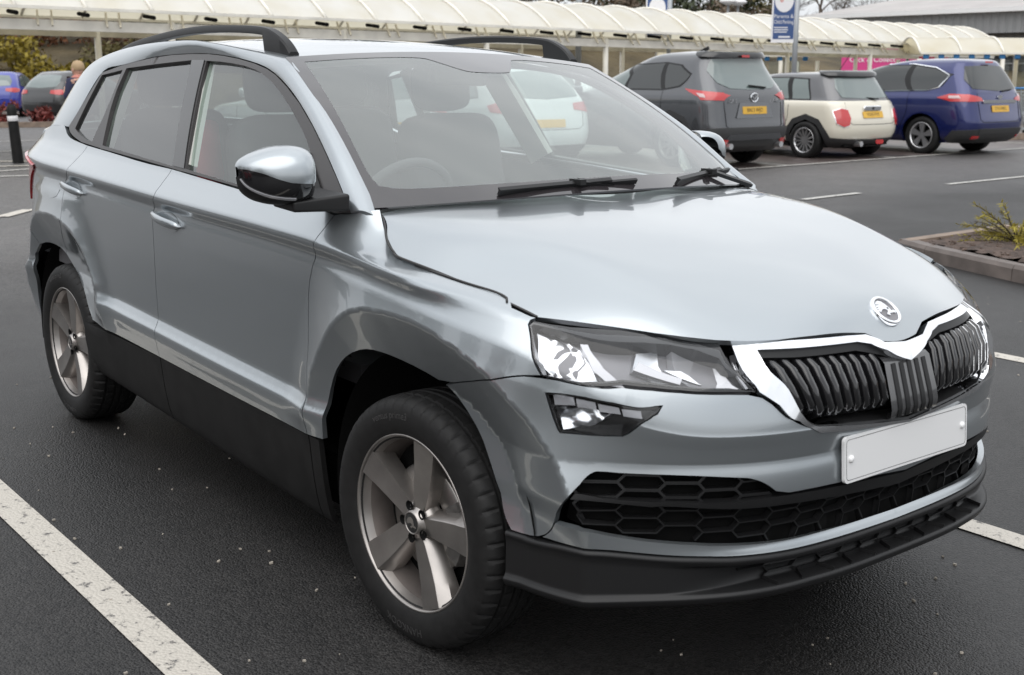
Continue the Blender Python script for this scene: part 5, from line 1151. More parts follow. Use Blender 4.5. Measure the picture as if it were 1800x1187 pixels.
def car(label, mw, levels, wb, R, wheel_kind, track, body, windows, rear, lamps, plate, arches=None, upper=None, belt=None, extras=None, group='cars parked in the background bays', bumper=None, txt=None, name='parked_car', detail=True, wheelw=.81, sills=True, glassm=None):
    t = thing(name, label, 'car', group, mw); S = car_surf(levels); v0, v1 = S.v[0], S.v[-1]; u1 = S.u[-1]; um = u1 / 2
    mu = lambda p: (u1 - p[0], p[1])
    Ra = arches or R + .05
    holes = []
    for wx in (0, wb):
        h = []
        for a in np.linspace(math.radians(200), math.radians(-20), 22):
            z_ = max(R + Ra * math.sin(a), levels[0][0] + .003); h.append(find(S, 's', wx + Ra * math.cos(a), z_))
        holes += [h, [mu(p) for p in h][::-1]]
    full = [(0, v0), (u1, v0), (u1, v1), (0, v1)]
    if upper:
        vb = S.zv(belt); panel('body', S, [(0, v0), (u1, v0), (u1, vb), (0, vb)], body, t, holes=holes, step=.09, depth=.03, gap=0)
        panel('roof', S, [(0, vb), (u1, vb), (u1, v1), (0, v1)], upper, t, step=.09, depth=0, gap=0)
    else: panel('body', S, full, body, t, holes=holes, step=.09, depth=.03, gap=0)
    top = S.P[:, -1]; mesh_obj('roof_cap', top[:-1], [tuple(range(len(top) - 1))], upper or body, t)
    MB().box((wb / 2, 0, .32), (wb + 1.2, 1.15, .2)).box((wb / 2, 0, .36), (wb - 2 * Ra, 1.62, .22)).obj('underbody', M['dark'], t)['kind'] = 'stuff'
    for wx in (0, wb):
        for g in (1, -1):
            MB().grid([[(wx + r_ * math.cos(a), g * y_, R + r_ * math.sin(a)) for r_, y_ in ((Ra + .02, wheelw + .02), (Ra + .02, .5), (.01, .5))] for a in np.linspace(-.3, math.pi + .3, 14)]).obj('wheel_housing', M['dark'], t)
    W = bg_wheel(wheel_kind, R)
    for wx in (0, wb):
        for g in (1, -1):
            w = link(bpy.data.objects.new('wheel', None), t); w.location = (wx, g * (wheelw - .02), R); w.rotation_euler = (0, random.uniform(0, 1), math.pi if g > 0 else 0)
            for n_, me in W: link(bpy.data.objects.new(n_, me), w)
    gm = glassm or M['bglass']
    for poly, m_ in windows:
        q = [find(S, 's', *p) for p in poly]
        panel('window', S, q, m_ or gm, t, step=.08, depth=.01, off=.004, gap=0); panel('window', S, [mu(p) for p in q][::-1], m_ or gm, t, step=.08, depth=.01, off=.004, gap=0)
    def hull(pts):
        pts = sorted(set(pts)); cr_ = lambda o, a, b: (a[0] - o[0]) * (b[1] - o[1]) - (a[1] - o[1]) * (b[0] - o[0]); lo_ = []; up_ = []
        for p_ in pts:
            while len(lo_) > 1 and cr_(lo_[-2], lo_[-1], p_) <= 0: lo_.pop()
            lo_.append(p_)
        for p_ in pts[::-1]:
            while len(up_) > 1 and cr_(up_[-2], up_[-1], p_) <= 0: up_.pop()
            up_.append(p_)
        return lo_[:-1] + up_[:-1]
    allp = [p_ for poly, _m in windows for p_ in poly]; hl2 = hull(allp); cx_ = sum(p_[0] for p_ in hl2) / len(hl2); cz_ = sum(p_[1] for p_ in hl2) / len(hl2)
    hq = [find(S, 's', p_[0] + (.03 if p_[0] > cx_ else -.03), p_[1] + (.018 if p_[1] > cz_ else -.018)) for p_ in hl2]
    panel('window_surround', S, hq, M['blk'], t, step=.08, depth=.01, off=.0025, gap=0); panel('window_surround', S, [mu(p) for p in hq][::-1], M['blk'], t, step=.08, depth=.01, off=.0025, gap=0)
    zb_ = min(p_[1] for p_ in allp) - .03; xs_ = [max(p_[0] for p_ in windows[0][0]) , (min(p_[0] for p_ in windows[0][0]) + max(p_[0] for p_ in windows[1][0])) / 2, min(p_[0] for p_ in windows[1][0]) - .04]
    for k_, x_ in enumerate(xs_):
        ln = [find(S, 's', x_ + (0 if k_ < 2 else .32 * max(0, (f_ - .45)) ), zb_ - (zb_ - .34) * f_) for f_ in np.linspace(0, 1, 9)]
        for g in (1, -1): MB().tube([(S.pos(*q_) + S.nrm(*q_) * .001) * np.array([1, g, 1]) for q_ in ln], .0045, 4, False).obj('door_seam', M['dark'], t)
    rs_ = [find(S, 'r', y_, z_) for y_, z_ in ((.60, zb_ - .02), (.62, zb_ - .18), (.60, .62), (.52, .58), (.25, .575), (.01, .575))]
    for g in (1, -1): MB().tube([(S.pos(*q_) + S.nrm(*q_) * .001) * np.array([1, g, 1]) for q_ in rs_], .0045, 4, False).obj('tailgate_seam', M['dark'], t)
    def both_sides(pts): # rear polygon symmetric: list of (kind, a, b) for the left half from centre-top outwards to centre-bottom
        q = [find(S, *p) for p in pts]; return q + [mu(p) for p in q[::-1]]
    for n_, pts, m_, off in rear: panel(n_, S, both_sides(pts), m_, t, step=.07, depth=.02, off=off, gap=0)
    for n_, pts, m_, off in lamps:
        q = [find(S, *p) for p in pts]; panel(n_, S, q, m_, t, step=.04, depth=.02, off=off, gap=0); panel(n_, S, [mu(p) for p in q][::-1], m_, t, step=.04, depth=.02, off=off, gap=0)
    if plate:
        zc, = plate[:1]; p = S.pos(*find(S, 'r', 0.001, zc)); p2 = S.pos(*find(S, 'r', .001, zc + .05)); tv = (p2 - p); tv[1] = 0; tv /= np.linalg.norm(tv); nn = np.array([-tv[2], 0, tv[0]]); nn = nn if nn[0] < 0 else -nn
        f = lambda x, y, z: tuple(p + np.array([0, -x, 0]) + tv * y + nn * (z + .012))
        pl = MB().prism(rrect(.52, .111, .012, 3), -.01, 0, f).obj('number_plate', M['amber'], t)
        if txt:
            V, F = text_mesh(txt, .085, .0005); V[:, 0] *= .85; mesh_obj('registration', [f(*(v_ + np.array([0, 0, .001]))) for v_ in V], F, M['plateb'], pl)
    for h in ((wb * .62, 1.02),) if detail else ():
        for g in (1, -1):
            p = S.pos(*find(S, 's', wb - .62, belt_guess(levels))); c_ = np.array([p[0], g * (p[1] + .10), p[2] + .05]); mbx = MB().box(c_, (.13, .20, .13)); bevel(mbx.obj('door_mirror', body, t), .04, 3)
    if extras: extras(t, S)
    return t
def belt_guess(lv): return [l for l in lv if l[0] > .9][1][0] + .03
def face(x, yaw_x):   # background car axes: forward given in world xy, up = background up
    pass
def car_mw(p, fwd):
    f = np.array([fwd[0], fwd[1], 0.]); f -= BU * (f @ BU); f /= np.linalg.norm(f); l = np.cross(BU, f)
    return Matrix(((f[0], l[0], BU[0], p[0]), (f[1], l[1], BU[1], p[1]), (f[2], l[2], BU[2], p[2]), (0, 0, 0, 1)))
FWD = np.array([-1.0, 0.03])
RD = np.array([0.03, 1.0, 0])       # direction of the cars' right-hand side
# grey SUV ------------------------------------------------------------
L_suv = [(.24, 3.42, -.72, .80, 4.5), (.36, 3.56, -.86, .885, 4.6), (.55, 3.62, -.90, .915, 4.6), (.72, 3.62, -.875, .92, 4.4), (.95, 3.50, -.845, .918, 4.2), (1.04, 3.25, -.83, .905, 4.0), (1.09, 2.55, -.815, .885, 3.8), (1.13, 2.30, -.80, .868, 3.7), (1.38, 1.60, -.635, .765, 3.6), (1.56, 1.12, -.56, .685, 3.5), (1.645, .88, -.56, .615, 3.4), (1.685, .60, -.45, .52, 3.2), (1.71, .30, -.15, .30, 2.6)]
def ex_suv(t, S):
    sp3 = panel('roof_spoiler', S, [find(S, 'r', .60, 1.655), find(S, 'r', .64, 1.60)] + [(S.u[-1] - a, b) for a, b in (find(S, 'r', .64, 1.60), find(S, 'r', .60, 1.655))], M['gloss'], t, step=.06, depth=.03, off=.05, gap=0)
    MB().prism(rrect(.16, .035, .01, 3), 0, .01, lambda x, y, z: (-.635 - z, x, 1.628 + y)).obj('high_brake_lamp', M['bred'], t)
    p = S.pos(*find(S, 'r', .0, 1.20)); MB().bar((p[0] - .03, .06, 1.205), (p[0] - .035, -.30, 1.175), .03, .02).obj('rear_wiper', M['blk'], t)
    p = S.pos(*find(S, 'r', .0, 1.03)); rg = [(p[0] - .015, .075 * math.cos(a), 1.03 + .062 * math.sin(a)) for a in np.linspace(0, 6.2832, 25)]; MB().tube(rg, .010, 6, False).bar((p[0] - .015, .06, 1.05), (p[0] - .02, 0, 1.01), .012).bar((p[0] - .015, -.06, 1.05), (p[0] - .02, 0, 1.01), .012).obj('tailgate_badge', M['chrome'], t)
    for y_, w_ in ((.46, .16), (-.50, .10)):
        V, F = text_mesh('CX-5' if w_ > .12 else 'AWD', .075, .004); q = S.pos(*find(S, 'r', abs(y_), .98)); mesh_obj('tailgate_lettering', [(q[0] - .02 + v_[0] * -.0 * 0 - v_[2], y_ - v_[0], .98 + v_[1]) for v_ in V], F, M['chrome'], t)
    MB().prism([(.40, 0), (-.40, 0), (-.31, .22), (.31, .22)], 0, .012, lambda x, y, z: (S.pos(*find(S, 'r', .001, .735 + y))[0] - .003 - z * .2, x, .735 + y)).obj('plate_recess', mat('recess_grey', (.16, .165, .175), .35, .4), t)
    MB().tube([(-.93, .55, .33), (-.80, .55, .33)], .045, 12).obj('exhaust_tip', M['silver'], t); MB().tube([(-.93, -.55, .33), (-.80, -.55, .33)], .045, 12).obj('exhaust_tip', M['silver'], t)
    MB().bar((.30, .0, 1.70), (.12, 0, 1.76), .03, .05).obj('roof_aerial', M['blk'], t)
    for sx in (.98, 1.95): MB().bar((sx - .10, .93, .985), (sx + .10, .93, .985), .03, .03).obj('door_handle', M['suvgrey'], t)
    panel('fuel_flap', S, [find(S, 's', -.12 + .10 * math.cos(a), 1.0 + .09 * math.sin(a)) for a in np.linspace(0, 6.283, 18, endpoint=False)], M['suvgrey'], t, step=.05, depth=.01, off=.003, gap=0)
M['suvgrey'] = paint('dark_grey_car_paint', (.085, .088, .095), .6, .26)
suvp = bg(3.72, 19.2) - RD * .79
car('dark grey SUV with black rear spoiler, parked left of the cream hatchback', car_mw(suvp, FWD), L_suv, 2.70, .36, 'dark', 1.6, M['suvgrey'],
    [([(2.05, 1.17), (1.50, 1.42), (1.22, 1.50), (1.12, 1.50), (1.08, 1.15)], M['bglass2']), ([(1.00, 1.15), (1.04, 1.505), (.32, 1.53), (.24, 1.15)], None), ([(.16, 1.16), (.24, 1.52), (-.02, 1.49), (-.26, 1.36), (-.10, 1.20)], None)],
    [('rear_window', [('r', 0, 1.60), ('r', .55, 1.585), ('r', .66, 1.42), ('r', .62, 1.24), ('r', .45, 1.16), ('r', 0, 1.14)], M['bglass2'], .006),
     ('rear_bumper', [('r', 0, .60), ('r', .70, .60), ('s', -.62, .58), ('s', -.47, .30), ('s', -.6, .25), ('r', 0, .245)], M['bplastic'], .012),
     ('bumper_step', [('r', 0, .50), ('r', .55, .50), ('r', .60, .42), ('r', 0, .42)], M['suvgrey'], .03)],
    [('tail_lamp', [('s', -.25, 1.16), ('s', -.45, 1.14), ('r', .60, 1.10), ('r', .48, 1.06), ('r', .62, .99), ('s', -.60, 1.0), ('s', -.42, 1.09)], M['bred'], .012), ('lamp_cluster', [('s', -.50, 1.10), ('s', -.62, 1.08), ('s', -.66, 1.03), ('s', -.58, 1.04)], M['lampw'], .02),
     ('rear_reflector', [('r', .72, .43), ('r', .56, .43), ('r', .60, .35), ('r', .74, .36)], M['bred'], .03),
     ('arch_cladding', [('s', -.50, .30), ('s', -.46, .55), ('s', -.30, .75), ('s', 0, .85), ('s', .30, .75), ('s', .46, .55), ('s', .50, .30), ('s', .43, .30), ('s', .38, .53), ('s', .25, .68), ('s', 0, .765), ('s', -.25, .68), ('s', -.38, .53), ('s', -.43, .30)], M['bplastic'], .012)],
    (.845,), upper=None, extras=ex_suv, txt='BN13 WJO')
# cream small hatchback -------------------------------------------------
M['cream_p'] = mat('cream_car_paint', (.66, .62, .52), .35, coat=1); M['mroof'] = paint('grey_roof_paint', (.10, .10, .105), .6, .3)
L_min = [(.20, 3.05, -.52, .74, 4.4), (.30, 3.18, -.66, .815, 4.6), (.48, 3.26, -.74, .86, 4.4), (.62, 3.26, -.735, .865, 4.0), (.80, 3.18, -.68, .862, 3.7), (.90, 2.95, -.645, .85, 3.5), (.945, 2.35, -.62, .828, 3.4), (.97, 2.10, -.605, .805, 3.4), (1.20, 1.72, -.46, .725, 3.6), (1.335, 1.42, -.38, .665, 3.7), (1.385, 1.22, -.37, .62, 3.6), (1.41, .95, -.28, .50, 3.2), (1.425, .6, 0.0, .28, 2.6)]
def ex_min(t, S):
    p = S.pos(*find(S, 'r', 0, .825)); hb = MB().prism(rrect(.46, .085, .04, 5), 0, .03, lambda x, y, z: (p[0] - .004 - z, x, .835 + y)); bevel(hb.obj('tailgate_handle', M['chrome'], t), .012, 2)
    MB().prism([(.025 * math.cos(a), .025 * math.sin(a)) for a in np.linspace(0, 6.28, 16, endpoint=False)], 0, .035, lambda x, y, z: (p[0] - .004 - z, x, .835 + y)).obj('tailgate_badge', M['gloss'], t)
    MB().bar((p[0] + .10, .05, 1.005), (p[0] + .04, -.22, .985), .03, .02).obj('rear_wiper', M['blk'], t)
    MB().tube([(-.74, .30, .26), (-.60, .30, .26)], .045, 12).obj('exhaust_tip', M['silver'], t)
    MB().prism(rrect(.20, .07, .03, 4), 0, .012, lambda x, y, z: (-.735 - z, x - .18, .285 + y)).obj('fog_lamp', M['bred'], t)
    MB().tube([(.05, 0, 1.42), (-.18, 0, 1.72)], .006, 5).obj('roof_aerial', M['blk'], t)
    sp3 = panel('roof_spoiler', S, [find(S, 'r', .58, 1.40), find(S, 'r', .60, 1.345)] + [(S.u[-1] - a, b) for a, b in (find(S, 'r', .60, 1.345), find(S, 'r', .58, 1.40))], M['gloss'], t, step=.06, depth=.03, off=.05, gap=0)
    MB().bar((.75, .872, .80), (.97, .872, .80), .025, .03).obj('door_handle', M['chrome'], t); MB().bar((1.62, .872, .80), (1.84, .872, .80), .025, .03).obj('door_handle', M['chrome'], t)
minp = bg(4.98, 20.26) + RD * .74
car('cream small hatchback with dark grey roof, between the grey SUV and blue people carrier', car_mw(minp, FWD), L_min, 2.567, .31, 'multi', 1.48, M['cream_p'],
    [([(1.92, 1.0), (1.62, 1.26), (1.46, 1.315), (1.18, 1.32), (1.14, .99)], M['bglass2']), ([(1.06, .985), (1.10, 1.32), (.52, 1.325), (.42, .985)], M['bglass2']), ([(.34, .985), (.42, 1.315), (.12, 1.30), (-.02, .985)], M['bglass2'])],
    [('rear_window', [('r', 0, 1.335), ('r', .54, 1.325), ('r', .62, 1.16), ('r', .60, 1.01), ('r', 0, .985)], M['bglass2'], .006),
     ('rear_bumper', [('r', 0, .33), ('r', .55, .345), ('s', -.55, .36), ('s', -.36, .38), ('s', -.36, .21), ('r', .4, .205), ('r', 0, .205)], M['bplastic'], .01)],
    [('tail_lamp', [('r', .80, .79), ('r', .70, .835), ('r', .60, .81), ('r', .575, .68), ('r', .61, .565), ('r', .70, .545), ('r', .785, .60)], M['bred'], .02),
     ('lamp_ring', [('r', .805, .795), ('r', .70, .845), ('r', .592, .818), ('r', .566, .68), ('r', .605, .555), ('r', .70, .535), ('r', .79, .595)], M['chrome'], .008),
     ('arch_cladding', [('s', -.46, .21), ('s', -.42, .48), ('s', -.27, .66), ('s', 0, .745), ('s', .27, .66), ('s', .42, .48), ('s', .46, .21), ('s', .36, .21), ('s', .335, .42), ('s', .23, .57), ('s', 0, .655), ('s', -.23, .57), ('s', -.335, .42), ('s', -.36, .21)], M['bplastic'], .012),
     ('sill_cladding', [('s', .46, .205), ('s', .46, .30), ('s', 2.1, .30), ('s', 2.1, .205)], M['bplastic'], .008)],
    (.73,), upper=M['mroof'], belt=.958, extras=ex_min, txt='VO65 FVX', wheelw=.80)
# blue people carrier ---------------------------------------------------
M['blue_p'] = paint('deep_blue_car_paint', (.012, .019, .105), .4, .25)
L_mpv = [(.22, 3.62, -.80, .80, 4.6), (.34, 3.76, -.95, .90, 4.8), (.55, 3.80, -1.0, .935, 4.6), (.75, 3.76, -.96, .94, 4.2), (.92, 3.55, -.925, .93, 4.0), (1.0, 3.2, -.905, .915, 3.8), (1.05, 2.75, -.89, .89, 3.7), (1.09, 2.60, -.88, .872, 3.6), (1.36, 1.90, -.74, .765, 3.5), (1.53, 1.30, -.64, .67, 3.4), (1.60, .95, -.60, .60, 3.3), (1.64, .60, -.48, .50, 3.0), (1.66, .30, -.15, .30, 2.6)]
def ex_mpv(t, S):
    p = S.pos(*find(S, 'r', 0, .93)); MB().prism(rrect(1.02, .055, .02, 4), 0, .02, lambda x, y, z: (p[0] - z + .004, x, .925 + y)).obj('tailgate_strip', M['chrome'], t)
    MB().prism([(.075 * math.cos(a), .034 * math.sin(a)) for a in np.linspace(0, 6.28, 20, endpoint=False)], 0, .02, lambda x, y, z: (p[0] + .008 - z, x, 1.0 + y)).obj('tailgate_badge', M['chrome'], t)
    MB().bar((p[0] + .03, -.1, 1.10), (p[0] + .06, -.42, 1.125), .03, .02).obj('rear_wiper', M['blk'], t); MB().prism(rrect(.22, .03, .01, 3), 0, .012, lambda x, y, z: (-.655 - z, x, 1.595 + y)).obj('high_brake_lamp', M['bred'], t)
    MB().bar((.95, .945, .93), (1.18, .945, .93), .025, .035).obj('door_handle', M['blue_p'], t); MB().bar((1.98, .945, .93), (2.2, .945, .93), .025, .035).obj('door_handle', M['blue_p'], t)
    pts = [(2.52, 1.13), (2.1, 1.33), (1.5, 1.515), (1.0, 1.565), (.4, 1.565), (-.10, 1.50), (-.40, 1.375), (-.26, 1.17), (-.05, 1.115), (.8, 1.095), (2.52, 1.10)]
    for g in (1, -1): MB().tube([np.array(S.pos(*find(S, 's', *q))) * np.array([1, g, 1]) + np.array([0, g * .008, 0]) for q in pts + pts[:1]], .013, 5, False).obj('window_trim', M['chrome'], t)
    p = [(x, y) for x, y in ()]
    panel('bumper_insert', S, [find(S, 'r', .62, .47), find(S, 'r', .62, .38)] + [(S.u[-1] - a, b) for a, b in (find(S, 'r', .62, .38), find(S, 'r', .62, .47))], M['bplastic'], t, step=.06, depth=.02, off=.02, gap=0)
mpvp = bg(7.31, 21.44) + RD * .79
car('deep blue people carrier with chrome window trim, rightmost of the parked row', car_mw(mpvp, FWD), L_mpv, 2.85, .335, 'twin', 1.58, M['blue_p'],
    [([(2.42, 1.13), (2.05, 1.32), (1.62, 1.46), (1.52, 1.48), (1.48, 1.12)], M['bglass2']), ([(1.38, 1.115), (1.42, 1.50), (1.0, 1.535), (.42, 1.535), (.34, 1.11)], None), ([(.24, 1.115), (.32, 1.53), (-.10, 1.475), (-.44, 1.37), (-.28, 1.20), (-.05, 1.13)], None)],
    [('rear_window', [('r', 0, 1.545), ('r', .56, 1.52), ('r', .70, 1.30), ('r', .66, 1.14), ('r', 0, 1.10)], M['bglass'], .006),
     ('rear_bumper', [('r', 0, .46), ('r', .72, .46), ('s', -.62, .44), ('s', -.45, .30), ('s', -.5, .23), ('r', 0, .225)], M['bplastic'], .014)],
    [('tail_lamp', [('s', -.28, .99), ('s', -.50, 1.055), ('r', .76, 1.045), ('r', .52, .985), ('r', .50, .935), ('r', .72, .925), ('s', -.55, .93)], M['bred'], .014), ('lamp_cluster', [('s', -.50, 1.02), ('s', -.68, 1.02), ('s', -.72, .98), ('s', -.52, .98)], M['lampw'], .022),
     ('rear_reflector', [('r', .72, .35), ('r', .58, .35), ('r', .58, .31), ('r', .72, .31)], M['bred'], .025)],
    (.80,), extras=ex_mpv, txt='CY15 WKC')
# small hatchbacks further off ----------------------------------------
L_hat = [(.20, 3.25, -.58, .76, 4.4), (.32, 3.38, -.70, .85, 4.6), (.52, 3.44, -.76, .885, 4.4), (.72, 3.42, -.74, .885, 4.1), (.86, 3.2, -.70, .875, 3.9), (.93, 2.6, -.68, .85, 3.8), (.97, 2.25, -.665, .835, 3.6), (1.22, 1.70, -.45, .74, 3.5), (1.38, 1.22, -.22, .65, 3.4), (1.44, .95, -.10, .58, 3.2), (1.47, .6, .1, .40, 2.8)]
W_hat = [([(2.05, 1.0), (1.66, 1.24), (1.40, 1.34), (1.2, 1.35), (1.16, .99)], None), ([(1.08, .985), (1.12, 1.355), (.55, 1.355), (.36, .985)], None), ([(.28, .99), (.45, 1.34), (.10, 1.27), (-.16, 1.02)], None)]
def R_hat(bm): return [('rear_window', [('r', 0, 1.37), ('r', .50, 1.34), ('r', .62, 1.15), ('r', .60, 1.02), ('r', 0, .985)], M['bglass2'], .006), ('rear_bumper', [('r', 0, .36), ('r', .7, .36), ('s', -.55, .36), ('s', -.42, .21), ('r', 0, .205)], bm, .01)]
T_hat = [('tail_lamp', [('s', -.42, .90), ('r', .74, .95), ('r', .46, .93), ('r', .46, .84), ('r', .74, .80), ('s', -.5, .82)], M['bred'], .012)]
def hatch(label, mw, body, plate=(.66,), txt=None, gl=None): return car(label, mw, L_hat, 2.58, .31, 'plain', 1.5, body, W_hat, R_hat(M['bplastic']), T_hat, plate, txt=txt, glassm=gl, wheelw=.82, group='cars parked far off')
M['black_p'] = mat('black_car_paint', (.014, .014, .015), .3, coat=1); M['blue2'] = mat('bright_blue_car_paint', (.018, .03, .28), .3, coat=1); M['white_p'] = mat('white_car_paint', (.6, .62, .63), .3, coat=1); M['red_p'] = mat('red_car_paint', (.38, .015, .03), .3, coat=1); M['sblue'] = mat('pale_blue_car_paint', (.16, .24, .33), .3, coat=1)
def bdir(dx, dy): v = dx * BR + dy * BF; return v[:2]
hatch('black hatchback parked beyond the bollard, left of the person', car_mw(bg(-13.3, 35.6), bdir(.45, .9)), M['black_p'], None, gl=M['bglass2'])
hatch('bright blue hatchback at the left edge with its right tail lamp glowing pink', car_mw(bg(-17.0, 40.2), bdir(-.12, 1)), M['blue2'], txt='KX63 ODF', gl=M['bglass2'])
hatch('white hatchback left of the grey SUV, seen only through the near car\'s windscreen', car_mw(suvp - RD * 3.3 + np.array([-.6, 0, 0]), FWD), M['white_p'], txt=None, gl=M['bglass2'])
hatch('silver hatchback two bays left of the grey SUV, seen only through the near car\'s glass', car_mw(suvp - RD * 5.9 + np.array([-.3, 0, 0]), FWD), mat('silver_car_paint', (.5, .51, .52), .3, .6, coat=1), txt=None, gl=M['bglass2'])
hatch('white hatchback half hidden behind the grey SUV, under the walkway roof', car_mw(bg(2.2, 36), bdir(-.8, .6)), M['white_p'], None, gl=M['bglass2'])
hatch('pale blue hatchback seen between the cream hatchback and the pink panel', car_mw(bg(9.5, 37.5), bdir(.98, .2)), M['sblue'], None, gl=M['bglass2'])
hatch('dark blue hatchback behind the trolleys at the right edge', car_mw(bg(16.2, 35.5), bdir(.9, .45)), M['blue_p'], None, gl=M['bglass2'])
hatch('white hatchback parked behind the blue people carrier', car_mw(bg(13.6, 36.5), bdir(-.5, .86)), M['white_p'], None, gl=M['bglass2'])
hatch('red hatchback beyond the near car\'s right flank, seen mirrored in its doors', car_mw((-1.2, -6.9, 0), (-.98, -.2)), M['red_p'])
hatch('dark hatchback beyond the near car\'s right flank, mirrored in its rear door', car_mw((-6.6, -7.6, 0), (-1, -.1)), M['black_p'])

# unseen far side of the car park: hedge added to darken the flank's mirror image
rng = np.random.default_rng(77)
hd = thing('unseen_hedge', 'long dark hedge beyond the near car\'s right flank, mirrored in its doors', 'hedge')
V = []; F = []
for k in range(26):
    a, b = leaf_cloud(330, (-42 + k * 2.3, -17.5 - .02 * k, 1.25), (1.5, 1.0, 1.25), .26, rng); n0 = len(V); V += a; F += [tuple(i + n0 for i in f) for f in b]
mesh_obj('foliage', V, F, M['lv_g'], hd)['kind'] = 'stuff'; MB().box((-13, -17.8, 1.0), (60, 1.2, 2.2)).obj('hedge_core', M['twig'], hd)
for k, (x_, y_) in enumerate(((-30, -21), (-21, -20), (-12, -22), (-4, -20.5), (5, -21.5))):
    t_ = thing('evergreen_tree', 'dark evergreen tree number %s beyond the hedge' % 'one two three four five'.split()[k] if False else ['evergreen tree beyond the far end of the mirrored hedge', 'evergreen tree beyond the hedge behind the dark mirrored hatchback', 'evergreen tree beyond the middle of the mirrored hedge', 'evergreen tree beyond the hedge behind the red hatchback', 'evergreen tree beyond the near end of the mirrored hedge'][k], 'tree', 'evergreen trees beyond the hedge', Matrix.Translation((x_, y_, 0))); V, F = leaf_cloud(1400, (0, 0, 4.4), (3.0, 2.6, 3.4), .34, rng); mesh_obj('crown', V, F, M['lv_g'], t_); MB().tube([(0, 0, 0), (.1, 0, 4.4)], [.3, .12], 7).obj('trunk', M['bark'], t_)

# ---------------- covered walkway ----------------
M['wht'] = mat('white_painted_steel', (.72, .69, .62), .5, noise=(3, .12)); M['crm'] = mat('cream_painted_steel', (.52, .48, .39), .6, noise=(3, .18))
def sheetm(name, c):
    m = bpy.data.materials.new(name); m.use_nodes = True; t = m.node_tree; b = t.nodes['Principled BSDF']; o = t.nodes['Material Output']
    b.inputs['Base Color'].default_value = (*c, 1); b.inputs['Roughness'].default_value = .35; tl = t.nodes.new('ShaderNodeBsdfTranslucent'); tl.inputs[0].default_value = (c[0] * .9, c[1] * .85, c[2] * .7, 1)
    mx2 = t.nodes.new('ShaderNodeMixShader'); mx2.inputs[0].default_value = .45; t.links.new(b.outputs[0], mx2.inputs[1]); t.links.new(tl.outputs[0], mx2.inputs[2]); t.links.new(mx2.outputs[0], o.inputs[0])
    n = t.nodes.new('ShaderNodeTexNoise'); n.inputs['Scale'].default_value = 1.2; n.inputs['Detail'].default_value = 5; tc2 = t.nodes.new('ShaderNodeTexCoord'); t.links.new(tc2.outputs['Object'], n.inputs['Vector'])
    r = t.nodes.new('ShaderNodeValToRGB'); r.color_ramp.elements[0].position = .3; r.color_ramp.elements[1].position = .7; r.color_ramp.elements[0].color = (c[0] * .86, c[1] * .82, c[2] * .72, 1); r.color_ramp.elements[1].color = (*c, 1); t.links.new(n.outputs['Fac'], r.inputs[0]); t.links.new(r.outputs[0], b.inputs['Base Color'])
    return m
M['sheet'] = sheetm('cream_translucent_sheet', (.93, .92, .88)); M['sheet2'] = sheetm('yellowed_translucent_sheet', (.88, .84, .73))
def canopy(label, p0, p1, nb, width, z0, z1, rise, sheet, posts, group=None, n0=0, name='covered_walkway', caps=True, beam=True, back=1):
    """barrel-vaulted roof from p0 to p1 (background metres) along its front eave, nb bays"""
    t = thing(name, label, 'canopy', group); p0 = np.array(p0, float); p1 = np.array(p1, float); d = (p1 - p0) / np.linalg.norm(p1 - p0); n = np.array([-d[1], d[0]]) * back
    def pt(f, w, h):  # f along 0..nb, w across 0..width, h above eave
        q = p0 + (p1 - p0) * f / nb + n * w; return bg(q[0], q[1], z0 + (z1 - z0) * f / nb + h)
    arc = [(width * f_, rise * (1 - (2 * f_ - 1) ** 2)) for f_ in np.linspace(0, 1, 15)]
    for b in range(n0, nb):
        MB().grid([[pt(b + f, w, h) for w, h in arc] for f in (.02, .98)]).obj('roof_sheet', sheet, t, True)
    for b in range(n0, nb + 1):
        mb = MB(); mb.tube([pt(b, w, h + .02) for w, h in arc], .032, 6, True); mb.obj('rib', M['wht'], t, True)
        if caps:
            mb = MB().tube([pt(b, -.05, -.10), pt(b, .35, -.06)], .035, 8); mb.obj('rib_end', M['dark'], t)
            for k in (-.10, .10): MB().bar(pt(b + k + .42, .08, -.28), pt(b + k + .5, .35, -.03), .03).obj('bracket', M['crm'], t)
    for w in (0, width): MB().bar(pt(n0, w, 0), pt(nb, w, 0), .06, .05).obj('eave_rail', M['wht'], t)
    if beam:
        for w in (.25, width - .25): MB().bar(pt(n0, w, -.26), pt(nb, w, -.26), .10, .17).obj('beam', M['wht'] if w < 1 else M['crm'], t)
    for f, w in posts:
        a = pt(f, w, -.15); q = p0 + (p1 - p0) * f / nb + n * w; c = bg(q[0], q[1], -.2); MB().tube([c, a], .062, 10).obj('post', M['wht'], t, True)
    return t
PO = [(5.38 + 3.1 * k, .25) for k in range(0, 8)] + [(5.15 + 3.1 * k, 2.95) for k in range(0, 8)]
canopy('long covered walkway with cream barrel-vaulted roof on white posts, behind the parked cars', (-7.84 - .87 * 3, 19.5 - .73 * 3), (11.29 + .87 * 5, 35.59 + .73 * 5), 30, 3.2, 2.45, 2.22, .66, M['sheet'], PO)
sb = canopy('trolley shelter with yellowed curved roof in front of the shop, right edge', (11.33, 34), (18.2, 33.8), 6, 2.2, 1.95, 1.93, .45, M['sheet2'], [(k, w) for k in range(0, 7) for w in (.05, 2.1)], 'trolley shelters', name='trolley_shelter', caps=False, beam=False)
sa = canopy('trolley shelter with cream curved roof seen under the walkway, behind the grey SUV', (4.9, 38), (9.6, 38.4), 4, 2.2, 1.96, 1.94, .42, M['sheet2'], [(k, w) for k in range(0, 5) for w in (.05, 2.1)], 'trolley shelters', name='trolley_shelter', caps=False, beam=False)
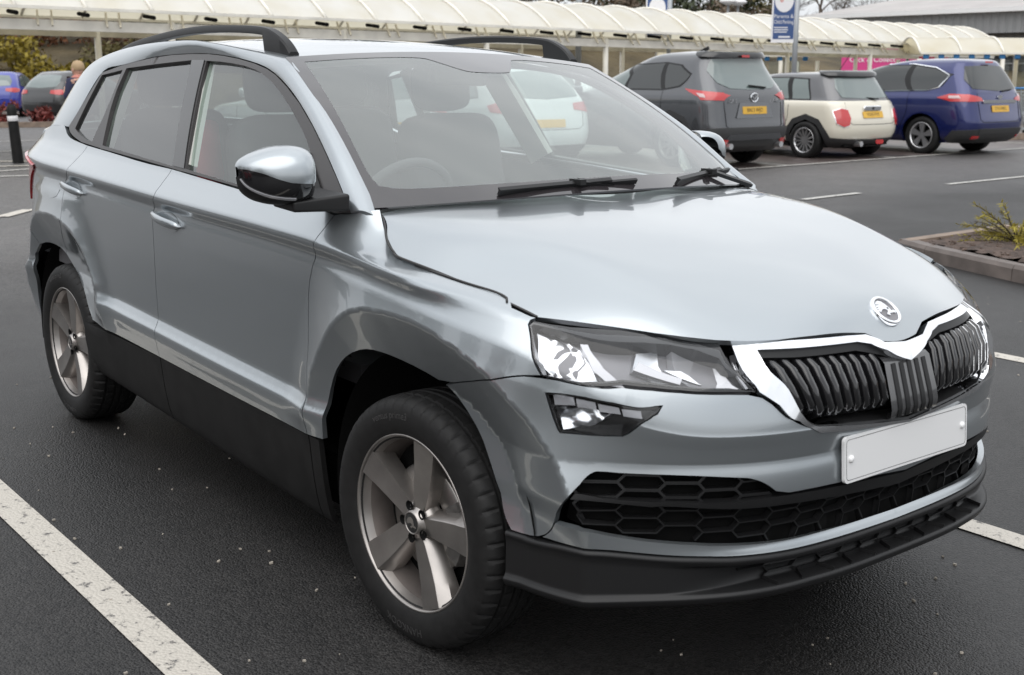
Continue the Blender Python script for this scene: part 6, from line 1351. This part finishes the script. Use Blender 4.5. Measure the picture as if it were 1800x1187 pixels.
M['bluepl'] = mat('blue_plastic_bracket', (.02, .17, .42), .4); M['sglass'] = glass('shelter_glazing', (.72, .78, .76), 1, ior=1.5, haze=.12, hazecol=(.3, .32, .31))
for t_, (x0, y0, x1, y1, n_) in ((sb, (11.4, 34.1, 18.1, 33.9, 16)), (sa, (5.0, 38.1, 9.5, 38.5, 11))):
    for k in range(n_):
        f = (k + .3) / n_; c = bg(x0 + (x1 - x0) * f, y0 + (y1 - y0) * f, 1.86); b_ = MB().box(c, (.16, .10, .13), (BR, BF, BU)); bevel(b_.obj('blue_bracket', M['bluepl'], t_), .03, 2)
    for k in range(4):
        f0, f1 = k / 4 + .01, k / 4 + .24; a, b = (x0 + (x1 - x0) * f0, y0 + 2.0), (x0 + (x1 - x0) * f1, y0 + 2.0); mesh_obj('glazing', [bg(*a, .3), bg(*b, .3), bg(*b, 1.8), bg(*a, 1.8)], [(0, 1, 2, 3)], M['sglass'], t_)
# ---------------- shop building ----------------
shop = thing('supermarket_building', 'long low supermarket with grey ribbed cladding, white eaves and glazed front, top right', 'building')
M['clad'] = mat('grey_ribbed_cladding', (.27, .275, .28), .45, .2); M['roofsh'] = mat('pale_brown_metal_roof', (.36, .335, .32), .5, .2, noise=(.6, .12)); M['sfr'] = mat('grey_window_frame', (.30, .30, .30), .5); M['sgl'] = mat('dim_shop_glass', (.055, .06, .062), .08, spec=.8, noise=(.55, .8)); M['pink'] = mat('magenta_panel', (.55, .045, .20), .5); M['maroon'] = mat('dark_red_panel', (.22, .01, .03), .5)
BL = np.array([16.24, 68.8]); BR_ = np.array([23.76, 60.0]); bd = (BR_ - BL) / np.linalg.norm(BR_ - BL); bn2 = np.array([bd[1], -bd[0]])    # bn2 points to the back right
if bn2[1] < 0: bn2 = -bn2
def sh(s_, w, z): q = BL + bd * s_ + bn2 * w; return bg(q[0], q[1], z)
Lb = 46.
MB().add([sh(-.3, 0, 4.54), sh(Lb, 0, 4.54), sh(Lb, 22, 7.9), sh(4, 22, 7.9)], [(0, 1, 2, 3)]).obj('roof', M['roofsh'], shop); MB().bar(sh(-.3, -.25, 4.45), sh(Lb, -.25, 4.45), .35, .22, tuple(BU)).obj('eaves_gutter', mat('white_gutter', (.74, .74, .74), .4), shop)
rb = MB(); k = 0.
pr = []
while k < Lb: pr += [(k, .0), (k + .22, .0), (k + .26, .05), (k + .36, .05)]; k += .4
rb.grid([[sh(a, b, z) for z in (3.35, 4.4)] for a, b in pr]); rb.grid([[sh(a, b + .9, z) for z in (2.85, 3.35)] for a, b in pr]); rb.obj('wall_cladding', M['clad'], shop)
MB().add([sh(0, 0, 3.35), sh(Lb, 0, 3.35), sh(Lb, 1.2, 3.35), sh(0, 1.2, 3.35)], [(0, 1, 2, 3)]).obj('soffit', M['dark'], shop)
MB().add([sh(0, 0, 4.5), sh(0, 1, 2.8), sh(0, 1, -.5), sh(0, 22, -.5), sh(0, 22, 7.5)], [(0, 1, 2, 3, 4)]).obj('end_wall', M['clad'], shop)
for i in range(23):
    a, b = i * 2., i * 2. + 1.94; w = MB().add([sh(a, 1.0, .4), sh(b, 1.0, .4), sh(b, 1.0, 2.85), sh(a, 1.0, 2.85)], [(0, 1, 2, 3)]).obj('window', M['sgl'], shop); MB().bar(sh(b + .03, .97, -.2), sh(b + .03, .97, 2.9), .09, .09, tuple(BR)).bar(sh(a, .97, 1.9), sh(b, .97, 1.9), .06, .05).obj('mullion', M['sfr'], w)
MB().box(sh(Lb / 2, 1.05, .1), (Lb, .1, .7), (np.append(bd, 0) @ np.stack([BR, BF, BU]), np.append(bn2, 0) @ np.stack([BR, BF, BU]), BU)).obj('plinth', M['sfr'], shop)
# click and collect pod
pod = thing('collection_pod', 'bright pink collection kiosk with white lettering seen under the walkway roof', 'kiosk'); 
P0 = np.array([14.0, 52.0]); pdx = np.array([.96, -.28])
def pd(a, w, z): q = P0 + pdx * a + np.array([.28, .96]) * w; return bg(q[0], q[1], z)
MB().add([pd(0, 0, 1.35), pd(2.6, 0, 1.35), pd(2.6, 0, 2.42), pd(0, 0, 2.42), pd(0, 2, 1.35), pd(2.6, 2, 1.35), pd(2.6, 2, 2.42), pd(0, 2, 2.42)], [(0, 1, 2, 3), (5, 4, 7, 6), (3, 2, 6, 7), (0, 3, 7, 4), (1, 5, 6, 2)]).obj('pod_wall', M['pink'], pod)
MB().add([pd(0, .02, -.3), pd(2.6, .02, -.3), pd(2.6, .02, 1.35), pd(0, .02, 1.35)], [(0, 1, 2, 3)]).obj('pod_lower_wall', M['maroon'], pod)
V, F = text_mesh('Click & Collect', .30, .004); mesh_obj('lettering', [pd(1.25 + v_[0], -.02 - v_[2], 1.98 + v_[1]) for v_ in V], F, mat('white_lettering', (.8, .8, .8), .5), pod)
MB().add([pd(2.95, .3, -.3), pd(4.3, .3, -.3), pd(4.3, .3, 2.5), pd(2.95, .3, 2.5)], [(0, 1, 2, 3)]).obj('side_panel', M['maroon'], pod); MB().box(pd(2.9, .1, 1.5), (.35, .1, 2.2), (BR, BF, BU)).obj('door_post', M['pink'], pod)
# ---------------- banners, lamps ----------------
M['navy'] = mat('banner_blue', (.035, .075, .20), .5); M['bwhite'] = mat('banner_white', (.72, .71, .72), .5); M['galv'] = mat('galvanised_steel', (.33, .345, .36), .45, .5)
def banner(label, x, y, zb, zt, zc, lines, polex, w=.53):
    t = thing('banner_sign', label, 'sign', 'blue banner signs on lamp posts'); 
    f = lambda a, z, o=0: bg(x + a, y - o, z)
    MB().tube([bg(x + polex, y, -.2), bg(x + polex, y, zt + .9)], .06, 12).obj('pole', M['galv'], t, True)
    for z_ in (zb + .15, (zb + zt) / 2, zt - .2): MB().bar(bg(x + polex - .1, y, z_), bg(x + polex + .07, y, z_), .05, .05).obj('bracket', M['galv'], t)
    MB().prism([(-w / 2, zb), (w / 2, zb), (w / 2, zt), (-w / 2, zt)], 0, .03, lambda a, z, o: f(a, z, o)).obj('board', M['bwhite'], t)
    MB().prism([(-w / 2 + .035, zb + .08), (w / 2 - .025, zb + .08), (w / 2 - .025, zt - .05), (-w / 2 + .035, zt - .05)], .031, .034, lambda a, z, o: f(a, z, o)).obj('blue_field', M['navy'], t)
    MB().prism([(.215 * math.cos(a), zc + .27 * math.sin(a)) for a in np.linspace(0, 6.283, 28, endpoint=False)], .035, .038, lambda a, z, o: f(a, z, o)).obj('white_disc', M['bwhite'], t)
    for tx, sz, z_ in lines:
        V, F = text_mesh(tx, sz, .001); V[:, 0] += -w / 2 + .05 - V[:, 0].min(); k = min(1, (w - .09) / (V[:, 0].max() - V[:, 0].min())); V[:, 0] = -w / 2 + .05 + (V[:, 0] + w / 2 - .05) * k
        mesh_obj('lettering', [f(v_[0], z_ + v_[1], .036 + v_[2]) for v_ in V], F, M['bwhite'], t)
    return t, f
t_, f_ = banner('blue and white parent and child parking sign on a grey post, above the cream hatchback', 6.16, 28.0, 2.08, 3.55, 3.02, [('Parents &', .115, 2.66), ('Child Parking', .115, 2.535)], .30)
for k, (a0, a1) in enumerate(((-.21, .10), (-.21, .11), (-.21, .09))): MB().prism([(a0, 2.405 - k * .05), (a1, 2.405 - k * .05), (a1, 2.425 - k * .05), (a0, 2.425 - k * .05)], .035, .037, lambda a, z, o: f_(a, z, o)).obj('small_print', M['bwhite'], t_)
MB().prism([(-.10, 2.19), (.16, 2.19), (.16, 2.225), (-.10, 2.225)], .035, .037, lambda a, z, o: f_(a, z, o)).obj('small_print', M['bwhite'], t_)
MB().prism([(.05 * math.cos(a) - .06, 3.05 + .09 * math.sin(a)) for a in np.linspace(0, 6.28, 14, endpoint=False)], .039, .041, lambda a, z, o: f_(a, z, o)).obj('pink_figure', mat('pink_print', (.6, .35, .33), .5), t_)
banner('blue sign with white disc on a post rising behind the walkway roof', 3.76, 32.0, 2.3, 3.75, 3.05, [], .33, .58)
for px, py, lb_ in ((7.87, 45., 'left one'), (8.34, 45.6, 'right one')):
    t_ = thing('post_top_lamp', lb_ + ' of two white mushroom-topped lamps beyond the walkway roof', 'street lamp', 'post-top lamps beyond the walkway'); a = bg(px, py, 3.85)
    MB().tube([bg(px, py, -.3), a], .045, 8).obj('post', M['galv'], t_, True)
    P = [[a + r_ * (math.cos(q) * BR + math.sin(q) * BF) + h_ * BU for q in np.linspace(0, 6.283, 16, endpoint=False)] for r_, h_ in ((.05, -.02), (.10, .0), (.33, .10), (.30, .17), (.15, .24), (.01, .26))]; MB().grid(P, wrap_v=True).obj('lamp_head', M['bwhite'], t_, True)
for px, py in ((1.05, 26.5),): 
    t_ = thing('lamp_post', 'grey lamp post standing behind the near car, left of the dark grey SUV', 'lamp post'); MB().tube([bg(px + .6, py + 4, -.2), bg(px + .6, py + 4, 6)], .075, 10).obj('post', M['galv'], t_, True); MB().tube([bg(px + .6, py + 4, -.2), bg(px + .6, py + 4, .7)], .11, 10).obj('base_sleeve', M['galv'], t_, True)
# ---------------- bollard ----------------
b0 = bg(-7.83, 19.07, 0); b1 = bg(-7.86, 19.05, .92) - BR * .0; ax = (b1 - b0) / np.linalg.norm(b1 - b0)
bt = thing('bollard', 'black bollard with a white band, leaning slightly, at the far left', 'bollard'); e1 = BR - ax * (BR @ ax); e1 /= np.linalg.norm(e1); e2 = np.cross(ax, e1)
P = [[b0 + ax * h_ + r_ * (math.cos(q) * e1 + math.sin(q) * e2) for q in np.linspace(0, 6.283, 18, endpoint=False)] for h_, r_ in ((-.1, .085), (.02, .085), (.80, .075), (.87, .068), (.91, .045), (.92, .002))]; MB().grid(P, wrap_v=True).obj('shaft', M['blkm'], bt, True)
P = [[b0 + ax * h_ + r_ * (math.cos(q) * e1 + math.sin(q) * e2) for q in np.linspace(0, 6.283, 18, endpoint=False)] for h_, r_ in ((.66, .0775), (.665, .081), (.735, .080), (.74, .0765))]; MB().grid(P, wrap_v=True).obj('reflective_band', M['bwhite'], bt, True)
# kerbed bed with crimson shrubs at far left
def kerbB(p, q, label):
    t = thing('kerb_line', label, 'kerb'); p = np.array(p); q = np.array(q); L = np.linalg.norm(q - p); n = int(L / 1.0)
    for k in range(n):
        a = p + (q - p) * (k + .02) / n; b = p + (q - p) * (k + .98) / n; MB().bar(bg(*a, .06), bg(*b, .06), .16, .16, tuple(BU)).obj('kerb_stone', M['kerb'], t)
kerbB((-22., 30.2), (-11.2, 32.6), 'pale sandy kerb line across the car park behind the bollard')
rng = np.random.default_rng(2)
for i, (x_, y_, s_) in enumerate(((-13.9, 33.0, .62), (-12.7, 33.1, .45), (-15.2, 33.2, .6), (-16.4, 33.4, .5))):
    t_ = thing('crimson_shrub', ('low crimson shrub directly behind the bollard', 'small crimson shrub right of the bollard in front of the black hatchback', 'low crimson shrub left of the bollard', 'low crimson shrub at the left frame edge')[i], 'shrub', 'crimson shrubs in the kerbed bed', bgm(x_, y_)); V, F = leaf_cloud(500, (0, 0, s_ * .55), (s_ * 1.05, s_ * .7, s_ * .55), .06, rng); mesh_obj('foliage', V, F, M['lv_r'], t_); MB().tube([(0, 0, 0), (0, .05, s_ * .6)], [.03, .01], 5).obj('stem', M['bark'], t_)
# ---------------- fence and bank ----------------
fe = thing('timber_fence', 'low orange-brown boarded fence at the foot of the planted bank, far left', 'fence'); M['fenc'] = mat('orange_stained_boards', (.33, .125, .035), .7, noise=(2, .3))
bme = MB().box((0, 0, 0), (.17, .025, 1.0)).obj('fence_board', M['fenc']).data
bpy.data.objects.remove(bpy.data.objects['fence_board'])
for k in range(70):
    o = link(bpy.data.objects.new('fence_board', bme), fe); o.matrix_world = bgm(-26 + k * .185, 45.6 + .05 * k * .185, .70 + .01 * math.sin(k * 2.1), .05)
M['bankm'] = mat('leaf_littered_bank', (.085, .066, .035), .95, noise=(.5, .5), bump=(3, .8, .2))
xs = np.arange(-60, 60, 2.); ysb = np.array([47, 50, 54, 58, 63, 70, 80]); zb_ = np.array([.0, 1.2, 2.6, 3.6, 4.4, 5.0, 5.4]); rng = np.random.default_rng(9)
bk_ = MB().grid([[bg(x_, y_ + 6 * max(0, (x_ + 5) / 60), (z_ + rng.normal(0, .15)) * (1 - .55 * min(1, max(0, (x_ - 2) / 18)))) for y_, z_ in zip(ysb, zb_)] for x_ in xs]).obj('bank', M['bankm'], None, True); struct(bk_)
def bankz(x, y): return float(np.interp(y - 6 * max(0, (x + 5) / 60), ysb, zb_)) * (1 - .55 * min(1, max(0, (x - 2) / 18)))
lv = {'yellow-green mound': M['lv_y'], 'russet beech': M['lv_o'], 'dark evergreen': M['lv_g'], 'brown scrub': M['lv_b'], 'olive': M['lv_ol']}
shl = [(-24, 49, 'yellow-green mound', 1.3, 'bright yellow-green mounded shrub on the bank above the blue hatchback'), (-21.3, 49.5, 'yellow-green mound', 1.5, 'yellow-green mounded shrub on the bank above the orange fence'), (-18.6, 49.2, 'yellow-green mound', 1.0, 'yellow-green shrub on the bank above the black hatchback'), (-15.9, 49.5, 'olive', 1.2, 'olive shrub on the bank above the person'), (-20.5, 54.5, 'russet beech', 1.5, 'russet leaved beech bush high on the bank, left of the walkway post'), (-17.6, 54, 'russet beech', 1.7, 'russet leaved beech bush on the bank beside the walkway post'), (-13.6, 52, 'dark evergreen', 1.7, 'dark evergreen bush on the bank, just right of the walkway post'), (-25, 55, 'dark evergreen', 1.8, 'dark evergreen bush at the left edge of the bank'), (-10.5, 52, 'brown scrub', 1.8, 'brown scrub bush on the bank behind the roof rail'), (-23, 58, 'brown scrub', 1.9, 'brown leafless scrub at the top left of the bank'), (-14.5, 57, 'brown scrub', 2.0, 'brown leafless scrub above the russet beech'), (-7, 53, 'brown scrub', 1.8, 'brown scrub behind the near car\'s roof'), (-3, 54, 'olive', 1.7, 'olive scrub behind the near car\'s roof'), (1, 55, 'brown scrub', 1.9, 'brown scrub left of the lamp post'), (4, 56, 'brown scrub', 1.9, 'brown scrub seen above the grey SUV'), (7.5, 57, 'dark evergreen', 1.8, 'dark evergreen bush above the grey SUV'), (11, 58, 'brown scrub', 1.7, 'brown scrub behind the blue sign'), (-27, 52, 'brown scrub', 1.7, 'brown scrub at the far left frame edge'), (-22.5, 52.3, 'brown scrub', 1.6, 'brown scrub between the yellow-green mounds and the beech'), (-19, 57, 'brown scrub', 2.0, 'tall brown scrub behind the two russet beeches'), (-16, 52.5, 'brown scrub', 1.5, 'brown scrub just above the olive shrub')]
rng = np.random.default_rng(21)
for x_, y_, k, s_, lab in shl:
    t_ = thing('shrub', lab, 'shrub', 'shrubs on the planted bank', bgm(x_, y_, bankz(x_, y_) - .1)); V, F = leaf_cloud(1500, (0, 0, s_ * .7), (s_ * 1.35, s_, s_ * .75), .13 if k != 'brown scrub' else .09, rng, aspect=1.7 if k != 'brown scrub' else 4); mesh_obj('foliage', V, F, lv[k], t_)
    b_ = branches(rng, (0, 0, 0), s_ * 1.9, .06, 2, .6, 4); b_.obj('stems', M['bark'], t_)['kind'] = 'stuff'
# trees: bare crowns and a few ivy-dark evergreens along the skyline
rng = np.random.default_rng(33); TM = []
for v in range(3):
    b_ = branches(rng, (0, 0, 0), 9.5, .20, 4, .52, 4); o = b_.obj('branches', M['twig'], None); TM.append(o.data); bpy.data.objects.remove(o)
trl = [(-27, 66), (-20, 62), (-14, 64), (-8, 61), (-2, 65), (3.5, 63), (8, 66), (12.5, 70), (16, 74), (20, 80), (24.5, 86)]
where = ['at the far left end of the bank', 'above the russet beech on the left', 'behind the left walkway post', 'behind the near car\'s left roof rail', 'behind the middle of the near car\'s roof', 'left of the grey lamp post', 'above the grey SUV', 'between the two blue signs', 'right of the parent and child sign', 'at the left end of the supermarket roof', 'beyond the supermarket roof ridge']
for i, ((x_, y_), w_) in enumerate(zip(trl, where)):
    t_ = thing('bare_tree', 'leafless winter tree ' + w_, 'tree', 'bare trees along the skyline', bgm(x_, y_, bankz(x_, y_) - .2 if y_ < 79 else 3.0, i * 1.7)); o = link(bpy.data.objects.new('branches', TM[i % 3]), t_); k = .62 + .16 * ((i * 37) % 5) / 5; o.scale = (k * 1.15, k * 1.15, k)
    o['kind'] = 'stuff'; MB().tube([(0, 0, -.3), (0, 0, 1.2)], [.24 * k, .20 * k], 8).obj('trunk', M['bark'], t_)
for i, (x_, y_, s_, lab) in enumerate(((6.6, 68, 2.6, 'ivy-dark evergreen tree on the skyline between the blue signs'), (11.5, 72, 2.4, 'dark evergreen tree behind the parent and child sign'), (15.5, 80, 2.6, 'olive evergreen tree left of the supermarket roof'), (-1, 70, 2.8, 'dark evergreen tree behind the near car\'s roof'), (-9, 68, 2.8, 'dark evergreen tree behind the walkway, left'))):
    t_ = thing('evergreen_tree', lab, 'tree', 'evergreen trees along the skyline', bgm(x_, y_, bankz(x_, min(y_, 79)) - .3)); V, F = leaf_cloud(2600, (0, 0, s_ * .95), (s_ * .95, s_ * .8, s_ * .75), .16, rng); mesh_obj('crown', V, F, M['lv_ol'] if i == 2 else M['lv_g'], t_); MB().tube([(0, 0, 0), (.1, 0, s_)], [.2, .1], 7).obj('trunk', M['bark'], t_)
# ---------------- trolleys ----------------
M['wire'] = mat('trolley_wire', (.42, .44, .45), .35, .8)
def trolley(label, mw):
    t = thing('shopping_trolley', label, 'trolley', 'nested trolleys', mw); mb = MB(); 
    def lo(f, g): return np.array([.9 * f, (-.27 + .54 * g) * (1 - .25 * f), .42 + .12 * f])
    def hi(f, g): return np.array([.95 * f, (-.29 + .58 * g) * (1 - .25 * f), .95 + .0 * f])
    for g in (0, 1):
        for k in range(12): mb.tube([lo(k / 11, g), hi(k / 11, g)], .004, 4, False)
        for h in np.linspace(0, 1, 7): mb.tube([lo(0, g) * (1 - h) + hi(0, g) * h, lo(1, g) * (1 - h) + hi(1, g) * h], .004, 4, False)
    for k in range(8):
        g = k / 7; mb.tube([lo(0, g), hi(0, g)], .004, 4, False); mb.tube([lo(1, g), hi(1, g)], .004, 4, False); mb.tube([lo(0, g), lo(1, g)], .004, 4, False)
    mb.obj('basket', M['wire'], t)['kind'] = 'stuff'
    fr = MB(); 
    for g in (-1, 1): fr.tube([(-.08, g * .29, 1.02), (0, g * .28, .44), (.1, g * .27, .16), (.85, g * .20, .12)], .012, 6)
    fr.obj('frame', M['wire'], t)['kind'] = 'stuff'; MB().tube([(-.10, -.29, 1.02), (-.10, .29, 1.02)], .02, 8).obj('handle', M['bluepl'], t)
    for x_, y_ in ((.1, .26), (.1, -.26), (.82, .18), (.82, -.18)): MB().tube([(x_, y_ - .015, .06), (x_, y_ + .015, .06)], .06, 10).obj('castor', M['blk'], t)
for i in range(5): trolley('wire shopping trolley with blue handle, number of the nested row at the right edge' if False else ('wire shopping trolley nearest the blue people carrier, front of the nested row', 'second wire trolley from the blue people carrier, inside the nested row', 'third wire trolley along the nested row, at the right frame edge', 'fourth wire trolley of the row, mostly beyond the right frame edge', 'last wire trolley of the row, beyond the right frame edge')[i], bgm(10.75 + i * .33, 26.4 + i * .12, .06, .35))
kerbB((10.2, 25.9), (14.5, 26.6), 'grey kerb under the nested trolleys, right edge')
# ---------------- person ----------------
pe = thing('person', 'fair-haired person in navy coat and pink scarf, head bent, beyond the near car\'s tail', 'person', mw=bgm(-6.62, 18.75, 0, math.radians(150)))
def skinned(name, J, E, R, m):
    bm = bmesh.new(); lay = bm.verts.layers.skin.new(); vs = [bm.verts.new(j) for j in J]
    for a, b in E: bm.edges.new((vs[a], vs[b]))
    for v, r in zip(vs, R): v[lay].radius = r if isinstance(r, tuple) else (r, r)
    vs[0][lay].use_root = True; me = bpy.data.meshes.new(name); bm.to_mesh(me); bm.free(); o = link(bpy.data.objects.new(name, me), pe); o.modifiers.new('skin', 'SKIN'); s_ = o.modifiers.new('sub', 'SUBSURF'); s_.levels = 2; s_.render_levels = 2; me.materials.append(m)
    me.polygons.foreach_set('use_smooth', [True] * len(me.polygons)); return o
M['skin'] = mat('fair_skin', (.52, .30, .22), .55); M['coat'] = mat('navy_coat', (.018, .020, .055), .8); M['hair'] = mat('fair_hair', (.36, .25, .14), .6, bump=(60, .4, .01)); M['scarf'] = mat('pink_scarf', (.50, .20, .16), .8); M['trou'] = mat('dark_trousers', (.03, .03, .035), .8)
J = [(0, 0, .86), (0, 0, 1.05), (.01, 0, 1.24), (.03, 0, 1.30), (.05, 0, 1.36), (.07, 0, 1.42), (.08, 0, 1.50), (-.0, .10, .83), (.02, .10, .46), (0, .10, .09), (.11, .11, .04), (0, -.10, .83), (.05, -.10, .46), (.02, -.10, .09), (.13, -.11, .04), (.01, .19, 1.25), (.04, .23, 1.00), (.16, .17, 1.10), (.20, .12, 1.20), (.01, -.19, 1.25), (.02, -.23, 1.00), (.12, -.20, .82), (.15, -.19, .75)]
E_ = [(0, 1), (1, 2), (2, 3), (3, 4), (4, 5), (5, 6), (0, 7), (7, 8), (8, 9), (9, 10), (0, 11), (11, 12), (12, 13), (13, 14), (2, 15), (15, 16), (16, 17), (17, 18), (2, 19), (19, 20), (20, 21), (21, 22)]
R_ = [(.13, .16), (.13, .17), (.12, .17), .07, .055, (.085, .075), (.07, .062), .09, .065, .05, .04, .09, .065, .05, .04, .075, .055, .045, .035, .075, .055, .045, .035]
skinned('body', J, E_, R_, M['skin'])
Jc = [(0, 0, .72), (0, 0, .9), (0, 0, 1.08), (.015, 0, 1.24), (.02, .18, 1.26), (.045, .235, 1.02), (.14, .18, 1.09), (.02, -.18, 1.26), (.02, -.24, 1.0), (.11, -.205, .85)]
skinned('coat', Jc, [(0, 1), (1, 2), (2, 3), (3, 4), (4, 5), (5, 6), (3, 7), (7, 8), (8, 9)], [(.16, .20), (.155, .195), (.15, .19), (.13, .15), .09, .07, .06, .09, .07, .06], M['coat'])
for g in (1, -1): skinned('trouser_leg', [(0, g * .10, .80), (.03, g * .10, .46), (.01, g * .10, .12)], [(0, 1), (1, 2)], [.105, .08, .065], M['trou'])
def ellip(c, r, n=(16, 10), z0=-1, z1=1, tilt=0.):
    P = []
    for i in range(n[0]):
        a = 2 * math.pi * i / n[0]; row = []
        for j in range(n[1] + 1):
            zz = z0 + (z1 - z0) * j / n[1]; q = math.sqrt(max(0, 1 - zz * zz)); x_, y_, z_ = r[0] * q * math.cos(a), r[1] * q * math.sin(a), r[2] * zz
            row.append((c[0] + x_ * math.cos(tilt) + z_ * math.sin(tilt), c[1] + y_, c[2] - x_ * math.sin(tilt) + z_ * math.cos(tilt)))
        P.append(row)
    return MB().grid(P, wrap_u=True)
ellip((.075, 0, 1.455), (.098, .078, .118), tilt=.35).obj('head', M['skin'], pe, True); ellip((.055, 0, 1.478), (.112, .090, .112), (20, 10), -.35, 1, tilt=.05).obj('hair', M['hair'], pe, True)
MB().tube([(.165, 0, 1.46), (.195, 0, 1.425), (.178, 0, 1.415)], [.010, .016, .012], 6).obj('nose', M['skin'], pe, True)
for g in (1, -1): ellip((.160, g * .030, 1.462), (.010, .014, .007)).obj('eye', M['dark'], pe, True); ellip((.07, g * .082, 1.445), (.020, .010, .032)).obj('ear', M['skin'], pe, True)
ellip((.168, 0, 1.385), (.012, .024, .007)).obj('mouth', mat('lips', (.35, .12, .11), .5), pe, True)
ellip((.05, 0, 1.325), (.10, .11, .055)).obj('scarf', M['scarf'], pe, True)
for k, l_ in enumerate((.07, .08, .075, .06)):
    b = np.array([.20, .10 + .0, 1.20]) + np.array([.0, -.012 * k + .02, .02]); MB().tube([b, b + np.array([.02, -.01, l_ * .5]), b + np.array([.0, -.03, l_])], [.010, .009, .007], 6).obj('finger', M['skin'], pe, True)
    b = np.array([.15, -.19 + .012 * k, .73]); MB().tube([b, b + np.array([.02, 0, -.05]), b + np.array([.01, 0, -.09])], [.010, .009, .007], 6).obj('finger', M['skin'], pe, True)
MB().tube([(.20, .13, 1.20), (.175, .14, 1.24), (.17, .12, 1.27)], [.012, .011, .008], 6).obj('thumb', M['skin'], pe, True); MB().tube([(.15, -.165, .76), (.18, -.15, .73), (.18, -.15, .70)], [.012, .011, .008], 6).obj('thumb', M['skin'], pe, True)
tag(MB().box((.185, .085, 1.29), (.012, .05, .11)).obj('mobile_phone', M['gloss'], None), 'dark phone held up near the bending person\'s chin', 'phone').matrix_world = pe.matrix_world
